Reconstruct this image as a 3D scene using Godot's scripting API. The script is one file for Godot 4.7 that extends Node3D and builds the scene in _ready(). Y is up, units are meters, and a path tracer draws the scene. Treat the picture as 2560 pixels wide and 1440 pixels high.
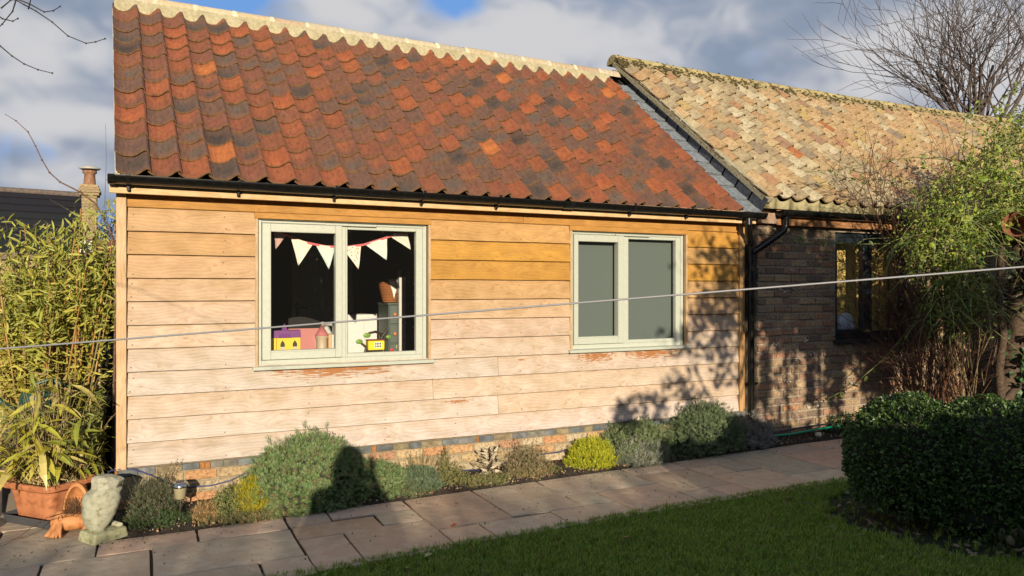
extends Node3D

var rng := RandomNumberGenerator.new()
var counts := {}
var M := {}
var noise := FastNoiseLite.new()

# ---------------------------------------------------------------- mesh builder
class MB:
	var v := PackedVector3Array()
	var n := PackedVector3Array()
	var c := PackedColorArray()
	var u := PackedVector2Array()
	var col := Color.WHITE
	var xf := Transform3D.IDENTITY
	func p(a: Vector3, nn: Vector3, uv := Vector2.ZERO, cc = null) -> void:
		v.append(xf * a)
		n.append((xf.basis * nn).normalized())
		c.append(col if cc == null else cc)
		u.append(uv)
	func tri(a: Vector3, b: Vector3, d: Vector3) -> void:      # counter-clockwise seen from outside
		var nn := (b - a).cross(d - a).normalized()
		p(a, nn); p(d, nn); p(b, nn)
	func quad(a: Vector3, b: Vector3, d: Vector3, e: Vector3) -> void:
		tri(a, b, d); tri(a, d, e)
	func quad_out(a: Vector3, b: Vector3, d: Vector3, e: Vector3, out: Vector3) -> void:
		if (b - a).cross(d - a).dot(out) < 0.0: quad(a, e, d, b)
		else: quad(a, b, d, e)
	func tri_out(a: Vector3, b: Vector3, d: Vector3, out: Vector3) -> void:
		if (b - a).cross(d - a).dot(out) < 0.0: tri(a, d, b)
		else: tri(a, b, d)
	func box(lo: Vector3, hi: Vector3) -> void:
		var a := [Vector3(lo.x, lo.y, lo.z), Vector3(hi.x, lo.y, lo.z), Vector3(hi.x, hi.y, lo.z), Vector3(lo.x, hi.y, lo.z), Vector3(lo.x, lo.y, hi.z), Vector3(hi.x, lo.y, hi.z), Vector3(hi.x, hi.y, hi.z), Vector3(lo.x, hi.y, hi.z)]
		quad(a[4], a[5], a[6], a[7]); quad(a[1], a[0], a[3], a[2]); quad(a[5], a[1], a[2], a[6]); quad(a[0], a[4], a[7], a[3]); quad(a[7], a[6], a[2], a[3]); quad(a[0], a[1], a[5], a[4])
	func cbox(lo: Vector3, hi: Vector3, ch: float) -> void:      # box with chamfered edges, 44 triangles
		var o := (lo + hi) * 0.5
		var h := (hi - lo) * 0.5
		var q := func(s: Vector3, axis: int) -> Vector3:
			var r := h - Vector3.ONE * ch
			r[axis] = h[axis]
			return o + r * s
		for ax in 3:
			var b1 := (ax + 1) % 3
			var b2 := (ax + 2) % 3
			for sg in [-1.0, 1.0]:
				var s := [Vector3.ONE, Vector3.ONE, Vector3.ONE, Vector3.ONE]
				var k := [[-1, -1], [1, -1], [1, 1], [-1, 1]]
				for i in 4:
					s[i][ax] = sg; s[i][b1] = k[i][0]; s[i][b2] = k[i][1]
				var out := Vector3.ZERO; out[ax] = sg
				quad_out(q.call(s[0], ax), q.call(s[1], ax), q.call(s[2], ax), q.call(s[3], ax), out)
			for s1 in [-1.0, 1.0]:
				for s2 in [-1.0, 1.0]:
					var e0 := Vector3.ONE; e0[ax] = -1; e0[b1] = s1; e0[b2] = s2
					var e1 := e0; e1[ax] = 1
					var out2 := Vector3.ZERO; out2[b1] = s1; out2[b2] = s2
					quad_out(q.call(e0, b1), q.call(e1, b1), q.call(e1, b2), q.call(e0, b2), out2)
		for sx in [-1.0, 1.0]:
			for sy in [-1.0, 1.0]:
				for sz in [-1.0, 1.0]:
					var s3 := Vector3(sx, sy, sz)
					tri_out(q.call(s3, 0), q.call(s3, 1), q.call(s3, 2), s3)
	# rows of points; outside is (along a row) x (to the next row)
	func grid(rows: Array, wrap := false, cols := [], uvs := []) -> void:
		var nr := rows.size()
		var nc: int = rows[0].size()
		var nrm := []
		for i in nr:
			var line := PackedVector3Array()
			for j in nc:
				var j0 := (j - 1 + nc) % nc if wrap else maxi(j - 1, 0)
				var j1 := (j + 1) % nc if wrap else mini(j + 1, nc - 1)
				var i0 := maxi(i - 1, 0)
				var i1 := mini(i + 1, nr - 1)
				var nn: Vector3 = (rows[i][j1] - rows[i][j0]).cross(rows[i1][j] - rows[i0][j])
				line.append(nn.normalized() if nn.length() > 1e-12 else Vector3.UP)
			nrm.append(line)
		for i in nr - 1:
			for j in (nc if wrap else nc - 1):
				var k := (j + 1) % nc
				for t in [[i, j], [i + 1, k], [i, k], [i, j], [i + 1, j], [i + 1, k]]:
					p(rows[t[0]][t[1]], nrm[t[0]][t[1]], uvs[t[0]][t[1]] if uvs else Vector2.ZERO, cols[t[0]][t[1]] if cols else null)
	func tube(pts: Array, r0: float, r1: float, sides := 6, caps := false, radii := []) -> void:
		var rows := []
		var nn := Vector3.ZERO
		for i in pts.size():
			var t: Vector3 = (pts[mini(i + 1, pts.size() - 1)] - pts[maxi(i - 1, 0)])
			if t.length() < 1e-9: t = Vector3.UP
			t = t.normalized()
			if i == 0:
				nn = t.cross(Vector3.RIGHT if absf(t.x) < 0.8 else Vector3.UP).normalized()
			nn = (nn - t * nn.dot(t)).normalized()
			var b := t.cross(nn)
			var r: float = radii[i] if radii else lerpf(r0, r1, float(i) / maxf(1.0, pts.size() - 1))
			var row := PackedVector3Array()
			for j in sides:
				var a := TAU * j / sides
				row.append(pts[i] + (nn * cos(a) + b * sin(a)) * r)
			rows.append(row)
		grid(rows, true)
		if caps:
			fan(rows[0], pts[0] - pts[1]); fan(rows[-1], pts[-1] - pts[-2])
	func fan(ring: PackedVector3Array, out: Vector3) -> void:
		var o := Vector3.ZERO
		for q in ring: o += q
		o /= ring.size()
		for j in ring.size():
			tri_out(o, ring[j], ring[(j + 1) % ring.size()], out)
	func lathe(prof: Array, sides := 20, o := Vector3.ZERO) -> void:
		var rows := []
		for q in prof:
			var row := PackedVector3Array()
			for j in sides:
				var a := TAU * j / sides
				row.append(o + Vector3(q.x * cos(a), q.y, -q.x * sin(a)))
			rows.append(row)
		grid(rows, true)
	func ball(o: Vector3, r: Vector3, seg := 12) -> void:
		var rows := []
		for i in range(0, seg / 2 + 1):
			var t := -PI / 2 + PI * i / (seg / 2)
			var row := PackedVector3Array()
			for j in seg:
				var a := TAU * j / seg
				row.append(o + Vector3(cos(t) * cos(a) * r.x, sin(t) * r.y, -cos(t) * sin(a) * r.z))
			rows.append(row)
		grid(rows, true)
	func mesh() -> ArrayMesh:
		var a := []
		a.resize(Mesh.ARRAY_MAX)
		a[Mesh.ARRAY_VERTEX] = v; a[Mesh.ARRAY_NORMAL] = n; a[Mesh.ARRAY_COLOR] = c; a[Mesh.ARRAY_TEX_UV] = u
		var m := ArrayMesh.new()
		m.add_surface_from_arrays(Mesh.PRIMITIVE_TRIANGLES, a)
		return m

# ---------------------------------------------------------------- nodes
func numbered(parent: Node, called: String) -> String:
	var key := str(parent.get_instance_id()) + called
	counts[key] = counts.get(key, -1) + 1
	return called if counts[key] == 0 else "%s_%03d" % [called, counts[key]]

func obj(called: String, mb, m: Material, parent: Node = self) -> MeshInstance3D:
	var o := MeshInstance3D.new()
	o.mesh = mb.mesh() if mb is MB else mb
	o.material_override = m
	o.name = numbered(parent, called)
	parent.add_child(o, true)
	return o

func tag(o: Node, label: String, category: String, group := "", kind := "") -> Node:
	o.set_meta("label", label)
	if category: o.set_meta("category", category)
	if group: o.set_meta("group", group)
	if kind: o.set_meta("kind", kind)
	return o

func thing(called: String, label: String, category: String, at := Vector3.ZERO, group := "") -> Node3D:
	var o := Node3D.new()
	o.name = numbered(self, called)
	add_child(o, true)
	o.position = at
	tag(o, label, category, group)
	return o

func stuff(o: Node) -> Node:
	o.set_meta("kind", "stuff")
	return o

func instances(called: String, mesh: Mesh, m: Material, xfs: Array, cols: Array, parent: Node = self) -> MultiMeshInstance3D:
	var mm := MultiMesh.new()
	mm.transform_format = MultiMesh.TRANSFORM_3D
	mm.use_colors = true
	mm.mesh = mesh
	mm.instance_count = xfs.size()
	for i in xfs.size():
		mm.set_instance_transform(i, xfs[i])
		mm.set_instance_color(i, cols[i])
	var o := MultiMeshInstance3D.new()
	o.multimesh = mm
	o.material_override = m
	o.name = numbered(parent, called)
	parent.add_child(o, true)
	stuff(o)
	return o

# ---------------------------------------------------------------- materials
func ntex(sd: int, freq: float, ramp: Array, oct := 4, size := 512, bump := 0.0, type := FastNoiseLite.TYPE_SIMPLEX_SMOOTH, warp := 0.0) -> NoiseTexture2D:
	var f := FastNoiseLite.new()
	f.seed = sd; f.noise_type = type; f.frequency = freq; f.fractal_octaves = oct; f.fractal_gain = 0.55
	if warp > 0.0:
		f.domain_warp_enabled = true; f.domain_warp_amplitude = warp; f.domain_warp_frequency = freq * 0.7
	var t := NoiseTexture2D.new()
	t.width = size; t.height = size; t.seamless = true; t.noise = f
	if bump > 0.0:
		t.as_normal_map = true; t.bump_strength = bump
	elif ramp:
		var g := Gradient.new()
		g.offsets = PackedFloat32Array(ramp.map(func(e): return e[0]))
		g.colors = PackedColorArray(ramp.map(func(e): return e[1]))
		t.color_ramp = g
	return t

func lin(r: float, g: float, b: float) -> Color:       # real base colour -> albedo_color
	return Color(r, g, b).linear_to_srgb()

func mat(called: String, colr: Color, rough := 0.8, tex: Texture2D = null, tri := 0.0, nrm: Texture2D = null, nscale := 1.0, vcol := true) -> StandardMaterial3D:
	var m := StandardMaterial3D.new()
	m.resource_name = called
	m.albedo_color = colr
	m.roughness = rough
	m.vertex_color_use_as_albedo = vcol
	if tex: m.albedo_texture = tex
	if nrm:
		m.normal_enabled = true; m.normal_texture = nrm; m.normal_scale = nscale
	if tri > 0.0:
		m.uv1_triplanar = true; m.uv1_world_triplanar = true; m.uv1_scale = Vector3.ONE * tri
	M[called] = m
	return m

func grey(x: float, a := 1.0) -> Color: return Color(x, x, x, a)

func pick(list: Array): return list[rng.randi() % list.size()]

func jit(c: Color, k: float) -> Color:
	var f := 1.0 + rng.randf_range(-k, k)
	return Color(c.r * f * rng.randf_range(1 - k * .3, 1 + k * .3), c.g * f, c.b * f * rng.randf_range(1 - k * .3, 1 + k * .3))

func sstep(a: float, b: float, x: float) -> float:
	var t := clampf((x - a) / (b - a), 0, 1)
	return t * t * (3 - 2 * t)

func basis_y(d: Vector3, roll: float) -> Basis:           # y along d
	var x := d.cross(Vector3(0.31, 0.17, 0.93) if absf(d.z) < 0.8 else Vector3.RIGHT).normalized()
	return Basis(x, d, x.cross(d)).rotated(d, roll)

func rdir() -> Vector3:
	var y := rng.randf_range(-1, 1)
	var a := rng.randf() * TAU
	return Vector3(cos(a) * sqrt(1 - y * y), y, sin(a) * sqrt(1 - y * y))

# wood: 2 m x 0.5 m of grain with knots, near white so that the board's own colour shows
func wood_texture() -> ImageTexture:
	var w := 1024
	var h := 512
	var f := FastNoiseLite.new(); f.seed = 11; f.frequency = 1.0; f.fractal_octaves = 3
	var r2 := RandomNumberGenerator.new(); r2.seed = 5
	var knots := []
	for i in 24:
		knots.append([r2.randf() * 2.0, r2.randf() * 0.5, r2.randf_range(0.004, 0.011), r2.randf_range(0.4, 1.0)])
	var data := PackedByteArray(); data.resize(w * h * 3)
	var at := 0
	for y in h:
		var ym := 0.5 * y / h
		for x in w:
			var xm := 2.0 * x / w
			var a := TAU * x / w
			var cx := cos(a) * 0.32
			var cz := sin(a) * 0.32
			var g := ym * 44.0 + 2.0 * f.get_noise_3d(cx * 1.5, cz * 1.5, ym * 2.2)
			var dark := 0.0
			var pale := 0.0
			for k in knots:
				var dx: float = absf(xm - k[0]); dx = minf(dx, 2.0 - dx)
				if dx > 0.25: continue
				var dy: float = ym - k[1]
				var q: float = dx * dx / 0.006 + dy * dy / 0.0009
				if q < 6.0:
					var e := exp(-q)
					g += 2.4 * k[3] * e * signf(dy) * (1.0 - exp(-dy * dy / 0.00004))
					pale += 0.6 * exp(-(dx * dx / 0.0006 + dy * dy / 0.0012)) * k[3]
					dark += exp(-(dx * dx * 0.35 + dy * dy * 1.6) / (k[2] * k[2])) * (k[3] - 0.25)
			var s := fposmod(g, 1.0)
			var ring := s * s * (1.0 if s < 0.9 else (1.0 - s) * 10.0)
			var fib := f.get_noise_3d(cx * 22.0, cz * 22.0, ym * 240.0)
			var blot := f.get_noise_3d(cx * 5.0 + 9.0, cz * 5.0, ym * 9.0)
			var t := 0.945 - 0.075 * ring + 0.06 * fib + 0.085 * blot + 0.12 * pale
			var dk := clampf(dark * 0.30, 0, 0.34)
			data[at] = int(clampf((t - dk * 0.75) * 255, 0, 255))
			data[at + 1] = int(clampf((t - 0.035 * ring - 0.02 * maxf(-blot, 0) - dk) * 255, 0, 255))
			data[at + 2] = int(clampf((t - 0.06 * ring - 0.09 * maxf(-blot, 0) - dk * 1.1) * 255, 0, 255))
			at += 3
	return ImageTexture.create_from_image(Image.create_from_data(w, h, false, Image.FORMAT_RGB8, data))

# a rusty run mark: irregular, longest along x
func stain_texture() -> ImageTexture:
	var im := Image.create(256, 64, false, Image.FORMAT_RGBA8)
	var f := FastNoiseLite.new(); f.seed = 3; f.frequency = 0.03; f.fractal_octaves = 4
	for y in 64:
		for x in 256:
			var t := x / 255.0
			var k := f.get_noise_2d(x * 0.7, y * 3.2) * 1.3 + 0.80 * sin(t * PI) - absf(y / 64.0 - 0.25) * 1.25 + 0.25 * f.get_noise_2d(x * 3.0, 7)
			im.set_pixel(x, y, Color(0.64, 0.41, 0.19, clampf(k * 1.7 - 0.15, 0, 0.72)))
	return ImageTexture.create_from_image(im)

# clouds and air
func sky_texture() -> ImageTexture:
	var w := 1536
	var h := 768
	var f := FastNoiseLite.new(); f.seed = 21; f.frequency = 1.0; f.fractal_octaves = 5; f.fractal_gain = 0.5
	var g := FastNoiseLite.new(); g.seed = 4; g.frequency = 1.0; g.fractal_octaves = 3
	var data := PackedFloat32Array(); data.resize(w * h * 3)
	var at := 0
	# banks of cloud: azimuth (degrees from -z towards +x), elevation, half width, half height, lightness
	var banks := [[-6.0, 15.3, 3.6, 1.5, 0.42], [-5.0, 10.6, 4.0, 1.4, 0.50], [-3.5, 7.0, 3.5, 1.1, 0.42], [13.5, 20.3, 4.5, 2.0, 0.62], [29.5, 18.3, 7.0, 1.9, 0.8], [26.0, 16.2, 4.0, 1.4, 0.6], [35.5, 16.2, 3.0, 1.0, 0.35], [57.0, 15.0, 8.0, 6.0, 0.42], [66.0, 9.0, 14.0, 7.0, 0.45], [-28.0, 14.0, 14.0, 7.0, 0.5], [95.0, 22.0, 18.0, 9.0, 0.5], [150.0, 30.0, 30.0, 12.0, 0.5], [-110.0, 26.0, 30.0, 12.0, 0.5]]
	var gaps := [[4.6, 19.9, 3.8, 1.5, 1.25], [21.6, 20.9, 2.4, 1.5, 1.2], [0.5, 4.2, 8.0, 1.6, 0.5], [-7.0, 8.5, 2.0, 1.0, 0.4], [9.0, 26.0, 14.0, 3.5, 0.8], [-60.0, 30.0, 16.0, 7.0, 0.7], [120.0, 40.0, 22.0, 9.0, 0.7], [-150.0, 45.0, 20.0, 9.0, 0.7]]
	for y in h:
		var el := 90.0 - 180.0 * (y + 0.5) / h
		for x in w:
			var az := wrapf(360.0 * (x + 0.5) / w, -180.0, 180.0)
			if el < -3.0:
				data[at] = 0.10; data[at + 1] = 0.105; data[at + 2] = 0.10
				at += 3
				continue
			var ra := deg_to_rad(az)
			var re := deg_to_rad(maxf(el, 0.0))
			var d := Vector3(sin(ra) * cos(re), sin(re), -cos(ra) * cos(re))
			var q := d / (d.y + 0.22)
			var s := Vector3(q.x, q.z, 0) * 1.9
			var wob := g.get_noise_3d(d.x * 7, d.y * 11, d.z * 7)
			var big := f.get_noise_3d(d.x * 4.2 + 1.5, d.y * 8.0, d.z * 4.2)
			var fine := f.get_noise_3d(d.x * 11.0 + wob, d.y * 19.0, d.z * 11.0 + wob)
			var puff := 0.26 + 0.55 * big + 0.34 * fine
			for b in banks:
				var da: float = wrapf(az - b[0], -180, 180) / b[2]
				var de: float = (el - b[1]) / b[3]
				var k: float = da * da + de * de
				if k < 5.0: puff += b[4] * exp(-k * 0.9)
			var blue := 0.0
			for b in gaps:
				var da: float = wrapf(az - b[0], -180, 180) / b[2]
				var de: float = (el - b[1]) / b[3]
				var k: float = da * da + de * de
				if k < 5.0: blue = maxf(blue, b[4] * exp(-k * 0.8))
			blue = clampf(blue * 1.6 - 0.35 + 1.0 * fine - maxf(0, puff - 0.6) * 0.8, 0, 1)
			var base := Color(0.185, 0.225, 0.30).lerp(Color(0.195, 0.25, 0.35), sstep(-40, 10, -absf(az - 20.0)))
			base = base.lerp(Color(0.30, 0.36, 0.45), sstep(9, 0, el) * 0.6)
			var cl := sstep(0.12, 0.92, puff + 0.10 * fine)
			var c := base.lerp(Color(0.46, 0.46, 0.475), cl)
			c = c.lerp(Color(0.125, 0.265, 0.55), blue)
			data[at] = c.r; data[at + 1] = c.g; data[at + 2] = c.b
			at += 3
	return ImageTexture.create_from_image(Image.create_from_data(w, h, false, Image.FORMAT_RGBF, data.to_byte_array()))

func make_materials() -> void:
	var wood := wood_texture()
	mat("wood", Color.WHITE, 0.72, wood)
	mat("plain_wood", Color.WHITE, 0.75, ntex(2, 0.012, [[0.0, grey(0.78)], [1.0, grey(1.0)]], 4), 1.3)
	var clay_n := ntex(7, 0.05, [], 4, 512, 5.0)
	mat("clay", Color.WHITE, 0.82, ntex(8, 0.018, [[0.15, Color(0.70, 0.69, 0.68)], [0.42, Color(0.92, 0.91, 0.90)], [0.75, Color(1, 1, 1)]], 5), 2.2, clay_n, 0.6)
	M.clay.uv1_scale = Vector3(3.4, 1.3, 1.3)
	mat("old_clay", Color.WHITE, 0.92, ntex(9, 0.022, [[0.16, Color(0.40, 0.36, 0.31)], [0.27, Color(0.84, 0.82, 0.78)], [0.55, Color(0.97, 0.95, 0.92)], [0.72, Color(1, 1, 0.97)]], 4), 1.5, ntex(10, 0.06, [], 5, 512, 8.0), 1.0)
	mat("mortar", Color.WHITE, 0.95, ntex(12, 0.03, [[0.1, Color(0.84, 0.81, 0.72)], [0.5, Color(0.96, 0.95, 0.92)], [0.9, Color(1, 1, 1)]], 5), 1.4, ntex(13, 0.03, [], 5, 512, 6.0), 0.7)
	mat("brick", Color.WHITE, 0.93, ntex(14, 0.03, [[0.12, Color(0.68, 0.64, 0.60)], [0.4, Color(0.90, 0.88, 0.86)], [0.68, Color(1, 1, 1)], [0.86, Color(1, 0.98, 0.93)]], 4), 1.8, ntex(15, 0.035, [], 4, 512, 6.0), 0.6)
	mat("stone", Color.WHITE, 0.72, ntex(16, 0.006, [[0.0, Color(0.86, 0.84, 0.81)], [0.35, Color(0.94, 0.92, 0.89)], [0.5, Color(1.0, 0.98, 0.95)], [0.62, Color(0.95, 0.90, 0.86)], [1.0, Color(1.0, 0.97, 0.94)]], 5, 512, 0.0, FastNoiseLite.TYPE_SIMPLEX_SMOOTH, 60.0), 0.7, ntex(17, 0.02, [], 5, 512, 4.0), 0.55)
	mat("concrete", Color.WHITE, 0.93, ntex(18, 0.022, [[0.10, Color(0.62, 0.62, 0.52)], [0.38, Color(0.90, 0.90, 0.85)], [0.8, Color(1, 1, 1)]], 4), 1.7, ntex(19, 0.04, [], 4, 512, 4.0), 0.5)
	mat("soil", Color.WHITE, 0.97, ntex(20, 0.04, [[0.15, grey(0.45)], [0.5, grey(0.8)], [0.85, grey(1.0)]], 5), 1.5, ntex(21, 0.06, [], 5, 512, 12.0), 1.0)
	mat("paint", Color.WHITE, 0.42, ntex(22, 0.02, [[0.0, grey(0.95)], [1.0, grey(1.0)]], 3), 2.0)
	mat("matt", Color.WHITE, 0.85)
	mat("gloss_black", Color.WHITE, 0.22, ntex(33, 0.02, [[0.2, grey(0.75)], [0.8, grey(1.0)]], 4), 1.5)
	mat("plastic", Color.WHITE, 0.45)
	mat("terracotta", Color.WHITE, 0.68, ntex(23, 0.014, [[0.12, Color(0.66, 0.62, 0.58)], [0.4, Color(0.92, 0.90, 0.88)], [0.7, Color(1, 1, 1)], [0.92, Color(1.0, 0.98, 0.96)]], 5), 1.6, ntex(24, 0.04, [], 4, 512, 3.0), 0.5)
	mat("lead", Color.WHITE, 0.5, ntex(25, 0.02, [[0.15, grey(0.66)], [0.6, grey(0.95)], [0.9, grey(1.0)]], 5, 512, 0.0, FastNoiseLite.TYPE_SIMPLEX_SMOOTH, 30.0), 2.0, ntex(26, 0.012, [], 3, 512, 5.0), 0.8)
	mat("steel", Color.WHITE, 0.18)
	M.steel.metallic = 1.0
	mat("slate", Color.WHITE, 0.85, ntex(27, 0.02, [[0.1, grey(0.7)], [0.9, grey(1.0)]], 4), 1.0)
	mat("bark", Color.WHITE, 0.9, ntex(28, 0.02, [[0.1, grey(0.55)], [0.9, grey(1.0)]], 5), 2.0, ntex(29, 0.04, [], 4, 512, 10.0), 1.0)
	mat("cloth", Color.WHITE, 0.95)
	mat("leaf", Color.WHITE, 0.55)
	M.leaf.backlight_enabled = true
	M.leaf.backlight = Color(0.5, 0.5, 0.42)
	mat("fine_leaf", Color.WHITE, 0.8)
	mat("gloss_leaf", Color.WHITE, 0.42)
	mat("grass", Color.WHITE, 0.6)
	M.grass.backlight_enabled = true
	M.grass.backlight = Color(0.5, 0.5, 0.4)
	var gl := mat("glass", Color(1, 1, 1, 0.004), 0.0, null, 0.0, null, 1.0, false)
	gl.transparency = BaseMaterial3D.TRANSPARENCY_ALPHA
	gl.roughness = 0.01
	var st := mat("stain", Color.WHITE, 0.8, stain_texture(), 0.0, null, 1.0, false)
	st.transparency = BaseMaterial3D.TRANSPARENCY_ALPHA

func _ready() -> void:
	rng.seed = 1234
	noise.seed = 77
	noise.frequency = 1.0
	var cam := Camera3D.new()
	cam.name = "camera"
	cam.position = Vector3(0.0996, 1.6, 5.974)
	cam.rotation_degrees = Vector3(0, -25.92, 0)
	cam.fov = 41.51
	cam.near = 0.05
	cam.far = 600
	add_child(cam)
	cam.current = true
	var env := Environment.new()
	env.background_mode = Environment.BG_SKY
	env.tonemap_mode = Environment.TONE_MAPPER_LINEAR
	env.tonemap_exposure = 1.36
	env.sdfgi_enabled = true; env.ssao_enabled = true; env.ssil_enabled = true
	var sky := Sky.new()
	var pano := PanoramaSkyMaterial.new()
	pano.panorama = sky_texture()
	sky.sky_material = pano
	env.sky = sky
	var we := WorldEnvironment.new()
	we.name = "air"
	we.environment = env
	add_child(we)
	var sun := DirectionalLight3D.new()
	sun.name = "sun"
	add_child(sun)
	sun.look_at_from_position(Vector3.ZERO, Vector3(0.2315, -0.2255, -0.9463))
	sun.light_energy = 1.6
	sun.light_color = Color(1.0, 0.925, 0.81)
	sun.light_angular_distance = 0.5
	sun.shadow_enabled = true
	make_materials()
	build_ground()
	build_timber_house()
	build_brick_house()
	build_background()
	build_room()
	build_ornaments()
	build_bed()
	build_bamboo()
	build_hedge()
	build_climber()
	build_overhead()
	build_behind()

# ---------------------------------------------------------------- ground, path, lawn
func z_bed(x: float) -> float:
	return lerpf(0.54, 0.24, clampf((x - 0.4) / 6.0, 0, 1)) + 0.02 * noise.get_noise_1d(x * 1.5)

func z_lawn(x: float) -> float:
	return lerpf(1.60, 1.44, clampf((x - 0.6) / 3.0, 0, 1)) + 0.012 * noise.get_noise_1d(x * 3.0 + 40)

func flag_mesh(x0: float, x1: float, z0a: float, z0b: float, z1a: float, z1b: float, c: Color) -> ArrayMesh:
	var b := MB.new()
	b.col = c
	var j := func() -> float: return rng.randf_range(-0.003, 0.003)
	var o := Vector3((x0 + x1) / 2, 0, (z0a + z1b) / 2)
	# uneven outline with a few points along each side, a rounded arris and a slightly dished top
	var ring := PackedVector3Array()
	var g := 0.0025
	var cs := [Vector3(x0 + g, 0, z1a - g), Vector3(x1 - g, 0, z1b - g), Vector3(x1 - g, 0, z0b + g), Vector3(x0 + g, 0, z0a + g)]
	for i in 4:
		for k in 3:
			var q: Vector3 = cs[i].lerp(cs[(i + 1) % 4], k / 3.0)
			ring.append(q + Vector3(j.call(), 0, j.call()) - o)
	var rows := []
	for lv in [[1.0, -0.05], [1.0, -0.008], [0.991, 0.0], [0.5, 0.0012]]:
		var row := PackedVector3Array()
		for q in ring:
			var s: float = lv[0]
			row.append(Vector3(q.x * s, lv[1] + rng.randf_range(-0.0008, 0.0008), q.z * s))
		rows.append(row)
	b.grid(rows, true)
	b.fan(rows[-1], Vector3.UP)
	return b.mesh()

func build_ground() -> void:
	var b := MB.new()
	b.col = Color(0.05, 0.06, 0.022)
	b.quad(Vector3(-300, -0.06, 300), Vector3(300, -0.06, 300), Vector3(300, -0.06, -300), Vector3(-300, -0.06, -300))
	tag(obj("ground", b, M.soil), "dark garden soil running on under and beyond the lawn", "", "", "structure")
	b = MB.new()                                             # sandy bed under the flags
	b.col = Color(0.055, 0.046, 0.034)
	b.quad(Vector3(-6, -0.014, 1.62), Vector3(9, -0.014, 1.5), Vector3(9, -0.014, -3), Vector3(-6, -0.014, -3))
	var pv: Node3D = tag(obj("path", b, M.soil), "path of pale pink and grey sandstone flags along the border", "", "", "structure")
	var cols := [Color(0.49, 0.405, 0.33), Color(0.52, 0.43, 0.345), Color(0.455, 0.395, 0.33), Color(0.50, 0.385, 0.305), Color(0.465, 0.42, 0.345)]
	# x from, x to, back edge (left, right), front edge (left, right); -1 in the back edge: follow the border
	var fl := [
		[-0.15, 0.415, -1, 0.80], [0.425, 0.975, -1, 0.775], [-0.42, 0.14, 0.825, 1.66], [0.15, 0.98, 0.80, 1.34], [0.15, 0.705, 1.35, 1.68], [0.715, 0.985, 1.345, 1.66],
		[0.99, 1.27, -1, 0.745], [1.28, 1.85, -1, 0.70], [0.99, 1.555, 0.755, 1.035], [1.57, 1.85, 0.705, 0.985], [0.99, 1.272, 1.045, 1.63], [1.282, 1.855, 1.0, 1.60],
		[1.862, 2.425, -1, 1.225], [1.862, 2.147, 1.24, 1.56], [2.157, 2.715, 1.225, 1.55], [2.435, 3.015, -1, 1.18], [3.025, 3.88, -1, 0.88], [3.025, 3.285, 0.893, 1.178],
		[3.295, 3.875, 0.893, 1.52], [2.725, 3.288, 1.192, 1.53], [3.89, 4.44, -1, 0.595], [3.885, 4.435, 0.60, 1.165], [3.885, 4.175, 1.178, 1.52], [4.185, 4.435, 1.175, 1.51],
		[4.45, 5.045, -1, 0.57], [4.45, 4.765, 0.585, 0.868], [4.775, 5.045, 0.58, 0.862], [4.45, 5.05, 0.88, 1.50], [5.06, 5.605, -1, 1.155], [5.06, 5.6, 1.168, 1.50],
		[5.615, 6.18, -1, 0.555], [5.615, 6.4, 0.57, 1.15], [5.61, 6.2, 1.165, 1.50], [6.19, 6.53, -1, 0.545], [6.41, 7.1, 0.56, 1.15], [6.21, 7.0, 1.165, 1.5], [6.54, 7.15, -1, 0.545], [7.16, 7.9, -1, 0.9], [7.11, 7.9, 0.915, 1.5],
		[-0.72, -0.16, 0.03, 0.812], [-1.32, -0.735, -0.1, 0.50], [-1.32, -0.735, 0.512, 1.1], [-0.985, -0.43, 1.115, 1.68], [-0.725, -0.43, 0.825, 1.1], [-1.6, -0.995, 1.115, 1.68], [-0.95, -0.3, -0.70, 0.015], [-1.6, -0.965, -0.75, -0.115], [-0.29, -0.08, -0.55, 0.015], [-1.1, -0.35, -1.4, -0.715], [-1.8, -1.115, -1.45, -0.765], [-1.95, -1.335, -0.1, 0.6], [-1.95, -1.335, 0.615, 1.1],
	]
	for e in fl:
		var za: float = z_bed(e[0]) if e[2] == -1 else e[2]
		var zb: float = z_bed(e[1]) if e[2] == -1 else e[2]
		var m := flag_mesh(e[0], e[1], za, zb, e[3], e[3], jit(cols[rng.randi() % 5] if e[0] > -0.4 else Color(0.44, 0.40, 0.335), 0.13))
		var o := obj("flagstone", m, M.stone, pv)
		o.position = Vector3((e[0] + e[1]) / 2, rng.randf_range(-0.0008, 0.0008), (za + e[3]) / 2)
		o.rotation = Vector3(rng.randf_range(-0.0012, 0.0012), 0, rng.randf_range(-0.0012, 0.0012))
	# border soil, lumpy
	b = MB.new()
	b.col = Color(0.062, 0.046, 0.032)
	var rows := []
	for k in 9:
		var row := PackedVector3Array()
		for i in 150:
			var x := lerpf(0.01, 8.6, i / 149.0)
			var z := lerpf(z_bed(x) - 0.006, 0.0, k / 8.0)
			row.append(Vector3(x, -0.03 if k == 0 else 0.012 + 0.05 * k / 8.0 + 0.018 * noise.get_noise_2d(x * 14, z * 14), z))
		rows.append(row)
	b.grid(rows)
	tag(obj("border_soil", b, M.soil), "narrow strip of dark soil along the foot of the walls", "", "", "structure")
	# pebbles and bits on the soil
	var pb := MB.new()
	pb.ball(Vector3.ZERO, Vector3(1, 0.6, 0.8), 6)
	var xfs := []
	var cl := []
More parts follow.
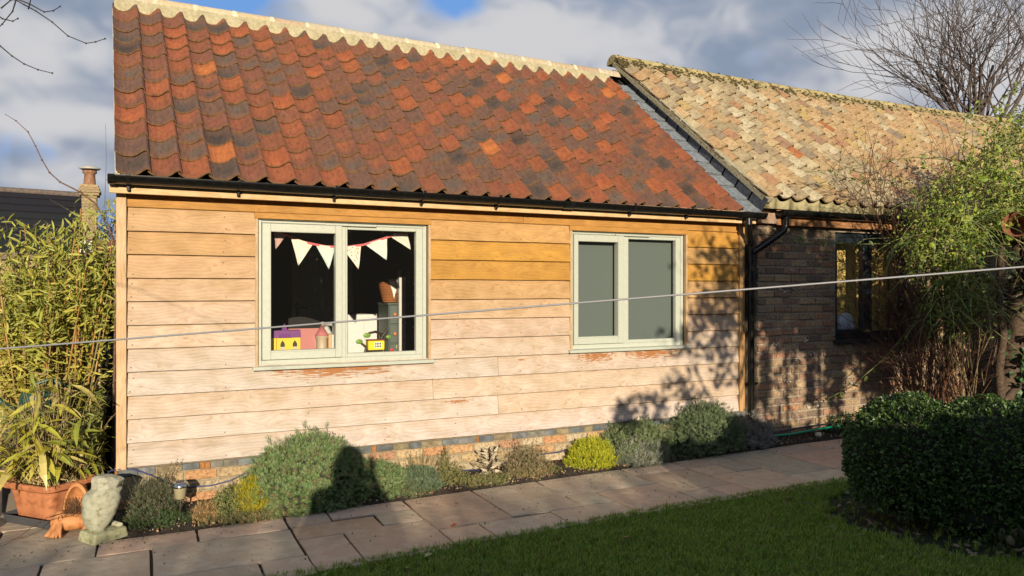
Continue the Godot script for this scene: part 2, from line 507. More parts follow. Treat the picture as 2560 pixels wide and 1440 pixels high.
	for i in 900:
		var x := rng.randf_range(0.05, 6.8)
		var z := lerpf(z_bed(x) - 0.01, 0.03, pow(rng.randf(), 1.6))
		xfs.append(Transform3D(Basis.from_euler(rdir() * 2).scaled(Vector3.ONE * rng.randf_range(0.004, 0.012)), Vector3(x, 0.024 + 0.04 * (1 - z / z_bed(x)), z)))
		cl.append(jit(pick([Color(0.30, 0.20, 0.11), Color(0.16, 0.11, 0.07), Color(0.38, 0.30, 0.19), Color(0.25, 0.12, 0.06)]), 0.3))
	tag(instances("gravel", pb.mesh(), M.matt, xfs, cl), "small stones and bark bits scattered over the border soil", "gravel")
	# lawn: soil sheet and blades
	b = MB.new()
	b.col = Color(0.03, 0.05, 0.012)
	rows = []
	for k in 2:
		var row := PackedVector3Array()
		for i in 60:
			var x := lerpf(-6.0, 9.0, i / 59.0)
			row.append(Vector3(x, -0.022, 15.0 if k == 0 else z_lawn(x)))
		rows.append(row)
	b.grid(rows)
	tag(obj("lawn", b, M.soil), "ground of the lawn in front of the path", "", "", "structure")
	var tufts := []
	for t in 3:
		var g := MB.new()
		for i in 9:
			var a := rng.randf() * TAU
			var base := Vector3(rng.randf_range(-0.012, 0.012), 0, rng.randf_range(-0.012, 0.012))
			var hgt := rng.randf_range(0.026, 0.052)
			var lean := Vector3(cos(a), 0, sin(a)) * rng.randf_range(0.006, 0.03)
			var sd := Vector3(-sin(a), 0, cos(a)) * rng.randf_range(0.0011, 0.0019)
			var mid := base + lean * 0.35 + Vector3.UP * hgt * 0.62
			var tip := base + lean + Vector3.UP * hgt
			g.col = grey(rng.randf_range(0.8, 1.2))
			g.quad(base - sd, base + sd, mid + sd * 0.8, mid - sd * 0.8)
			g.tri(mid - sd * 0.8, mid + sd * 0.8, tip)
		tufts.append(g.mesh())
	var f := Vector3(0.437, 0, -0.899)
	var rt := Vector3(0.899, 0, 0.437)
	var c0 := Vector3(0.0996, 0, 5.974)
	for t in 3:
		xfs = []; cl = []
		var made := 0
		while made < 13000:
			var x := rng.randf_range(-1.6, 6.2)
			var z := rng.randf_range(1.4, 5.0)
			if z < z_lawn(x) - 0.004: continue
			var rel := Vector3(x, 0, z) - c0
			var dep := rel.dot(f)
			if dep < 3.6 or absf(rel.dot(rt)) > 0.85 * dep: continue
			made += 1
			# the soil under the hedge stays bare
			var hd := Vector2((x - 5.05) / 0.64, (z - 2.55) / 0.82).length() + 0.2 * noise.get_noise_2d(x * 4, z * 4)
			if hd < 1.0 and rng.randf() > 0.04: continue
			var patch := noise.get_noise_2d(x * 2.2, z * 2.2) * 0.5 + noise.get_noise_2d(x * 9, z * 9) * 0.5
			var s := rng.randf_range(0.75, 1.25) * (1.0 + 0.25 * patch)
			xfs.append(Transform3D(Basis(Vector3.UP, rng.randf() * TAU).scaled(Vector3(s, s * rng.randf_range(0.8, 1.1), s)), Vector3(x, -0.022, z)))
			var gc := Color(0.15, 0.275, 0.020).lerp(Color(0.235, 0.30, 0.038), clampf(0.4 + 0.8 * patch, 0, 1))
			if rng.randf() < 0.05: gc = Color(0.20, 0.16, 0.07)
			cl.append(jit(gc, 0.22))
		tag(instances("grass", tufts[t], M.grass, xfs, cl), "short green lawn grass in front of the path", "grass", "lawn grass")
	xfs = []; cl = []
	for i in 700:                                               # clover and other weeds in the lawn
		var x := rng.randf_range(-0.5, 5.6)
		var z := rng.randf_range(1.5, 4.2)
		if z < z_lawn(x) + 0.02 or noise.get_noise_2d(x * 3.0 + 60, z * 3.0) < 0.05: continue
		xfs.append(Transform3D(Basis.from_euler(Vector3(rng.randf_range(-0.5, 0.5), rng.randf() * TAU, rng.randf_range(-0.5, 0.5))).scaled(Vector3.ONE * rng.randf_range(0.010, 0.024)), Vector3(x, rng.randf_range(0.0, 0.012), z)))
		cl.append(jit(Color(0.14, 0.24, 0.06), 0.3))
	var wd := MB.new()
	for k in 3: wd.ball(Vector3(cos(k * 2.1) * 0.5, 0, sin(k * 2.1) * 0.5), Vector3(0.5, 0.06, 0.42), 6)
	tag(instances("weeds", wd.mesh(), M.leaf, xfs, cl), "small clover leaves scattered through the lawn", "weeds")
	xfs = []; cl = []
	for i in 420:                                               # grit and crumbs of soil on the flags, thickest by the border and in the joints
		var x := rng.randf_range(-1.2, 7.0)
		var z := z_bed(x) + 0.02 + pow(rng.randf(), 2.5) * 1.05
		xfs.append(Transform3D(Basis.from_euler(rdir() * 2).scaled(Vector3.ONE * rng.randf_range(0.0025, 0.007)), Vector3(x, 0.004, z)))
		cl.append(jit(pick([Color(0.09, 0.06, 0.04), Color(0.22, 0.15, 0.09), Color(0.13, 0.15, 0.06)]), 0.3))
	tag(instances("grit", pb.mesh(), M.matt, xfs, cl), "crumbs of soil and bits of leaf lying on the flags", "grit")
	# fallen leaves
	var lf := MB.new()
	for k in 5:
		var a := -1.3 + 2.6 * k / 4.0
		var d := Vector3(sin(a), 0.12 * (k % 2), cos(a))
		var sd := Vector3(d.z, 0, -d.x) * 0.22
		lf.tri(Vector3.ZERO, d * 0.55 + sd, d)
		lf.tri(Vector3.ZERO, d, d * 0.55 - sd)
	var lm := lf.mesh()
	var spots := [[Vector3(4.0, 0.03, 2.75), 0.05, Color(0.34, 0.20, 0.10), "brown curled fallen leaf on the lawn nearest the hedge"], [Vector3(2.86, 0.02, 1.95), 0.028, Color(0.33, 0.19, 0.07), "small tan fallen leaf on the lawn near the path edge"], [Vector3(3.78, 0.02, 3.15), 0.035, Color(0.40, 0.36, 0.16), "pale thin fallen leaf on the lawn standing on end"], [Vector3(1.62, 0.02, 1.72), 0.03, Color(0.36, 0.40, 0.20), "pale green fallen leaf on the lawn edge by the path"], [Vector3(1.98, 0.006, 1.22), 0.03, Color(0.36, 0.08, 0.035), "small red fallen leaf in a joint of the path"], [Vector3(1.72, 0.008, 0.47), 0.022, Color(0.5, 0.42, 0.27), "tiny cream fallen leaf on the path edge by the border"]]
	for s in spots:
		var q := MB.new()
		q.v = lf.v.duplicate(); q.n = lf.n.duplicate(); q.u = lf.u.duplicate()
		for i in q.v.size(): q.c.append(s[2])
		var o: MeshInstance3D = tag(obj("fallen_leaf", q, M.leaf), s[3], "leaf", "fallen leaves")
		o.transform = Transform3D(Basis.from_euler(Vector3(rng.randf_range(-0.4, 0.2), rng.randf() * TAU, rng.randf_range(-0.4, 0.4))).scaled(Vector3.ONE * s[1]), s[0])
	xfs = []; cl = []
	for i in 420:
		var a := rng.randf() * TAU
		var rr := sqrt(rng.randf())
		var q := Vector3(4.95 + cos(a) * rr * 0.85, rng.randf_range(-0.012, 0.012), 2.45 + sin(a) * rr * 1.0)
		xfs.append(Transform3D(Basis.from_euler(Vector3(rng.randf_range(-0.5, 0.5), rng.randf() * TAU, rng.randf_range(-0.5, 0.5))).scaled(Vector3.ONE * rng.randf_range(0.015, 0.034)), q))
		cl.append(jit(pick([Color(0.10, 0.075, 0.05), Color(0.20, 0.16, 0.11), Color(0.06, 0.05, 0.035), Color(0.10, 0.12, 0.06)]), 0.3))
	tag(instances("leaf_litter", lm, M.leaf, xfs, cl), "brown dead leaves lying on bare soil under the clipped bush", "leaves")

# ---------------------------------------------------------------- roofs
const TILE := [[-0.07, 0.034], [0.05, 0.017], [0.18, 0.004], [0.36, 0.0], [0.54, 0.005], [0.68, 0.021], [0.80, 0.044], [0.90, 0.057], [0.98, 0.056], [1.035, 0.034]]

func pantile(w: float, l: float, c_mid: Color, c_edge: Color, c_lip: Color, r: RandomNumberGenerator, split := 0.5) -> ArrayMesh:
	var b := MB.new()
	var rows := []
	var cols := []
	var th := 0.013
	var ax := r.randf_range(0.2, 0.7)
	var az := r.randf_range(0.4, 0.9)
	var bend := r.randf_range(-0.003, 0.003)
	for z in [0.0, 0.3, split + 0.12, 0.86, 1.0]:
		var row := PackedVector3Array()
		var cr := PackedColorArray()
		for e in TILE:
			row.append(Vector3(e[0] * w, e[1] + bend * z, z * l))
			var k := exp(-pow((e[0] - ax) / 0.42, 2) - pow((z - az) / 0.34, 2))
			var cc := c_edge.lerp(c_mid, k)
			if z == 1.0: cc = cc.lerp(c_lip, 0.16)
			cr.append(cc)
		rows.append(row); cols.append(cr)
	rows.reverse(); cols.reverse()          # row order: from the lower lip upwards, so that outside is up
	b.grid(rows, false, cols)
	b.col = c_lip
	for j in TILE.size() - 1:
		var a: Vector3 = rows[0][j]
		var q: Vector3 = rows[0][j + 1]
		b.quad(a - Vector3(0, th, 0), q - Vector3(0, th, 0), q, a)
	b.col = c_edge
	for i in rows.size() - 1:
		var a: Vector3 = rows[i][-1]
		var q: Vector3 = rows[i + 1][-1]
		b.quad(a - Vector3(0, th, 0), q - Vector3(0, th, 0), q, a)
	b.col = c_edge
	var a0: Vector3 = rows[0][0]
	var a1: Vector3 = rows[-1][0]
	b.quad(a1 - Vector3(0, th, 0), a0 - Vector3(0, th, 0), a0, a1)
	return b.mesh()

# point on a roof plane: e0..e1 along the eaves, r0..r1 along the ridge; k column position 0..1, t 0 at the ridge and 1 at the eaves
func on_roof(q: Array, k: float, t: float) -> Vector3:
	return (q[2] as Vector3).lerp(q[3], k).lerp((q[0] as Vector3).lerp(q[1], k), t)

# lays the tiles as children of roof: the first 300 by how large they show, the rest as one part
func lay_tiles(roof: Node3D, q: Array, ncol: int, first_t: float, meshes: Array, m: Material, choose: Callable, gauge: float, tl: float, jitter: float, sag: Callable) -> void:
	var list := []
	for c in ncol:
		for r in 30:
			var k0 := float(c) / ncol
			var top := on_roof(q, k0, 0.0)
			var bot := on_roof(q, k0, 1.0)
			var len := top.distance_to(bot)
			var s1 := len - r * gauge
			if s1 < first_t: break
			var s0 := maxf(s1 - tl, 0.015)
			var dz := (bot - top).normalized()
			var dx := (on_roof(q, 1, 0.5) - on_roof(q, 0, 0.5)).normalized()
			var w := on_roof(q, float(c + 1) / ncol, s1 / len).distance_to(on_roof(q, k0, s1 / len))
			var ny := dz.cross(dx).normalized()
			var lift := 0.021 * (s1 - s0) / tl
			var zz := (dz * (s1 - s0) + ny * lift)
			var o: Vector3 = top + dz * s0 + ny * (0.004 + rng.randf_range(0, jitter)) + Vector3.UP * sag.call(k0, s1 / len)
			var bs := Basis(dx * (w / 0.2), ny, zz / tl)
			bs = bs * Basis.from_euler(Vector3(rng.randf_range(-1, 1) * jitter * 1.5, rng.randf_range(-1, 1) * jitter * 3, rng.randf_range(-1, 1) * jitter * 3))
			var xf := Transform3D(bs, o + dx * rng.randf_range(-1, 1) * jitter * 0.6 + dz * rng.randf_range(-1, 1) * jitter * 1.2)
			list.append([o.distance_to(Vector3(0.1, 1.6, 5.97)), xf, choose.call(c, r)])
	list.sort_custom(func(a, b): return a[0] < b[0])
	var rest := SurfaceTool.new()
	var more := 0
	for i in list.size():
		if i < 300:
			var o := obj("tile", meshes[list[i][2]], m, roof)
			o.transform = list[i][1]
		else:
			rest.append_from(meshes[list[i][2]], 0, list[i][1])
			more += 1
	if more: stuff(obj("tile", rest.commit(), m, roof))

# ---------------------------------------------------------------- the new timber building
const ROW := 0.1655
const Y0 := 0.346

func board(parent: Node3D, x0: float, x1: float, y0: float, y1: float, zt: float, zb: float) -> void:
	var b := MB.new()
	var xm := (x0 + x1) / 2
	var ym := (y0 + y1) / 2
	# weathering: bleached below, still orange under the eaves and further to the right
	var warm := clampf(sstep(0.98, 1.92, ym) * lerpf(0.66, 1.08, sstep(0.4, 2.2, xm)) + rng.randf_range(-0.05, 0.08) + 0.10 * sstep(2.6, 5.5, xm), 0, 1)
	var c := Color(0.51, 0.455, 0.41).lerp(Color(0.435, 0.228, 0.032), warm)
	c = jit(c, 0.08)
	if rng.randf() < 0.3: c = c.lerp(Color(0.50, 0.37, 0.24), 0.35)
	b.col = c
	var uo := Vector2(rng.randf(), rng.randf_range(0.0, 0.62))
	var n := maxi(2, int((x1 - x0) / 0.15))
	var wob := rng.randf() * 50
	var rows := [PackedVector3Array(), PackedVector3Array(), PackedVector3Array(), PackedVector3Array()]
	var uvs := [PackedVector2Array(), PackedVector2Array(), PackedVector2Array(), PackedVector2Array()]
	for i in n + 1:
		var x := lerpf(x0, x1, float(i) / n)
		var dy := 0.0042 * noise.get_noise_1d(x * 1.3 + wob)
		var dz := 0.0016 * noise.get_noise_1d(x * 0.9 + wob + 9)
		var lv := [[y0 + dy, zb - 0.014], [y0 + dy, zb - 0.002 + dz], [y0 + 0.004 + dy, zb + dz], [y1 + 0.012, zt]]
		for k in 4:
			rows[k].append(Vector3(x, lv[k][0], lv[k][1]))
			uvs[k].append(Vector2(x / 2.0, -lv[k][0] / 0.5) + uo + Vector2(0, y0 / 0.5 + 0.36))
	var lowc := PackedColorArray(); var topc := PackedColorArray()
	for i in n + 1:
		lowc.append(c); topc.append(c.lerp(Color(0.50, 0.28, 0.10), 0.16 + 0.14 * noise.get_noise_1d(i * 0.7 + wob)))
	b.grid([rows[2], rows[3]], false, [lowc, topc], [uvs[2], uvs[3]])
	b.grid([rows[0], rows[1], rows[2]], false, [], [uvs[0], uvs[1], uvs[2]])
	for sx in [0, n]:                       # end grain
		b.quad_out(rows[0][sx], rows[2][sx], rows[3][sx], Vector3(rows[3][sx].x, rows[3][sx].y, 0.002), Vector3.LEFT if sx == 0 else Vector3.RIGHT)
	obj("board", b, M.wood, parent)

func wood_bar(parent: Node3D, called: String, lo: Vector3, hi: Vector3, c: Color, ch := 0.003, up := false) -> MeshInstance3D:
	var b := MB.new()
	b.col = c
	b.cbox(lo, hi, ch)
	var uo := Vector2(rng.randf(), rng.randf())
	for i in b.v.size():
		var q := b.v[i]
		b.u[i] = uo + (Vector2(q.y / 2.0, (q.x + q.z) / 0.5) if up else Vector2(q.x / 2.0, (q.y + q.z) / 0.5))
	return obj(called, b, M.wood, parent)

func bar(parent: Node3D, called: String, lo: Vector3, hi: Vector3, c: Color, m: Material, ch := 0.003) -> MeshInstance3D:
	var b := MB.new()
	b.col = c
	b.cbox(lo, hi, ch)
	return obj(called, b, m, parent)

# four mitred members round an opening, one mesh
func frame(parent: Node3D, called: String, x0: float, x1: float, y0: float, y1: float, w: Array, z0: float, z1: float, c: Color, m: Material) -> MeshInstance3D:
	var b := MB.new()
	b.col = c
	b.cbox(Vector3(x0, y0, z0), Vector3(x0 + w[0], y1, z1), 0.003)
	b.cbox(Vector3(x1 - w[1], y0, z0), Vector3(x1, y1, z1), 0.003)
	b.cbox(Vector3(x0 + w[0] + 0.0004, y0, z0), Vector3(x1 - w[1] - 0.0004, y0 + w[2], z1 - 0.0015), 0.003)
	b.cbox(Vector3(x0 + w[0] + 0.0004, y1 - w[3], z0), Vector3(x1 - w[1] - 0.0004, y1, z1 - 0.0015), 0.003)
	return obj(called, b, m, parent)

func pane(parent: Node3D, x0: float, x1: float, y0: float, y1: float, z: float) -> void:
	var b := MB.new()
	b.quad(Vector3(x0, y0, z), Vector3(x1, y0, z), Vector3(x1, y1, z), Vector3(x0, y1, z))
	obj("pane", b, M.glass, parent)

func green_window(house: Node3D, x0: float, x1: float, y0: float, y1: float, sash_glass: Array, fix_glass: Array) -> Node3D:
	var win := Node3D.new()
	win.name = numbered(house, "window")
	house.add_child(win, true)
	var c := Color(0.425, 0.46, 0.40)
	frame(win, "frame", x0, x1, y0, y1, [0.026, 0.034, 0.04, 0.024], -0.075, -0.008, c, M.paint)
	var mx: float = (sash_glass[1] + fix_glass[0]) / 2
	bar(win, "mullion", Vector3(mx + 0.004, y0 + 0.04, -0.074), Vector3(fix_glass[0] - 0.014, y1 - 0.024, -0.011), c, M.paint)
	# opening light on the left, proud of the frame
	frame(win, "sash", x0 + 0.030, mx + 0.002, y0 + 0.044, y1 - 0.028, [sash_glass[0] - x0 - 0.030, mx + 0.002 - sash_glass[1], 0.068, 0.062], -0.066, 0.006, jit(c, 0.02), M.paint)
	frame(win, "glazing_bead", sash_glass[0] - 0.012, sash_glass[1] + 0.012, y0 + 0.100, y1 - 0.078, [0.013, 0.013, 0.013, 0.013], -0.03, 0.0085, c, M.paint)
	pane(win, sash_glass[0] - 0.005, sash_glass[1] + 0.005, y0 + 0.10, y1 - 0.08, -0.022)
	# fixed light
	frame(win, "glazing_bead", fix_glass[0] - 0.014, x1 - 0.034, y0 + 0.04, y1 - 0.024, [0.014, x1 - 0.034 - fix_glass[1], 0.03, 0.03], -0.06, -0.014, c, M.paint)
	pane(win, fix_glass[0] - 0.005, fix_glass[1] + 0.005, y0 + 0.06, y1 - 0.045, -0.046)
	bar(win, "trickle_vent", Vector3(lerpf(x0, x1, 0.375), y1 - 0.030, -0.006), Vector3(lerpf(x0, x1, 0.68), y1 - 0.012, 0.014), c, M.paint, 0.004)
	bar(win, "drip_bar", Vector3(x0 + 0.02, y1 - 0.005, -0.01), Vector3(x1 - 0.02, y1 + 0.004, 0.010), Color(0.10, 0.11, 0.08), M.paint, 0.002)
	# sill
	var b := MB.new()
	b.col = c
	b.xf = Transform3D(Basis(Vector3.RIGHT, 0.06), Vector3(0, y0 - 0.012, 0.02))
	b.cbox(Vector3(x0 - 0.045, -0.014, -0.09), Vector3(x1 + 0.045, 0.012, 0.045), 0.004)
	obj("sill", b, M.paint, win)
	return win

func build_timber_house() -> void:
	var h := thing("timber_house", "new timber clad garden building with red pantile roof and two sage green windows", "building")
	# core wall in pieces round the two openings
	var b := MB.new()
	b.col = Color(0.05, 0.05, 0.042)
	for e in [[-0.06, 0.875, 0.02, 2.42], [2.215, 3.60, 0.02, 2.42], [4.875, 5.62, 0.02, 2.42], [0.875, 2.215, 0.02, 1.0], [0.875, 2.215, 2.122, 2.42], [3.60, 4.875, 0.02, 1.03], [3.60, 4.875, 2.122, 2.42]]:
		b.box(Vector3(e[0], e[2], -0.15), Vector3(e[1], e[3], -0.004))
	b.box(Vector3(-0.06, 0.02, -4.9), Vector3(0.06, 2.42, -0.151))
	b.box(Vector3(5.55, 0.02, -4.9), Vector3(5.62, 2.42, -0.151))
	b.box(Vector3(0.061, 0.02, -4.9), Vector3(5.549, 2.42, -4.8))
	var wall := obj("wall", b, M.matt, h)
	# weatherboards
	var cuts := {0: [0.0, 5.555], 1: [0.0, 1.79, 5.555], 2: [0.0, 2.36, 5.555], 3: [0.0, 3.02, 5.555]}
	cuts[0] = [0.0, 1.33, 5.555]; cuts[1] = [0.0, 2.86, 5.555]; cuts[2] = [0.0, 2.265, 5.555]; cuts[3] = [0.0, 2.86, 5.555]
	for r in 11:
		var y0 := Y0 + r * ROW
		if r < 4:
			var c: Array = cuts[r]
			for i in c.size() - 1:
				board(wall, c[i] + (0.0015 if i else 0.0), c[i + 1] - 0.0015, y0, y0 + ROW, 0.006, 0.031)
		else:
			for e in [[0.0, 0.856], [2.240, 3.575], [4.905, 5.555]]:
				board(wall, e[0], e[1], y0, y0 + ROW, 0.006, 0.031)
	# short pieces under the second sill (it sits a little higher than the first)
	var orange := Color(0.43, 0.22, 0.05)
	var pale := Color(0.50, 0.37, 0.23)
	wood_bar(wall, "frieze_board", Vector3(0.0, 2.168, 0.003), Vector3(3.1, 2.30, 0.026), orange)
	wood_bar(wall, "frieze_board", Vector3(3.103, 2.166, 0.003), Vector3(5.555, 2.30, 0.0255), orange)
	for w in [[0.878, 2.222, 1.012], [3.597, 4.882, 1.04]]:      # linings beside and over the windows
		wood_bar(wall, "window_lining", Vector3(w[0] - 0.022, w[2] - 0.01, -0.06), Vector3(w[0] - 0.0005, 2.12, 0.030), pale.lerp(orange, 0.15), 0.002, true)
		wood_bar(wall, "window_lining", Vector3(w[1] + 0.0005, w[2] - 0.01, -0.06), Vector3(w[1] + 0.022, 2.12, 0.030), pale.lerp(orange, 0.2), 0.002, true)
		wood_bar(wall, "window_lining", Vector3(w[0] - 0.026, 2.1215, -0.06), Vector3(w[1] + 0.026, 2.1655, 0.029), orange, 0.002)
	wood_bar(wall, "corner_post", Vector3(-0.066, 0.335, 0.0), Vector3(-0.002, 2.262, 0.052), Color(0.54, 0.38, 0.22), 0.003, true)
	wood_bar(wall, "corner_post", Vector3(5.557, 0.346, 0.0), Vector3(5.603, 2.262, 0.045), orange.lerp(pale, 0.4), 0.003, true)
	wood_bar(wall, "corner_post", Vector3(5.604, 0.36, 0.0), Vector3(5.645, 2.262, 0.02), orange.lerp(pale, 0.3), 0.003, true)
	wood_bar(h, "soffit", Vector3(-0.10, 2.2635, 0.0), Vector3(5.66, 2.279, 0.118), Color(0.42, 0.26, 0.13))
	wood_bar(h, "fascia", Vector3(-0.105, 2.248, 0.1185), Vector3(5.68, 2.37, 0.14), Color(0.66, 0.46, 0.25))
	var nl := MB.new()                                           # nail heads
	nl.col = Color(0.10, 0.09, 0.08)
	for r in 11:
		for i in 10:
			var x := 0.03 + i * 0.61
			if r >= 4 and ((x > 0.83 and x < 2.26) or (x > 3.55 and x < 4.93)): continue
			if x > 5.54: continue
			for k in 2:
				var q := Vector3(x + rng.randf_range(-0.012, 0.012), Y0 + r * ROW + 0.03 + rng.randf_range(-0.006, 0.006), 0.0268)
				if k and rng.randf() < 0.6: continue
				if k: q.y += 0.09; q.z = 0.0138
				nl.box(q - Vector3(0.0042, 0.0036, 0.003), q + Vector3(0.0042, 0.0036, 0.0020))
	stuff(obj("nail_head", nl, M.matt, wall))
	# rusty runs below the sills
	for e in [[0.97, 2.0, 0.992, 0.10], [3.64, 4.08, 0.998, 0.09], [4.18, 4.84, 1.0, 0.085], [3.05, 3.2, 1.44, 0.03], [2.36, 2.62, 0.655, 0.028], [3.05, 3.13, 0.98, 0.025]]:
		var s := MB.new()
		s.xf = Transform3D.IDENTITY
		var k0 := rng.randf_range(0.0, 0.15)
		var zz := func(y: float) -> float: return lerpf(0.031, 0.006, fposmod(y - Y0, ROW) / ROW) + 0.0035
		var ya: float = e[2] - e[3]
		var yb: float = e[2]
		var a := Vector3(e[0], ya, zz.call(ya)); var q := Vector3(e[1], ya, zz.call(ya)); var cc := Vector3(e[1], yb, zz.call(yb)); var d := Vector3(e[0], yb, zz.call(yb))
		var nn := Vector3(0, 0.1, 1).normalized()
		for t in [[a, Vector2(k0, 1)], [cc, Vector2(0.98, 0)], [q, Vector2(0.98, 1)], [a, Vector2(k0, 1)], [d, Vector2(k0, 0)], [cc, Vector2(0.98, 0)]]:
			s.p(t[0], nn, t[1])
		obj("rust_stain", s, M.stain, wall)
	# plinth: mortar core, blue engineering slates on top, old red and yellow bricks
	b = MB.new()
	b.col = Color(0.30, 0.26, 0.19)
	b.box(Vector3(-0.075, -0.1, -0.2), Vector3(5.66, 0.345, -0.0045))
	b.box(Vector3(-0.0745, -0.1, -0.0044), Vector3(5.655, 0.338, 0.004))
	var pl := obj("plinth", b, M.mortar, h)
	var slate_c := [Color(0.15, 0.17, 0.185), Color(0.18, 0.195, 0.20), Color(0.22, 0.21, 0.175), Color(0.27, 0.22, 0.13), Color(0.14, 0.155, 0.17)]
	var x := -0.076
	while x < 5.62:
		var w := rng.randf_range(0.07, 0.21)
		var c: Color = jit(pick(slate_c), 0.12)
		if rng.randf() < 0.16: c = Color(0.36, 0.16, 0.05); w = rng.randf_range(0.02, 0.045)
		bar(pl, "slate", Vector3(x, 0.285 + rng.randf_range(-0.003, 0.003), -0.01), Vector3(minf(x + w, 5.65) - 0.002, 0.334, 0.022 + rng.randf_range(-0.002, 0.002)), c, M.slate, 0.003)
		x += w
	var bc := [Color(0.434, 0.245, 0.126), Color(0.441, 0.291, 0.160), Color(0.461, 0.358, 0.213), Color(0.394, 0.324, 0.206), Color(0.481, 0.391, 0.253), Color(0.328, 0.198, 0.123), Color(0.441, 0.331, 0.193), Color(0.421, 0.351, 0.233)]
	var bm := brick_meshes(bc, 0.212, 0.066)
	for r in 4:
		x = -0.075 + (0.11 if r % 2 else 0.0)
		while x < 5.6:
			var o := obj("brick", bm[rng.randi() % bm.size()], M.brick, pl)
			o.position = Vector3(x + 0.108, 0.243 - r * 0.080, 0.008 + rng.randf_range(-0.003, 0.004))
			o.rotation = Vector3(0, rng.randf_range(-0.008, 0.008), rng.randf_range(-0.012, 0.012))
			if x < 0.03: o.position.x = -0.075 + 0.054; o.scale.x = 0.5
			x += 0.226
	green_window(h, 0.880, 2.220, 1.012, 2.118, [0.972, 1.463], [1.560, 2.130])
	green_window(h, 3.599, 4.880, 1.040, 2.118, [3.672, 4.108], [4.236, 4.792])
	# gutter
	var gb := MB.new()
	gb.col = Color(0.010, 0.010, 0.011)
	var rows := []
	var prof := []
	for i in 13:
		var a := PI + PI * i / 12.0
		prof.append(Vector2(cos(a) * 0.056, sin(a) * 0.056 * 1.05))
	for i in range(12, -1, -1):
		var a := PI + PI * i / 12.0
		prof.append(Vector2(cos(a) * 0.0525, sin(a) * 0.0525 * 1.05))
	var gy := 2.362
	var gz := 0.199
	for xx in [-0.112, 5.73]:
		var row := PackedVector3Array()
		for q in prof: row.append(Vector3(xx, gy - 0.012 * (xx + 0.1) / 5.8 + q.y, gz + q.x))
		rows.append(row)
	gb.grid([rows[1], rows[0]], true)
	for xx in [-0.112, 5.73]:
		var ring := PackedVector3Array()
		for i in 13:
			var a := PI + PI * i / 12.0
			ring.append(Vector3(xx, gy - 0.012 * (xx + 0.1) / 5.8 + sin(a) * 0.0585, gz + cos(a) * 0.056))
		gb.fan(ring, Vector3(signf(xx), 0, 0))
	var gut := obj("gutter", gb, M.gloss_black, h)
	for e in [[0.011, 0.011], [0.722, 0.011], [1.414, 0.011], [2.114, 0.011], [2.776, 0.011], [3.452, 0.05], [4.127, 0.011], [4.779, 0.011], [-0.09, 0.02], [5.47, 0.07], [5.69, 0.035]]:
		var br := MB.new()
		br.col = Color(0.012, 0.012, 0.013)
		var rr := []
		for xx in [e[0] + e[1], e[0] - e[1]]:
			var row := PackedVector3Array()
			for i in 13:
				var a := PI + PI * i / 12.0
				row.append(Vector3(xx, gy - 0.012 * (e[0] + 0.1) / 5.8 + sin(a) * 0.0625, gz + cos(a) * 0.0605))
			rr.append(row)
		br.grid(rr)
		if e[1] < 0.012:
			br.cbox(Vector3(e[0] - 0.010, gy - 0.098, gz - 0.065), Vector3(e[0] + 0.010, gy - 0.058, gz - 0.02), 0.003)
			br.cbox(Vector3(e[0] - 0.012, gy - 0.01, gz + 0.052), Vector3(e[0] + 0.012, gy + 0.010, gz + 0.064), 0.003)
		obj("bracket" if e[1] < 0.03 else "union", br, M.gloss_black, gut)
	# downpipe with its swan neck
	var dp := MB.new()
	dp.col = Color(0.010, 0.010, 0.011)
	dp.tube([Vector3(5.52, 2.32, gz), Vector3(5.52, 2.24, gz), Vector3(5.535, 2.205, gz - 0.012), Vector3(5.65, 2.09, 0.085), Vector3(5.675, 2.05, 0.072), Vector3(5.68, 2.0, 0.07), Vector3(5.68, 0.06, 0.07)], 0.034, 0.034, 14)
	var pipe := obj("downpipe", dp, M.gloss_black, h)
	for yy in [2.26, 1.99, 1.90, 1.72]:
		var cl := MB.new()
		cl.col = Color(0.012, 0.012, 0.013)
		cl.tube([Vector3(5.52 if yy > 2.2 else 5.68, yy - 0.03, gz if yy > 2.2 else 0.07), Vector3(5.52 if yy > 2.2 else 5.68, yy + 0.03, gz if yy > 2.2 else 0.07)], 0.0405, 0.0405, 14, true)
		obj("collar", cl, M.gloss_black, pipe)
	for yy in [1.73, 0.62]:
		bar(pipe, "clip", Vector3(5.64, yy - 0.012, 0.0), Vector3(5.79, yy + 0.012, 0.055), Color(0.012, 0.012, 0.013), M.gloss_black)
	var bp := MB.new()                                            # branch from the neighbouring gutter
	bp.col = Color(0.010, 0.010, 0.011)
	bp.tube([Vector3(6.06, 2.34, 0.17), Vector3(6.06, 2.25, 0.165), Vector3(6.045, 2.20, 0.16), Vector3(6.0, 2.165, 0.15), Vector3(5.85, 2.065, 0.12), Vector3(5.74, 1.99, 0.09), Vector3(5.69, 1.955, 0.075)], 0.032, 0.034, 14)
	for k in 5:
		var a := Vector3(5.99, 2.158, 0.148).lerp(Vector3(5.78, 2.017, 0.10), 0.1 + k * 0.17)
		bp.tube([a, a + Vector3(-0.012, -0.008, -0.003)], 0.039, 0.039, 12, true)
	obj("branch_pipe", bp, M.gloss_black, pipe)
	# roof
	var nrm := Vector3(0, 0.777, 0.63)
	var d1 := nrm * 0.05
	var q := [Vector3(-0.055, 2.402, 0.15) - d1, Vector3(5.496, 2.374, 0.15) - d1, Vector3(-0.150, 4.388, -2.35) - d1, Vector3(5.526, 4.340, -2.35) - d1]
	b = MB.new()
	b.col = Color(0.06, 0.045, 0.035)
	var off := nrm * -0.012
	var th := nrm * -0.06
	var w2 := Vector3(0.24, 0, 0)
	var t0: Vector3 = q[0] + off + Vector3(0, 0.01, -0.015); var t1: Vector3 = q[1] + off + w2 + Vector3(0, 0.01, -0.015); var t2: Vector3 = q[3] + off + w2; var t3: Vector3 = q[2] + off
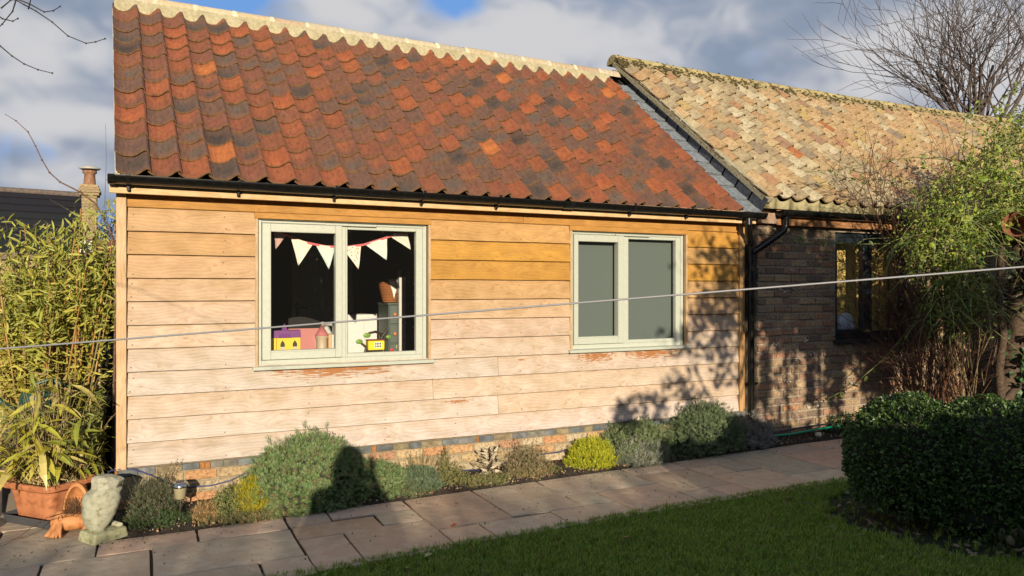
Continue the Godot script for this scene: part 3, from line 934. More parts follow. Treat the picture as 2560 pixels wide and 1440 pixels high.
	b.quad(t0, t1, t2, t3); b.quad(t3 + th, t2 + th, t1 + th, t0 + th); b.quad(t0 + th, t1 + th, t1, t0); b.quad(t3 + th, t0 + th, t0, t3); b.quad(t1 + th, t2 + th, t2, t1)
	b.quad(t2, Vector3(5.736, 2.36, -5.0), Vector3(-0.15, 2.36, -5.0), t3)      # back slope
	b.tri(Vector3(-0.058, 2.36, -5.0), Vector3(-0.058, 2.36, 0.0), Vector3(-0.058, 4.30, -2.35))
	var roof := obj("roof", b, M.clay, h)
	var mortar := MB.new()                                        # cream verge
	mortar.col = Color(0.60, 0.57, 0.44)
	var vt := Vector3(-0.016, 0, 0)
	mortar.quad(t0 + vt + th, t0 + vt, t3 + vt, t3 + vt + th)
	mortar.quad(t0 + vt + th, t0 + th, t0 - off * 2.6, t0 + vt - off * 2.6)
	mortar.quad(t0 + vt - off * 1.5, t0 - off * 1.5, t3 - off * 1.5, t3 + vt - off * 1.5)
	mortar.quad(t0 + vt, t0 + vt - off * 1.5, t3 + vt - off * 1.5, t3 + vt)
	var tri := [t0 + Vector3(-0.016, -0.04, 0.025), t0 + Vector3(0.05, -0.04, 0.03), t0 + Vector3(0.0, 0.05, 0.005)]
	mortar.tri(tri[0], tri[1], tri[2])
	obj("verge_mortar", mortar, M.mortar, roof)
	var r1 := RandomNumberGenerator.new(); r1.seed = 91
	var meshes := []
	var pal := [
		[Color(0.277, 0.090, 0.036), Color(0.225, 0.071, 0.032)], [Color(0.302, 0.098, 0.040), Color(0.258, 0.078, 0.034)], [Color(0.258, 0.083, 0.039), Color(0.181, 0.068, 0.036)], [Color(0.334, 0.106, 0.036), Color(0.277, 0.083, 0.031)],
		[Color(0.219, 0.078, 0.040), Color(0.182, 0.076, 0.047)], [Color(0.309, 0.100, 0.043), Color(0.147, 0.066, 0.040)], [Color(0.112, 0.088, 0.070), Color(0.188, 0.075, 0.036)], [Color(0.068, 0.057, 0.048), Color(0.135, 0.076, 0.053)],
		[Color(0.100, 0.083, 0.069), Color(0.172, 0.085, 0.053)], [Color(0.055, 0.045, 0.038), Color(0.125, 0.072, 0.051)], [Color(0.147, 0.077, 0.052), Color(0.141, 0.075, 0.053)], [Color(0.136, 0.089, 0.066), Color(0.193, 0.076, 0.040)],
		[Color(0.474, 0.162, 0.040), Color(0.334, 0.104, 0.035)], [Color(0.385, 0.111, 0.035), Color(0.282, 0.081, 0.032)], [Color(0.072, 0.061, 0.051), Color(0.258, 0.085, 0.036)], [Color(0.282, 0.092, 0.036), Color(0.134, 0.076, 0.055)],
		[Color(0.199, 0.083, 0.046), Color(0.244, 0.083, 0.039)], [Color(0.244, 0.083, 0.039), Color(0.205, 0.073, 0.036)], [Color(0.187, 0.078, 0.045), Color(0.172, 0.080, 0.050)], [Color(0.036, 0.030, 0.026), Color(0.117, 0.063, 0.045)]]
	for e in pal:
		meshes.append(pantile(0.2, 0.302, e[0], e[1], Color(0.20, 0.115, 0.05), r1))
	var wts := [11, 11, 9, 9, 7, 7, 5, 4, 5, 2, 6, 6, 2, 5, 4, 5, 6, 9, 5, 1]
	var bag := []
	for i in wts.size():
		for k in wts[i]: bag.append(i)
	lay_tiles(roof, q, 28, 0.06, meshes, M.clay, func(c, r): return bag[rng.randi() % bag.size()] if noise.get_noise_2d(c * 0.23, r * 0.3) > -0.18 or rng.randf() < 0.45 else pick([6, 7, 8, 9, 10, 18]), 0.2525, 0.302, 0.004, func(k, t): return 0.0)
	# cream mortar bedding scalloped into the pans, under half round ridge tiles
	var mb := MB.new()
	mb.col = Color(0.47, 0.435, 0.30)
	var up := []
	var mid := []
	var low := []
	for i in 28 * 8 + 1:
		var k := i / (28.0 * 8)
		var f := fposmod(k * 28, 1.0)
		var hh := 0.0
		for j in TILE.size() - 1:
			if f >= TILE[j][0] and f <= TILE[j + 1][0]: hh = lerpf(TILE[j][1], TILE[j + 1][1], (f - TILE[j][0]) / (TILE[j + 1][0] - TILE[j][0]))
		var pk := 1.0 - hh / 0.044
		var jj := 0.012 * noise.get_noise_1d(i * 0.35)
		var P := func(s: float, y: float) -> Vector3: return on_roof(q, k, s / 3.2) + nrm * y
		up.append(P.call(-0.03, 0.088 + 0.006 * noise.get_noise_1d(i * 0.2)))
		mid.append(P.call(0.06 + 0.05 * pk, 0.050 + hh * 0.35 + jj))
		low.append(P.call(0.07 + 0.075 * pk + jj * 2.5 + 0.012 * noise.get_noise_1d(i * 0.11), hh + 0.012))
	var rc := [PackedColorArray(), PackedColorArray(), PackedColorArray()]
	for i in low.size():
		for k in 3:
			var dirt := clampf(0.35 + 0.9 * noise.get_noise_2d(i * 0.13, k * 0.8) + 0.5 * noise.get_noise_2d(i * 0.7, k * 3.0), 0, 1)
			rc[k].append(Color(0.46, 0.425, 0.295).lerp(Color(0.27, 0.245, 0.155), dirt * 0.75))
	mb.grid([PackedVector3Array(low), PackedVector3Array(mid), PackedVector3Array(up)], false, rc)
	obj("ridge_mortar", mb, M.mortar, roof)
	ridge(roof, q[2] + Vector3(-0.01, 0.045, -0.07), q[3] + Vector3(0.26, 0.045, -0.07), 16, 0.105, [Color(0.47, 0.40, 0.28), Color(0.50, 0.44, 0.33), Color(0.42, 0.33, 0.25), Color(0.44, 0.40, 0.32)], M.mortar, Color(0.62, 0.58, 0.45))
	# lead: stepped flashing on the tiles and an upstand against the old roof
	for i in 12:
		var s1 := 3.20 - i * 0.2525
		var s0 := s1 - 0.235
		var a := on_roof(q, 1.0, s0 / 3.2); var d := on_roof(q, 1.0, s1 / 3.2)
		a.x = 5.535 - 0.055 * s0 / 3.2 + 0.02; d.x = 5.535 - 0.055 * s1 / 3.2 + 0.02
		var lf := MB.new()
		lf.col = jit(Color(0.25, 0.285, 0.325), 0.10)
		var rr := []
		for e in [[d, 0.036], [d.lerp(a, 0.5), 0.027], [a, 0.022]]:
			var o: Vector3 = e[0]
			var row := PackedVector3Array()
			for g in [[0.0, 0.004], [0.004, 0.012], [0.05, 0.014], [0.12, 0.012], [5.745 - o.x, 0.016]]:
				row.append(Vector3(o.x + g[0], o.y, o.z) + nrm * (e[1] + g[1] + rng.randf_range(-0.003, 0.003)))
			rr.append(row)
		lf.grid(rr)
		lf.quad(rr[0][0] - nrm * 0.02, rr[0][4] - nrm * 0.02, rr[0][4], rr[0][0])
		lf.quad(rr[2][0] - nrm * 0.015, rr[0][0] - nrm * 0.015, rr[0][0], rr[2][0])
		obj("lead_step", lf, M.lead, roof)
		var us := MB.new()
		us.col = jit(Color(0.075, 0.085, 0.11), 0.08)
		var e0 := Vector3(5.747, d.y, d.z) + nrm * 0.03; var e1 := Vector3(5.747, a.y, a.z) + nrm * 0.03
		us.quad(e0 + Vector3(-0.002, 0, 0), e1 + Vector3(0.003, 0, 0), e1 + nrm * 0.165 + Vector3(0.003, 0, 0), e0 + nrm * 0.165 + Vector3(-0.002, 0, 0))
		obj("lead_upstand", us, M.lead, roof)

func ridge(roof: Node3D, a: Vector3, b: Vector3, n: int, r: float, cols: Array, m: Material, jc: Color, sagf := 0.0) -> void:
	for i in n:
		var mb := MB.new()
		mb.col = jit(pick(cols), 0.08)
		var p0 := a.lerp(b, float(i) / n)
		var p1 := a.lerp(b, float(i + 1) / n)
		p0.y -= sagf * sin(PI * i / n); p1.y -= sagf * sin(PI * (i + 1) / n)
		var dy := rng.randf_range(-0.005, 0.005)
		var rows := []
		for e in [[p1.lerp(p0, 0.02), 1.0], [p1.lerp(p0, 0.06), 1.03], [p0.lerp(p1, 0.06), 1.03], [p0.lerp(p1, 0.02), 1.0]]:
			var row := PackedVector3Array()
			for k in 11:
				var t := PI * k / 10.0
				row.append(e[0] + Vector3(0, sin(t) * r * e[1] + dy, cos(t) * r * 1.1 * e[1]))
			rows.append(row)
		mb.grid(rows)
		for e in [0, 3]:
			mb.fan(rows[e], Vector3(1 if e == 0 else -1, 0, 0))
		obj("ridge_tile", mb, m, roof)
		if i < n - 1:
			var jb := MB.new()
			jb.col = jit(jc, 0.1)
			var rr := []
			for xx in [0.022, -0.022]:
				var row := PackedVector3Array()
				for k in 11:
					var t := PI * k / 10.0
					row.append(p1 + Vector3(xx + rng.randf_range(-0.006, 0.006), sin(t) * (r * 1.04) , cos(t) * r * 1.145))
				rr.append(row)
			jb.grid(rr)
			obj("ridge_joint", jb, m, roof)

func brick_meshes(cols: Array, w: float, hgt: float) -> Array:
	var out := []
	for c in cols:
		for k in 2:
			var b := MB.new()
			b.col = jit(c, 0.12)
			b.cbox(Vector3(-w / 2, -hgt / 2, -0.05), Vector3(w / 2, hgt / 2, 0.008), 0.005)
			for i in b.v.size():
				var q := b.v[i]
				b.v[i] = q + Vector3(noise.get_noise_3d(q.x * 40, q.y * 60, k * 7.0 + out.size()), noise.get_noise_3d(q.x * 40, q.y * 60, 20.0 + k + out.size() * 3.0), noise.get_noise_3d(q.x * 30, q.y * 50, 50.0 + out.size() * 3.0)) * 0.0035
			out.append(b.mesh())
	return out

# ---------------------------------------------------------------- the old brick building
func build_brick_house() -> void:
	var h := thing("brick_house", "old brick outbuilding with lichen covered pantile roof and a dark blue grey window", "building")
	var b := MB.new()
	b.col = Color(0.33, 0.29, 0.24)
	var zf := 0.03
	# mortar core round the window opening
	for e in [[5.80, 6.935, -0.1, 2.47], [8.145, 14.5, -0.1, 2.47], [6.935, 8.145, -0.1, 1.0], [6.935, 8.145, 2.215, 2.47]]:
		b.box(Vector3(e[0], e[2], -0.24), Vector3(e[1], e[3], zf - 0.006))
	b.box(Vector3(5.80, -0.1, -5.2), Vector3(6.0, 2.47, -0.241))
	b.box(Vector3(14.3, -0.1, -5.2), Vector3(14.5, 2.47, -0.241))
	b.box(Vector3(6.001, -0.1, -5.2), Vector3(14.299, 2.47, -5.0))
	b.tri(Vector3(5.801, 2.47, -5.2), Vector3(5.801, 2.47, zf - 0.01), Vector3(5.801, 4.4, -2.5))
	var wall := obj("wall", b, M.mortar, h)
	var bc := [Color(0.336, 0.200, 0.135), Color(0.305, 0.194, 0.137), Color(0.368, 0.270, 0.169), Color(0.389, 0.290, 0.183), Color(0.294, 0.219, 0.153), Color(0.410, 0.229, 0.142), Color(0.263, 0.189, 0.142), Color(0.420, 0.335, 0.219), Color(0.347, 0.244, 0.160), Color(0.200, 0.154, 0.119)]
	var bm := brick_meshes(bc, 0.219, 0.063)
	var bags := [0, 0, 1, 1, 2, 2, 3, 3, 4, 4, 5, 6, 7, 8, 8, 1, 4, 9]
	var made := 0
	var rest := SurfaceTool.new()
	var n := 0
	for r in range(30, 0, -1):
		var y := r * 0.0806 + 0.008
		var x := 5.803 + (0.0 if r % 2 else 0.117)
		if r % 2 == 0:
			var q := obj("brick", bm[2 * (rng.randi() % 10)], M.brick, wall)
			q.transform = Transform3D(Basis.from_scale(Vector3(0.47, 1, 1)), Vector3(5.855, y, zf + 0.001))
			n += 1
		while x < 9.6:
			var w := 0.222
			var clear := not (x + w > 6.93 and x < 8.15 and y > 0.97 and y < 2.25)
			if clear:
				var m: ArrayMesh = bm[bags[rng.randi() % bags.size()] * 2 + rng.randi() % 2]
				var xf := Transform3D(Basis.from_euler(Vector3(rng.randf_range(-0.03, 0.03), rng.randf_range(-0.016, 0.016), rng.randf_range(-0.018, 0.018))), Vector3(x + 0.111 + rng.randf_range(-0.004, 0.004), y + rng.randf_range(-0.002, 0.002), zf + rng.randf_range(-0.008, 0.006)))
				if x < 8.2 and n < 299:
					obj("brick", m, M.brick, wall).transform = xf
					n += 1
				else:
					rest.append_from(m, 0, xf)
			elif x < 6.93 and x + 0.09 < 6.93:
				var f := (6.925 - x) / 0.222
				obj("brick", bm[2 * (rng.randi() % 10)], M.brick, wall).transform = Transform3D(Basis.from_scale(Vector3(f, 1, 1)), Vector3(x + 0.111 * f, y, zf))
				n += 1
			elif x < 8.15 and x + w > 8.24:
				var f := (x + 0.222 - 8.155) / 0.222
				rest.append_from(bm[2 * (rng.randi() % 10)], 0, Transform3D(Basis.from_scale(Vector3(f, 1, 1)), Vector3(8.155 + 0.111 * f, y, zf)))
			x += 0.2345
	stuff(obj("brick", rest.commit(), M.brick, wall))
	# white lime splashes on some bricks
	var sp := MB.new()
	sp.col = Color(0.50, 0.49, 0.46)
	for e in [[6.28, 1.79], [6.30, 1.60], [6.14, 1.56], [6.42, 1.59], [6.5, 0.33], [6.62, 0.335], [6.35, 0.84], [6.55, 0.9], [6.0, 1.0], [6.9, 0.7], [6.2, 0.62], [7.2, 0.55], [6.47, 1.04]]:
		for i in 7:
			var o := Vector3(e[0] + rng.randfn() * 0.035, e[1] + rng.randfn() * 0.013, zf + 0.0165)
			sp.ball(o, Vector3(rng.randf_range(0.006, 0.022), rng.randf_range(0.004, 0.010), 0.003), 6)
	stuff(obj("lime_stain", sp, M.mortar, wall))
	# window
	var win := Node3D.new()
	win.name = "window"
	h.add_child(win)
	var c := Color(0.022, 0.032, 0.043)
	frame(win, "frame", 6.935, 8.145, 1.03, 2.213, [0.035, 0.05, 0.05, 0.05], -0.09, -0.02, c, M.paint)
	bar(win, "mullion", Vector3(7.475, 1.08, -0.089), Vector3(7.545, 2.163, -0.022), c, M.paint)
	frame(win, "sash", 6.972, 7.474, 1.082, 2.16, [0.03, 0.055, 0.055, 0.055], -0.08, -0.008, c, M.paint)
	frame(win, "glazing_bead", 7.546, 8.094, 1.082, 2.16, [0.03, 0.03, 0.03, 0.03], -0.08, -0.024, c, M.paint)
	pane(win, 6.99, 7.45, 1.12, 2.12, -0.04)
	pane(win, 7.56, 8.08, 1.10, 2.15, -0.05)
	bar(win, "sill", Vector3(6.90, 0.985, -0.1), Vector3(8.18, 1.03, 0.075), c, M.paint, 0.006)
	# eaves: boards, gutter
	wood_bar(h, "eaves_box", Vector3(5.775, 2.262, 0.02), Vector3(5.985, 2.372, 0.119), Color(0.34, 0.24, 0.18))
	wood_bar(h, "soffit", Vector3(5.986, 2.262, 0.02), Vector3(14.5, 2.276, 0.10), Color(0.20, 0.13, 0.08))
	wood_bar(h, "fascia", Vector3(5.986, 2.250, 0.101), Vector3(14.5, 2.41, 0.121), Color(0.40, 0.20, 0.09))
	var gb := MB.new()
	gb.col = Color(0.010, 0.010, 0.011)
	var rows := []
	for xx in [14.5, 5.955]:
		var row := PackedVector3Array()
		for i in 13:
			var a := PI + PI * i / 12.0
			row.append(Vector3(xx, 2.392 + sin(a) * 0.060, 0.178 + cos(a) * 0.056))
		for i in range(12, -1, -1):
			var a := PI + PI * i / 12.0
			row.append(Vector3(xx, 2.392 + sin(a) * 0.056, 0.178 + cos(a) * 0.052))
		rows.append(row)
	gb.grid(rows, true)
	var ring := PackedVector3Array()
	for i in 13: ring.append(rows[1][i])
	gb.fan(ring, Vector3.LEFT)
	var gut := obj("gutter", gb, M.gloss_black, h)
	for xx in [5.975, 6.06, 6.95, 7.9]:
		var br := MB.new()
		br.col = Color(0.012, 0.012, 0.013)
		var rr := []
		var hw := 0.05 if xx == 6.06 else 0.018
		for s in [hw, -hw]:
			var row := PackedVector3Array()
			for i in 13:
				var a := PI + PI * i / 12.0
				row.append(Vector3(xx + s, 2.392 + sin(a) * 0.066, 0.178 + cos(a) * 0.062))
			rr.append(row)
		br.grid(rr)
		obj("bracket", br, M.gloss_black, gut)
	# roof
	var sag := func(k: float, t: float) -> float: return -0.05 * sin(PI * clampf(k * 1.05, 0, 1)) * (1.0 - 0.4 * t) + 0.018 * noise.get_noise_2d(k * 9.0, t * 4.0)
	var nrm := Vector3(0, 0.79, 0.613)
	var d1 := nrm * 0.05
	var x1 := 5.76 + 0.2 * 42
	var q := [Vector3(5.765, 2.535, 0.19) - d1, Vector3(x1, 2.53, 0.19) - d1, Vector3(5.715, 4.60, -2.46) - d1, Vector3(x1 + 0.1, 4.58, -2.46) - d1]
	b = MB.new()
	b.col = Color(0.10, 0.085, 0.06)
	var off := nrm * -0.075
	var th := nrm * -0.05
	b.quad(q[0] + off, q[1] + off, q[3] + off, q[2] + off)
	b.quad(q[2] + off + th, q[3] + off + th, q[1] + off + th, q[0] + off + th)
	b.quad(q[3] + off, Vector3(x1, 2.4, -5.2), Vector3(5.7, 2.4, -5.2), q[2] + off)
	b.quad(q[0] + off + th, q[1] + off + th, q[1] + off, q[0] + off)
	var roof := obj("roof", b, M.old_clay, h)
	var um := MB.new()                                         # cement undercloak along the verge, and mossy mortar under the eaves tiles
	um.col = Color(0.36, 0.33, 0.24)
	var e0: Vector3 = q[0] + Vector3(-0.018, -0.008, 0.035); var e1: Vector3 = q[2] + Vector3(-0.018, 0.004, 0)
	var lowv := nrm * -0.024
	var upv := nrm * 0.024
	um.quad(e0 + lowv, e0 + upv, e1 + upv, e1 + lowv)
	um.quad(e0 + lowv, e0 + lowv + Vector3(0.1, 0, 0), e0 + upv + Vector3(0.1, 0, 0), e0 + upv)
	um.quad(e1 + lowv, e1 + lowv + Vector3(0.1, 0, 0), e0 + lowv + Vector3(0.1, 0, 0), e0 + lowv)
	um.quad(e0 + upv, e0 + upv + Vector3(0.12, 0, 0), e1 + upv + Vector3(0.12, 0, 0), e1 + upv)
	obj("undercloak", um, M.concrete, roof)
	var em := MB.new()
	var up := []; var lo := []; var cu := PackedColorArray(); var cl := PackedColorArray()
	for i in 42 * 6 + 1:
		var k := i / 252.0
		var f := fposmod(k * 42, 1.0)
		var hh := 0.0
		for j in TILE.size() - 1:
			if f >= TILE[j][0] and f <= TILE[j + 1][0]: hh = lerpf(TILE[j][1], TILE[j + 1][1], (f - TILE[j][0]) / (TILE[j + 1][0] - TILE[j][0]))
		var o: Vector3 = q[0].lerp(q[1], k)
		up.append(o + nrm * (hh * 1.0 - 0.005) + Vector3(0, 0, -0.02))
		lo.append(Vector3(o.x, 2.412, 0.150 + 0.006 * noise.get_noise_1d(i * 0.3)))
		var t := noise.get_noise_1d(i * 0.21) + 0.5 * noise.get_noise_1d(i * 0.9)
		cu.append(Color(0.36, 0.33, 0.20).lerp(Color(0.13, 0.11, 0.045), sstep(-0.1, 0.4, t)))
		cl.append(Color(0.30, 0.28, 0.18).lerp(Color(0.09, 0.08, 0.035), sstep(-0.2, 0.3, t)))
	em.grid([PackedVector3Array(lo), PackedVector3Array(up)], false, [cl, cu])
	obj("eaves_mortar", em, M.mortar, roof)
	var r1 := RandomNumberGenerator.new(); r1.seed = 17
	var meshes := []
	var pal := [
		[Color(0.482, 0.380, 0.215), Color(0.403, 0.297, 0.171)], [Color(0.515, 0.451, 0.303), Color(0.448, 0.374, 0.237)], [Color(0.448, 0.319, 0.182), Color(0.381, 0.248, 0.138)], [Color(0.403, 0.248, 0.143), Color(0.448, 0.319, 0.176)],
		[Color(0.549, 0.506, 0.385), Color(0.470, 0.413, 0.281)], [Color(0.336, 0.292, 0.204), Color(0.414, 0.352, 0.231)], [Color(0.269, 0.226, 0.165), Color(0.358, 0.292, 0.187)], [Color(0.470, 0.374, 0.165), Color(0.426, 0.308, 0.154)],
		[Color(0.370, 0.198, 0.121), Color(0.403, 0.259, 0.154)], [Color(0.291, 0.165, 0.116), Color(0.336, 0.220, 0.149)], [Color(0.448, 0.391, 0.253), Color(0.314, 0.259, 0.176)], [Color(0.493, 0.396, 0.242), Color(0.504, 0.363, 0.209)],
		[Color(0.470, 0.176, 0.061), Color(0.381, 0.154, 0.066)], [Color(0.246, 0.204, 0.160), Color(0.291, 0.231, 0.171)], [Color(0.515, 0.473, 0.352), Color(0.392, 0.319, 0.209)], [Color(0.426, 0.308, 0.176), Color(0.470, 0.341, 0.193)]]
	for e in pal: meshes.append(pantile(0.2, 0.302, e[0], e[1], Color(0.17, 0.125, 0.06), r1))
	var bag := [0, 0, 0, 1, 1, 2, 2, 2, 3, 3, 4, 5, 6, 7, 8, 9, 10, 10, 11, 11, 11, 13, 15, 15, 15, 2]
	var choose := func(cc, r):
		# paler and greyer near the verge on the upper slope, sandier to the right
		var pale := 1.0 - absf(cc - 6.0 - (12 - r) * 0.1) / 6.0 + noise.get_noise_2d(cc * 0.3, r * 0.3)
		if pale > 0.25 and rng.randf() < 0.62: return pick([1, 4, 4, 5, 10, 14, 14, 1, 6])
		if (cc == 13 and r == 8) or rng.randf() < 0.008: return 12
		return bag[rng.randi() % bag.size()]
	lay_tiles(roof, q, 42, 0.10, meshes, M.old_clay, choose, 0.2525, 0.302, 0.012, sag)
	# ridge with moss
	var ra: Vector3 = q[2] + Vector3(0.0, 0.03, -0.06); var rb: Vector3 = q[3] + Vector3(0, 0.03, -0.06)
	ridge(roof, ra, rb, 22, 0.115, [Color(0.43, 0.38, 0.19), Color(0.40, 0.34, 0.17), Color(0.36, 0.32, 0.17)], M.old_clay, Color(0.12, 0.095, 0.045), 0.055)
	var mb := MB.new()                                         # bedding mortar below the ridge
	up = []; lo = []
	for i in 260:
		var k := i / 259.0
		var s: Vector3 = Vector3.UP * (sag.call(k, 0.0))
		up.append(on_roof(q, k, -0.01) + nrm * 0.10 + s)
		lo.append(on_roof(q, k, 0.045 + 0.012 * noise.get_noise_1d(i * 0.5)) + nrm * 0.045 + s)
	mb.col = Color(0.26, 0.22, 0.115)
	mb.grid([PackedVector3Array(lo), PackedVector3Array(up)])
	obj("ridge_mortar", mb, M.mortar, roof)
	var ms := MB.new()
	ms.ball(Vector3.ZERO, Vector3(1, 0.6, 1), 6)
	var xfs := []; var cls := []
	for i in 1500:
		var k := pow(rng.randf(), 1.4)
		if noise.get_noise_1d(k * 60.0) < -0.25 : continue
		var t := rng.randf_range(0.0, 0.05) if rng.randf() < 0.9 else rng.randf_range(-0.03, 0.08)
		var p: Vector3 = on_roof(q, k, t) + nrm * lerpf(0.105, 0.052, clampf((t + 0.012) / 0.06, 0, 1)) + Vector3.UP * sag.call(k, 0.0)
		xfs.append(Transform3D(Basis.from_scale(Vector3.ONE * rng.randf_range(0.008, 0.022)), p)); cls.append(jit(pick([Color(0.05, 0.036, 0.016), Color(0.085, 0.066, 0.022), Color(0.035, 0.028, 0.014), Color(0.10, 0.085, 0.025)]), 0.3))
	for i in 900:                                               # specks of moss on the tiles
		var k := rng.randf() * 0.75
		var t := rng.randf_range(0.05, 0.97)
		if noise.get_noise_2d(k * 22.0, t * 6.0) < -0.05: continue
		var p: Vector3 = on_roof(q, k, t) + nrm * 0.045 + Vector3.UP * sag.call(k, t)
		xfs.append(Transform3D(Basis.from_scale(Vector3.ONE * rng.randf_range(0.004, 0.011)), p)); cls.append(jit(Color(0.07, 0.05, 0.025), 0.4))
	instances("moss", ms.mesh(), M.matt, xfs, cls, roof)
	# room behind the window: amber blind, white bedding
	b = MB.new()
	b.col = Color(0.10, 0.09, 0.07)
	b.box(Vector3(6.2, 0.2, -2.4), Vector3(9.0, 2.46, -2.3))
	b.box(Vector3(6.2, 0.2, -2.3), Vector3(9.0, 0.3, -0.25))
	obj("room_wall", b, M.matt, h)
	var cb := MB.new()
	cb.col = Color(0.80, 0.60, 0.20)
	rows = []
	for k in 2:
		var row := PackedVector3Array()
		for i in 60:
			var x := lerpf(6.90, 8.18, i / 59.0)
			row.append(Vector3(x, 0.9 if k == 0 else 2.28, -0.30 + 0.012 * sin(x * 34.0) + 0.02 * noise.get_noise_1d(x * 5)))
		rows.append(row)
	cb.grid(rows)
	tag(obj("curtain", cb, M.cloth), "amber yellow curtain drawn behind the dark blue grey window", "curtain")
	cb = MB.new()
	cb.col = Color(0.55, 0.58, 0.56)
	rows = []
	for k in 8:
		var row := PackedVector3Array()
		for i in 24:
			var f := i / 23.0
			var x := lerpf(6.90, 7.46, f)
			var topy := lerpf(1.50, 1.19, f) + 0.02 * noise.get_noise_1d(f * 8)
			row.append(Vector3(x, lerpf(0.95, topy, k / 7.0), -0.255 + 0.03 * sin(k / 7.0 * 2.0) + 0.018 * noise.get_noise_2d(x * 20, k * 1.4)))
		rows.append(row)
	cb.grid(rows)
	tag(obj("drape", cb, M.cloth), "pale translucent sheet sloping across the bottom of the dark window", "sheet")
	cb = MB.new()
	cb.col = Color(0.52, 0.60, 0.74)
	cb.ball(Vector3(7.31, 1.18, -0.16), Vector3(0.14, 0.14, 0.065), 18)
	for i in cb.v.size():
		var q2 := cb.v[i]
		cb.v[i].z += 0.012 * sin((q2.y - q2.x * 0.3) * 130.0)
	tag(obj("cushion", cb, M.cloth), "pale blue striped cushion standing inside the dark window", "cushion")
	tag(bar(self, "bench_top", Vector3(6.9, 1.00, -0.29), Vector3(8.2, 1.045, -0.092), Color(0.45, 0.46, 0.48), M.matt), "white ledge inside the dark blue grey window", "shelf")

# ---------------------------------------------------------------- behind and beside the buildings
func grow(b: MB, p: Vector3, d: Vector3, len: float, r: float, depth: int, o: Dictionary) -> void:
	var n: int = o.get("seg", 5)
	var pts := [p]
	var rad := [r]
	var r1: float = r * o.get("taper", 0.55)
	var kids := []
	for i in n:
		d = (d + rdir() * o.get("wob", 0.14) + Vector3.UP * o.get("up", 0.05)).normalized()
		p += d * len / n
		pts.append(p)
		rad.append(lerpf(r, r1, float(i + 1) / n))
		kids.append([p, d, rad[-1], float(i + 1) / n])
	b.tube(pts, r, r1, 6 if r > 0.02 else (4 if r > 0.006 else 3), false, rad)
	if depth <= 0: return
	var m: int = o.get("kids", 5)
	for i in m:
		var k = kids[mini(n - 1, int(n * lerpf(o.get("from", 0.25), 1.0, (i + rng.randf()) / m)))]
		var side := (k[1] as Vector3).cross(rdir()).normalized()
		var nd: Vector3 = (k[1] * o.get("along", 0.75) + side * o.get("spread", 0.7)).normalized()
		grow(b, k[0], nd, len * rng.randf_range(0.5, 0.78) * o.get("shrink", 1.0), maxf(k[2] * 0.62, o.get("rmin", 0.003)), depth - 1, o)

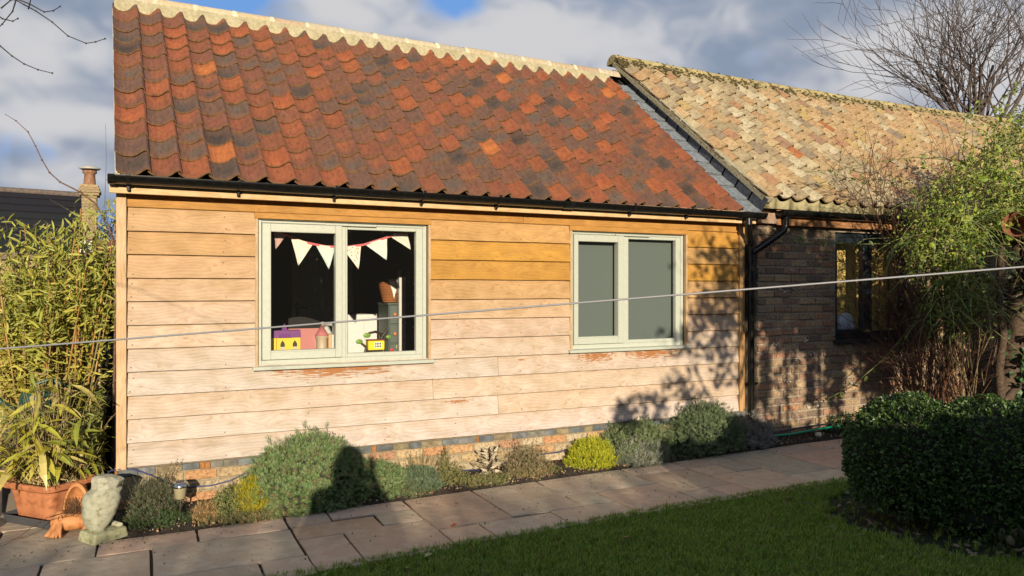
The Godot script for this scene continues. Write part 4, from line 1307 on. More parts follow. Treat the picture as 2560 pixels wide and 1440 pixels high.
func build_background() -> void:
	# neighbour's house
	var h := thing("neighbour_house", "far dark slate roofed house with a tall buff brick chimney, left of the timber building", "house")
	var b := MB.new()
	b.col = Color(0.23, 0.19, 0.14)
	b.box(Vector3(-7.5, 0, -13.6), Vector3(-1.0, 1.6, -9.2))
	obj("wall", b, M.brick, h)
	b = MB.new()
	b.col = Color(0.008, 0.010, 0.016)
	var A := Vector3(-7.7, 3.55, -11.0); var B := Vector3(-0.93, 3.335, -10.45)
	var a2 := Vector3(-7.7, 1.35, -8.8); var b2 := Vector3(-0.93, 1.2, -8.4)
	b.quad(a2, b2, B, A)
	b.quad(A, B, Vector3(-0.93, 1.3, -13.8), Vector3(-7.7, 1.3, -13.8))
	b.tri(b2, Vector3(-0.93, 1.3, -13.8), B)
	var rf := obj("roof", b, M.slate, h)
	# slate courses
	var cs := MB.new()
	for r in 16:
		cs.col = jit(Color(0.0075, 0.009, 0.015), 0.2)
		var t0 := r / 16.0; var t1 := (r + 1.0) / 16.0
		var n := (B - b2).cross(a2 - b2).normalized()
		if n.y < 0: n = -n
		cs.quad(a2.lerp(A, t0) + n * 0.03, b2.lerp(B, t0) + n * 0.03, b2.lerp(B, t1) + n * 0.012, a2.lerp(A, t1) + n * 0.012)
		cs.quad(a2.lerp(A, t0), b2.lerp(B, t0), b2.lerp(B, t0) + n * 0.03, a2.lerp(A, t0) + n * 0.03)
	stuff(obj("slate_course", cs, M.slate, rf))
	var rt := MB.new()
	rt.col = Color(0.15, 0.12, 0.10)
	rt.tube([A + Vector3(0, 0.01, 0), B + Vector3(0.05, 0.01, 0)], 0.06, 0.06, 8, true)
	obj("ridge_tile", rt, M.slate, rf)
	var vg := MB.new()
	vg.col = Color(0.16, 0.15, 0.12)
	vg.cbox(Vector3(-2.86, 1.3, -9.4), Vector3(-2.32, 2.45, -8.2), 0.02)
	obj("porch_wall", vg, M.brick, h)
	var ch := MB.new()
	ch.col = Color(0.27, 0.215, 0.135)
	ch.box(Vector3(-0.90, 0.5, -10.28), Vector3(-0.665, 3.30, -9.95))
	var chim := obj("chimney", ch, M.brick, h)
	for r in 26:
		var y := 1.9 + r * 0.054
		for i in 2:
			var q := bar(chim, "brick", Vector3(-0.905 + i * 0.121 - (0.0 if r % 2 else 0.0), y, -10.0), Vector3(-0.788 + i * 0.121 + (0.02 if (r % 2) and i == 0 else 0.0) - 0.004, y + 0.045, -9.943), jit(Color(0.32, 0.255, 0.15), 0.2), M.brick, 0.004)
			if r % 2 and i == 1: q.position.x = 0.016
	for e in [[3.30, 0.045], [3.35, 0.065], [3.40, 0.05], [3.45, 0.03]]:
		bar(chim, "corbel", Vector3(-0.90 - e[1], e[0], -10.28 - e[1]), Vector3(-0.665 + e[1], e[0] + 0.047, -9.95 + e[1]), jit(Color(0.36, 0.28, 0.16), 0.12), M.brick, 0.006)
	var pt := MB.new()
	pt.col = Color(0.27, 0.145, 0.08)
	pt.lathe([Vector2(0.105, 3.49), Vector2(0.095, 3.62), Vector2(0.088, 3.70), Vector2(0.12, 3.73), Vector2(0.12, 3.77), Vector2(0.07, 3.775)], 14, Vector3(-0.782, 0, -10.1))
	var pot := obj("chimney_pot", pt, M.terracotta, chim)
	pt = MB.new()
	pt.col = Color(0.36, 0.36, 0.34)
	pt.lathe([Vector2(0.15, 3.79), Vector2(0.19, 3.81), Vector2(0.10, 3.86), Vector2(0.0, 3.875)], 14, Vector3(-0.782, 0, -10.1))
	obj("cowl", pt, M.plastic, pot)
	# low tiled shed further back
	h = thing("tiled_shed", "low brick shed with rusty red roof seen in the gap beside the chimney", "shed")
	b = MB.new()
	b.col = Color(0.20, 0.15, 0.11)
	b.box(Vector3(-0.75, 0, -7.2), Vector3(1.0, 1.95, -5.6))
	obj("wall", b, M.brick, h)
	b = MB.new()
	b.col = Color(0.20, 0.085, 0.05)
	b.quad(Vector3(-0.85, 1.9, -5.5), Vector3(1.1, 1.9, -5.5), Vector3(1.1, 2.30, -6.4), Vector3(-0.62, 2.30, -6.4))
	b.quad(Vector3(-0.62, 2.30, -6.4), Vector3(1.1, 2.30, -6.4), Vector3(1.1, 1.9, -7.3), Vector3(-0.85, 1.9, -7.3))
	obj("roof", b, M.clay, h)
	# garden wall behind the bamboo
	h = thing("garden_wall", "weathered buff brick garden wall behind the tall bamboo", "wall")
	b = MB.new()
	b.col = Color(0.30, 0.25, 0.16)
	b.box(Vector3(-5.0, -0.1, -1.95), Vector3(-0.14, 1.84, -1.708))
	var core := obj("core", b, M.mortar, h)
	var wb := brick_meshes([Color(0.44, 0.36, 0.21), Color(0.40, 0.31, 0.17), Color(0.47, 0.40, 0.25), Color(0.38, 0.26, 0.14), Color(0.42, 0.35, 0.22)], 0.222, 0.072)
	var rest := SurfaceTool.new()
	for r in 22:
		var x := -2.6 + (0.0 if r % 2 else 0.117)
		while x < -0.27:
			var xf := Transform3D(Basis.from_euler(Vector3(0, rng.randf_range(-0.01, 0.01), 0)), Vector3(x + 0.111, 0.07 + r * 0.083, -1.71 + rng.randf_range(-0.004, 0.006)))
			var m: ArrayMesh = wb[rng.randi() % wb.size()]
			if x > -1.8: obj("brick", m, M.brick, core).transform = xf
			else: rest.append_from(m, 0, xf)
			x += 0.234
	stuff(obj("brick", rest.commit(), M.brick, core))
	wood_bar(h, "coping", Vector3(-5.0, 1.841, -1.99), Vector3(-0.12, 1.90, -1.66), Color(0.16, 0.12, 0.08))
	# black drainpipe and white lamp near the rear corner
	b = MB.new()
	b.col = Color(0.012, 0.012, 0.014)
	b.tube([Vector3(-0.175, 0.0, -1.3), Vector3(-0.175, 1.78, -1.3)], 0.045, 0.045, 12, true)
	for y in [0.5, 1.2, 1.74]:
		b.tube([Vector3(-0.175, y - 0.03, -1.3), Vector3(-0.175, y + 0.03, -1.3)], 0.053, 0.053, 12, true)
	tag(obj("drain_pipe", b, M.gloss_black), "black plastic drain pipe standing between bamboo and timber corner", "pipe")
	var l := thing("wall_lamp", "small white box lamp among the tops of the bamboo", "lamp", Vector3(-0.34, 1.90, -1.45))
	bar(l, "case", Vector3(-0.045, 0, -0.03), Vector3(0.055, 0.105, 0.03), Color(0.72, 0.70, 0.60), M.plastic, 0.006)
	bar(l, "bracket", Vector3(-0.06, -0.03, -0.04), Vector3(-0.01, 0.004, 0.02), Color(0.68, 0.66, 0.56), M.plastic, 0.006)
	bar(l, "post", Vector3(-0.02, -1.9, -0.03), Vector3(0.02, -0.031, 0.01), Color(0.10, 0.08, 0.06), M.matt, 0.004)
	# bare trees
	var t := thing("bare_tree", "small distant bare tree between the chimney and the timber building", "tree", Vector3(-0.55, 0, -12.2))
	b = MB.new()
	b.col = Color(0.085, 0.070, 0.062)
	b.tube([Vector3(0, 0, 0), Vector3(0.02, 1.2, 0), Vector3(0.0, 2.0, 0)], 0.10, 0.07, 7)
	obj("trunk", b, M.bark, t)
	b = MB.new()
	b.col = Color(0.10, 0.082, 0.074)
	for i in 5:
		grow(b, Vector3(0, 1.5 + i * 0.12, 0), Vector3(rng.randf_range(-0.5, 0.5), 1, rng.randf_range(-0.4, 0.4)).normalized(), 0.8, 0.022, 3, {"kids": 4, "wob": 0.2, "rmin": 0.006, "spread": 0.8, "seg": 4})
	obj("branches", b, M.bark, t)
	# large bare tree behind the old roof
	t = thing("bare_tree", "large leafless many branched tree behind the old brick building", "tree", Vector3(20.9, 0, -7.2))
	b = MB.new()
	b.col = Color(0.11, 0.085, 0.07)
	b.tube([Vector3(0, 0, 0), Vector3(0.1, 3.0, 0.1), Vector3(0.0, 5.4, 0)], 0.32, 0.24, 10)
	obj("trunk", b, M.bark, t)
	b = MB.new()
	b.col = Color(0.17, 0.13, 0.115)
	var o := {"kids": 4, "wob": 0.15, "rmin": 0.0075, "spread": 0.60, "seg": 6, "from": 0.2, "up": 0.03, "along": 0.85, "shrink": 1.12}
	for e in [Vector3(-1.0, 0.75, 0.2), Vector3(-0.9, 0.45, 0.1), Vector3(-0.75, 1.1, 0.3), Vector3(-0.3, 1.3, 0.3), Vector3(0.2, 1.4, -0.2), Vector3(0.7, 1.1, 0.2), Vector3(0.5, 0.9, 0.6), Vector3(-0.55, 0.85, -0.4), Vector3(-0.8, 0.35, 0.25), Vector3(1.0, 0.7, 0.0), Vector3(-0.6, 0.6, 0.3), Vector3(0.1, 1.0, 0.4), Vector3(-0.5, 1.2, -0.1), Vector3(0.5, 1.3, 0.1), Vector3(-0.15, 1.0, -0.3)]:
		grow(b, Vector3(0, 5.0 + rng.randf() * 0.4, 0), (e as Vector3).normalized(), 2.75, 0.055, 3, o)
	obj("branches", b, M.bark, t)
	var hb := thing("bare_hedge", "far brown leafless hedge showing over the ridge below the large bare tree", "hedge", Vector3(22.5, 0, -8.4))
	b = MB.new()
	b.col = Color(0.10, 0.075, 0.068)
	for i in 60:
		grow(b, Vector3(rng.randf_range(-4, 8), 3.6, rng.randf_range(-0.6, 0.6)), Vector3(rng.randf_range(-0.35, 0.35), 1, rng.randf_range(-0.3, 0.3)).normalized(), 1.55, 0.02, 2, {"kids": 6, "wob": 0.2, "rmin": 0.010, "seg": 3, "spread": 0.7})
	stuff(obj("twigs", b, M.bark, hb))
	b = MB.new()
	b.col = Color(0.05, 0.04, 0.035)
	b.box(Vector3(-4, 0, -0.5), Vector3(8, 3.7, 0.5))
	obj("stems", b, M.bark, hb)

# ---------------------------------------------------------------- behind the glass of the timber building
func prism(b: MB, pts: Array, z0: float, z1: float) -> void:        # convex outline in x, y, counter-clockwise
	var n := pts.size()
	for i in range(1, n - 1):
		b.tri(Vector3(pts[0].x, pts[0].y, z1), Vector3(pts[i].x, pts[i].y, z1), Vector3(pts[i + 1].x, pts[i + 1].y, z1))
		b.tri(Vector3(pts[0].x, pts[0].y, z0), Vector3(pts[i + 1].x, pts[i + 1].y, z0), Vector3(pts[i].x, pts[i].y, z0))
	for i in n:
		var a: Vector2 = pts[i]; var c: Vector2 = pts[(i + 1) % n]
		b.quad(Vector3(a.x, a.y, z1), Vector3(a.x, a.y, z0), Vector3(c.x, c.y, z0), Vector3(c.x, c.y, z1))

func build_room() -> void:
	var b := MB.new()
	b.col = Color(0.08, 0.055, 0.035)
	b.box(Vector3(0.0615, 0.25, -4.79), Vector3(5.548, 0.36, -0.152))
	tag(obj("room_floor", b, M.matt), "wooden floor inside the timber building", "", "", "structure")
	b = MB.new()
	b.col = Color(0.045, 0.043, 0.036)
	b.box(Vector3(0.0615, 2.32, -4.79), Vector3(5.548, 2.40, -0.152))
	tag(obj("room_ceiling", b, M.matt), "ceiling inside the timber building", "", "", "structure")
	b = MB.new()
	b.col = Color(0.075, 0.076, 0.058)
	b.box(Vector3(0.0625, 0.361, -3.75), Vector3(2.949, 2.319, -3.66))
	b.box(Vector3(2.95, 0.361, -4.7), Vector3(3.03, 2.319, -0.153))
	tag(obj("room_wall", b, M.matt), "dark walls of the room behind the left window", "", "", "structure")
	var white := Color(0.62, 0.63, 0.60)
	tag(bar(self, "window_board", Vector3(0.86, 0.985, -0.42), Vector3(2.24, 1.02, -0.0765), white, M.paint), "white inner window board under the left window", "shelf")
	# roller blind of the right window
	var bl := thing("roller_blind", "plain grey green roller blind drawn down behind the right window", "blind", Vector3(0, 0, 0))
	b = MB.new()
	b.col = Color(0.088, 0.116, 0.108)
	var rows := []
	for k in 2:
		var row := PackedVector3Array()
		for i in 40:
			var x := lerpf(3.615, 4.865, i / 39.0)
			row.append(Vector3(x, 1.045 if k == 0 else 2.11, -0.105 + 0.0012 * noise.get_noise_1d(x * 4)))
		rows.append(row)
	b.grid(rows)
	obj("fabric", b, M.cloth, bl)
	bar(bl, "bottom_bar", Vector3(3.615, 1.042, -0.115), Vector3(4.865, 1.058, -0.1), Color(0.12, 0.15, 0.13), M.matt)
	# bunting on a red tape
	var bt := thing("bunting", "bunting of pale cloth triangles on a pink tape hung across the left window", "bunting")
	var tape := [Vector3(0.985, 2.065, -0.16), Vector3(1.10, 2.02, -0.17), Vector3(1.25, 1.965, -0.18), Vector3(1.42, 1.935, -0.185), Vector3(1.58, 1.932, -0.185), Vector3(1.73, 1.955, -0.18), Vector3(1.88, 2.005, -0.17), Vector3(2.0, 2.045, -0.16), Vector3(2.15, 2.075, -0.15)]
	b = MB.new()
	b.col = Color(0.50, 0.12, 0.13)
	for i in tape.size() - 1:
		var a: Vector3 = tape[i]; var c: Vector3 = tape[i + 1]
		b.quad(a - Vector3(0, 0.009, 0), c - Vector3(0, 0.009, 0), c + Vector3(0, 0.009, 0), a + Vector3(0, 0.009, 0))
	obj("tape", b, M.cloth, bt)
	var fl := [[1.02, 1.115, 1.03, 1.90, Color(0.45, 0.30, 0.27)], [1.15, 1.325, 1.205, 1.775, Color(0.66, 0.62, 0.52)], [1.345, 1.505, 1.447, 1.75, Color(0.50, 0.60, 0.55)], [1.555, 1.715, 1.69, 1.752, Color(0.68, 0.63, 0.52)], [1.745, 1.93, 1.925, 1.83, Color(0.55, 0.60, 0.55)], [1.955, 2.10, 2.13, 1.92, Color(0.60, 0.56, 0.48)]]
	var on_tape := func(x: float) -> Vector3:
		for i in tape.size() - 1:
			if x <= tape[i + 1].x: return tape[i].lerp(tape[i + 1], (x - tape[i].x) / (tape[i + 1].x - tape[i].x))
		return tape[-1]
	for e in fl:
		b = MB.new()
		b.col = e[4]
		var a: Vector3 = on_tape.call(e[0]); var c: Vector3 = on_tape.call(e[1])
		rows = []
		var tip := Vector3(e[2], e[3], a.z + 0.01)
		for k in 6:
			var row := PackedVector3Array()
			for i in 6:
				row.append(tip.lerp(a.lerp(c, i / 5.0), maxf(k / 5.0, 0.01)) + Vector3(0, 0, 0.006 * sin(i * 1.3 + k)))
			rows.append(row)
		b.grid(rows)
		var f := obj("flag", b, M.cloth, bt)
		if e[0] > 1.5 and e[0] < 1.6:                            # printed dots
			var dots := MB.new()
			dots.col = Color(0.38, 0.20, 0.20)
			for i in 14:
				var yk := rng.randf_range(0.3, 0.95)
				var q := tip.lerp(a.lerp(c, rng.randf_range(0.1, 0.9)), yk) + Vector3(0, 0, 0.010)
				dots.ball(q, Vector3(0.005, 0.005, 0.001), 8)
			stuff(obj("dot", dots, M.cloth, f))
	# yellow toy castle
	var t := thing("toy_castle", "yellow toy castle with purple roof on the window board", "toy", Vector3(1.02, 1.02, -0.26))
	var yel := Color(0.66, 0.47, 0.03)
	bar(t, "wall", Vector3(-0.03, 0, -0.07), Vector3(0.215, 0.185, 0.035), yel, M.plastic, 0.004)
	bar(t, "corner", Vector3(0.026, 0.0, 0.036), Vector3(0.030, 0.185, 0.040), Color(0.25, 0.17, 0.02), M.plastic, 0.001)
	bar(t, "hinge", Vector3(0.216, 0.03, 0.0), Vector3(0.232, 0.085, 0.03), yel, M.plastic)
	var pur := Color(0.13, 0.035, 0.16)
	b = MB.new(); b.col = pur
	prism(b, [Vector2(-0.03, 0.186), Vector2(0.22, 0.186), Vector2(0.215, 0.243), Vector2(-0.03, 0.243)], -0.06, 0.030)
	obj("roof", b, M.plastic, t)
	b = MB.new(); b.col = jit(pur, 0.1)
	b.tri(Vector3(0.045, 0.187, 0.045), Vector3(0.145, 0.187, 0.045), Vector3(0.095, 0.298, -0.01)); b.tri(Vector3(0.145, 0.187, 0.045), Vector3(0.145, 0.187, -0.07), Vector3(0.095, 0.298, -0.01)); b.tri(Vector3(0.145, 0.187, -0.07), Vector3(0.045, 0.187, -0.07), Vector3(0.095, 0.298, -0.01)); b.tri(Vector3(0.045, 0.187, -0.07), Vector3(0.045, 0.187, 0.045), Vector3(0.095, 0.298, -0.01))
	obj("spire", b, M.plastic, t)
	for x in [0.075, 0.17]:
		b = MB.new(); b.col = Color(0.02, 0.018, 0.016)
		prism(b, [Vector2(x - 0.017, 0.115), Vector2(x + 0.017, 0.115), Vector2(x + 0.017, 0.138), Vector2(x + 0.008, 0.154), Vector2(x, 0.166), Vector2(x - 0.008, 0.154), Vector2(x - 0.017, 0.138)], 0.0345, 0.0375)
		var w := obj("window", b, M.plastic, t)
		bar(w, "shutter", Vector3(x - 0.014, 0.066, 0.0352), Vector3(x + 0.014, 0.1145, 0.0385), Color(0.42, 0.40, 0.40), M.plastic, 0.001)
	# pink and stone toy tower
	t = thing("toy_tower", "small stone coloured toy tower with a pink conical roof by the mullion", "toy", Vector3(1.425, 1.02, -0.33))
	b = MB.new(); b.col = Color(0.42, 0.34, 0.24)
	b.lathe([Vector2(0.052, 0), Vector2(0.050, 0.06), Vector2(0.043, 0.10), Vector2(0.043, 0.16), Vector2(0.055, 0.175), Vector2(0.055, 0.19), Vector2(0.0, 0.191)], 16)
	obj("tower", b, M.plastic, t)
	b = MB.new(); b.col = Color(0.48, 0.17, 0.17)
	b.lathe([Vector2(0.056, 0.191), Vector2(0.0, 0.285)], 16)
	obj("roof", b, M.plastic, t)
	b = MB.new(); b.col = Color(0.40, 0.09, 0.08)
	prism(b, [Vector2(-0.02, 0.01), Vector2(0.02, 0.01), Vector2(0.02, 0.06), Vector2(0.0, 0.085), Vector2(-0.02, 0.06)], 0.045, 0.056)
	obj("door", b, M.plastic, t)
	bar(t, "side_panel", Vector3(0.046, 0, -0.03), Vector3(0.075, 0.20, 0.04), Color(0.48, 0.33, 0.17), M.plastic)
	# treehouse toy
	t = thing("toy_treehouse", "toy treehouse with a yellow cabin on a dark brown tree with green leaves", "toy", Vector3(1.85, 1.02, -0.22))
	b = MB.new(); b.col = Color(0.030, 0.020, 0.012)
	for e in [[Vector3(-0.085, 0, 0), Vector3(-0.09, 0.05, 0), Vector3(-0.085, 0.09, 0), Vector3(-0.14, 0.135, 0)], [Vector3(0.07, 0, 0), Vector3(0.06, 0.08, 0), Vector3(0.055, 0.16, -0.02), Vector3(0.05, 0.19, -0.02), Vector3(0.0, 0.215, -0.01), Vector3(-0.06, 0.205, 0), Vector3(-0.075, 0.17, 0)], [Vector3(0.05, 0.17, 0), Vector3(0.10, 0.235, 0)], [Vector3(0.055, 0.14, 0), Vector3(0.11, 0.165, 0)], [Vector3(-0.08, 0.06, 0), Vector3(0.07, 0.055, 0)]]:
		b.tube(e, 0.016, 0.009, 8, true)
	obj("tree", b, M.plastic, t)
	bar(t, "cabin", Vector3(-0.075, 0.066, -0.05), Vector3(0.062, 0.142, 0.035), Color(0.68, 0.55, 0.025), M.plastic, 0.003)
	bar(t, "cabin_roof", Vector3(-0.078, 0.1425, -0.052), Vector3(0.064, 0.151, 0.03), Color(0.25, 0.06, 0.03), M.plastic, 0.003)
	b = MB.new(); b.col = Color(0.8, 0.78, 0.68)
	b.box(Vector3(-0.022, 0.082, 0.0352), Vector3(0.036, 0.131, 0.0362))
	var wp := obj("window", b, M.plastic, t)
	for r in 2:
		for i in 4:
			bar(wp, "glazing", Vector3(-0.018 + i * 0.0135, 0.087 + r * 0.022, 0.0363), Vector3(-0.0085 + i * 0.0135, 0.105 + r * 0.022, 0.0372), Color(0.03, 0.03, 0.03), M.plastic, 0.0003)
	for e in [[Vector3(-0.145, 0.138, 0.01), 0.03], [Vector3(-0.08, 0.188, 0.012), 0.032], [Vector3(0.105, 0.17, 0.01), 0.024]]:
		b = MB.new(); b.col = Color(0.12, 0.24, 0.03)
		b.ball(e[0], Vector3(e[1], e[1] * 0.7, 0.006), 12)
		obj("leaf", b, M.plastic, t)
	t = thing("toy_box", "white toy box with red marks under the toy treehouse cabin", "toy", Vector3(1.845, 1.02, -0.3))
	bar(t, "body", Vector3(-0.06, 0, -0.03), Vector3(0.06, 0.05, 0.03), white, M.plastic, 0.012)
	bar(t, "red_mark", Vector3(-0.04, 0.012, 0.0303), Vector3(0.02, 0.018, 0.0315), Color(0.5, 0.03, 0.02), M.plastic, 0.0004)
	b = MB.new(); b.col = Color(0.02, 0.26, 0.14)
	b.ball(Vector3(1.66, 1.03, -0.20), Vector3(0.085, 0.018, 0.05), 14)
	b.ball(Vector3(1.71, 1.035, -0.21), Vector3(0.03, 0.022, 0.03), 12)
	tag(obj("green_toy", b, M.plastic), "flat shiny green toy lying on the window board by the mullion", "toy")
	b = MB.new(); b.col = Color(0.68, 0.50, 0.03)
	b.lathe([Vector2(0.018, 0), Vector2(0.02, 0.04), Vector2(0.016, 0.04), Vector2(0.015, 0.004)], 12, Vector3(1.985, 1.02, -0.25))
	tag(obj("yellow_cup", b, M.plastic), "tiny yellow toy cup to the right of the toy treehouse", "cup")
	# furniture
	t = thing("drawer_chest", "dark green chest of drawers with orange knobs in the room behind the left window", "chest of drawers", Vector3(2.53, 0.361, -1.87))
	var grn := Color(0.075, 0.105, 0.09)
	bar(t, "carcass", Vector3(-0.145, 0, -0.15), Vector3(0.10, 1.065, 0.22), grn, M.paint, 0.004)
	for r in 5:
		var d := bar(t, "drawer", Vector3(-0.135, 0.07 + r * 0.2, 0.2205), Vector3(0.09, 0.255 + r * 0.2, 0.236), jit(Color(0.088, 0.12, 0.105), 0.06), M.paint, 0.004)
		b = MB.new(); b.col = Color(0.48, 0.19, 0.06)
		b.ball(Vector3(-0.085, 0.165 + r * 0.2, 0.25), Vector3(0.02, 0.02, 0.018), 10)
		obj("knob", b, M.plastic, d)
	bar(t, "edge_strip", Vector3(-0.02, 0.3, 0.2362), Vector3(0.0, 1.02, 0.239), Color(0.45, 0.50, 0.44), M.paint, 0.001)
	bar(t, "top", Vector3(-0.16, 1.0652, -0.16), Vector3(0.11, 1.085, 0.245), grn, M.paint, 0.003)
	for e in [[-0.115, 0.60, Color(0.45, 0.02, 0.03), 0.018], [-0.05, 0.63, Color(0.25, 0.28, 0.08), 0.024]]:
		b = MB.new(); b.col = e[2]
		b.ball(Vector3(e[0], e[1], 0.240), Vector3(e[3], e[3], 0.002), 14)
		obj("sticker", b, M.plastic, t)
	t = thing("wicker_basket", "brown wicker basket holding a white cloth on top of the green chest", "basket", Vector3(2.435, 1.447, -1.74))
	b = MB.new(); b.col = Color(0.32, 0.12, 0.035)
	for r in 13:
		var rr := 0.075 + r * 0.0042
		var pts := []
		for i in 33:
			var a := TAU * i / 32.0
			pts.append(Vector3(cos(a) * rr, 0.012 + r * 0.0165, sin(a) * rr * 0.8) + Vector3(cos(a), 0, sin(a)) * 0.004 * (1 if (i + r) % 2 else -1))
		b.tube(pts, 0.0095, 0.0095, 5)
	b.lathe([Vector2(0.0, 0.004), Vector2(0.06, 0.004), Vector2(0.098, 0.21), Vector2(0.092, 0.21), Vector2(0.056, 0.01)], 20)
	obj("weave", b, M.plain_wood, t)
	b = MB.new(); b.col = Color(0.70, 0.68, 0.62)
	rows = []
	for k in 9:
		var row := PackedVector3Array()
		for i in 14:
			var u := i / 13.0 - 0.5
			var y := lerpf(0.04 + 0.10 * absf(u) * 2.0, 0.245, k / 8.0)
			row.append(Vector3(0.01 + u * 0.15 * (0.35 + 0.65 * k / 8.0), y, 0.090 + 0.035 * k / 8.0 + 0.012 * noise.get_noise_2d(i * 0.9, k * 0.9)))
		rows.append(row)
	for i in 14: rows[8][i] += Vector3(0, 0.008, -0.06)
	b.grid(rows)
	obj("cloth", b, M.cloth, t)
	t = thing("mirror_screen", "tall narrow folding screen with silvery white edges standing inside the left window at the right", "panel", Vector3(2.47, 0.361, -1.55))
	bar(t, "edge", Vector3(-0.01, 0, -0.03), Vector3(0.018, 1.42, 0.03), Color(0.55, 0.56, 0.52), M.paint)
	bar(t, "edge", Vector3(0.040, 0, -0.03), Vector3(0.058, 1.36, 0.03), Color(0.62, 0.61, 0.5), M.paint)
	bar(t, "leaf", Vector3(0.0185, 0, -0.02), Vector3(0.0395, 1.40, 0.018), Color(0.10, 0.10, 0.09), M.paint)
	bar(t, "back", Vector3(0.0585, 0, -0.025), Vector3(0.20, 1.40, 0.0), Color(0.06, 0.06, 0.055), M.paint)
	for r in 6: bar(t, "peg", Vector3(0.13, 0.72 + r * 0.11, 0.0005), Vector3(0.155, 0.728 + r * 0.11, 0.02), white, M.paint, 0.001)
	t = thing("white_cupboard", "white cupboard catching the sun behind the toy treehouse", "cupboard", Vector3(2.08, 0.361, -2.6))
	bar(t, "body", Vector3(-0.02, 0, -0.2), Vector3(0.56, 0.94, 0.1), white, M.paint)
	for i in 2: bar(t, "door", Vector3(-0.01 + i * 0.285, 0.03, 0.1005), Vector3(0.265 + i * 0.285, 0.91, 0.115), white, M.paint, 0.004)
	t = thing("room_door", "grey panelled door with a black lever handle in the far wall behind the left window", "door", Vector3(1.75, 0.361, -3.64))
	bar(t, "leaf", Vector3(0, 0, -0.015), Vector3(0.76, 1.93, 0.015), Color(0.50, 0.52, 0.50), M.paint)
	for e in [[0.10, 0.15, 0.34, 0.80], [0.42, 0.15, 0.66, 0.80], [0.10, 1.0, 0.34, 1.78], [0.42, 1.0, 0.66, 1.78]]:
		bar(t, "door_panel", Vector3(e[0], e[1], 0.0152), Vector3(e[2], e[3], 0.022), Color(0.47, 0.49, 0.47), M.paint, 0.003)
	bar(t, "handle", Vector3(0.05, 0.86, 0.0153), Vector3(0.085, 1.06, 0.026), Color(0.01, 0.01, 0.01), M.plastic)
	bar(t, "lever", Vector3(0.055, 0.985, 0.0265), Vector3(0.20, 1.005, 0.05), Color(0.01, 0.01, 0.01), M.plastic)
	t = thing("bed", "small bed with black arched headboard and dusky pink cover behind the yellow toy castle", "bed", Vector3(1.28, 0.361, -1.7))
	b = MB.new(); b.col = Color(0.008, 0.008, 0.008)
	var arch := [Vector2(0, 0.4), Vector2(0.42, 0.4)]
	for i in 9: arch.append(Vector2(0.42 - 0.42 * i / 8.0, 0.90 + 0.055 * sin(PI * i / 8.0)))
	prism(b, arch, -0.02, 0.02)
	obj("headboard", b, M.matt, t)
	bar(t, "post", Vector3(0.421, 0, -0.025), Vector3(0.445, 0.90, 0.025), Color(0.62, 0.57, 0.42), M.paint)
	b = MB.new(); b.col = Color(0.45, 0.19, 0.18)
	b.quad(Vector3(-0.03, 0.66, 0.13), Vector3(0.45, 0.66, 0.13), Vector3(0.41, 0.84, 0.03), Vector3(0.0, 0.84, 0.03))
	b.quad(Vector3(-0.03, 0.64, 0.135), Vector3(0.45, 0.64, 0.135), Vector3(0.45, 0.66, 0.13), Vector3(-0.03, 0.66, 0.13))
	b.quad(Vector3(0.45, 0.64, 0.135), Vector3(0.45, 0.64, 0.03), Vector3(0.41, 0.84, 0.03), Vector3(0.45, 0.66, 0.13))
	obj("cover", b, M.cloth, t)
	bar(t, "base", Vector3(0.0, 0.1, 0.0205), Vector3(0.42, 0.62, 0.12), Color(0.10, 0.06, 0.05), M.paint)
	tag(bar(self, "white_crate", Vector3(1.63, 0.362, -1.72), Vector3(1.80, 1.14, -1.55), white, M.paint), "pale box standing beside the bed behind the left window", "box")

# ---------------------------------------------------------------- ornaments
func rounded_ring(hx: float, hz: float, r: float, y: float) -> PackedVector3Array:
	var row := PackedVector3Array()
	for cn in [[1, -1, 0.0], [-1, -1, 0.25], [-1, 1, 0.5], [1, 1, 0.75]]:
		for k in 6:
			var a: float = TAU * (cn[2] + 0.25 * k / 5.0)
			row.append(Vector3(cn[0] * (hx - r) + cos(a) * r, y, cn[1] * (hz - r) - sin(a) * r))
	return row

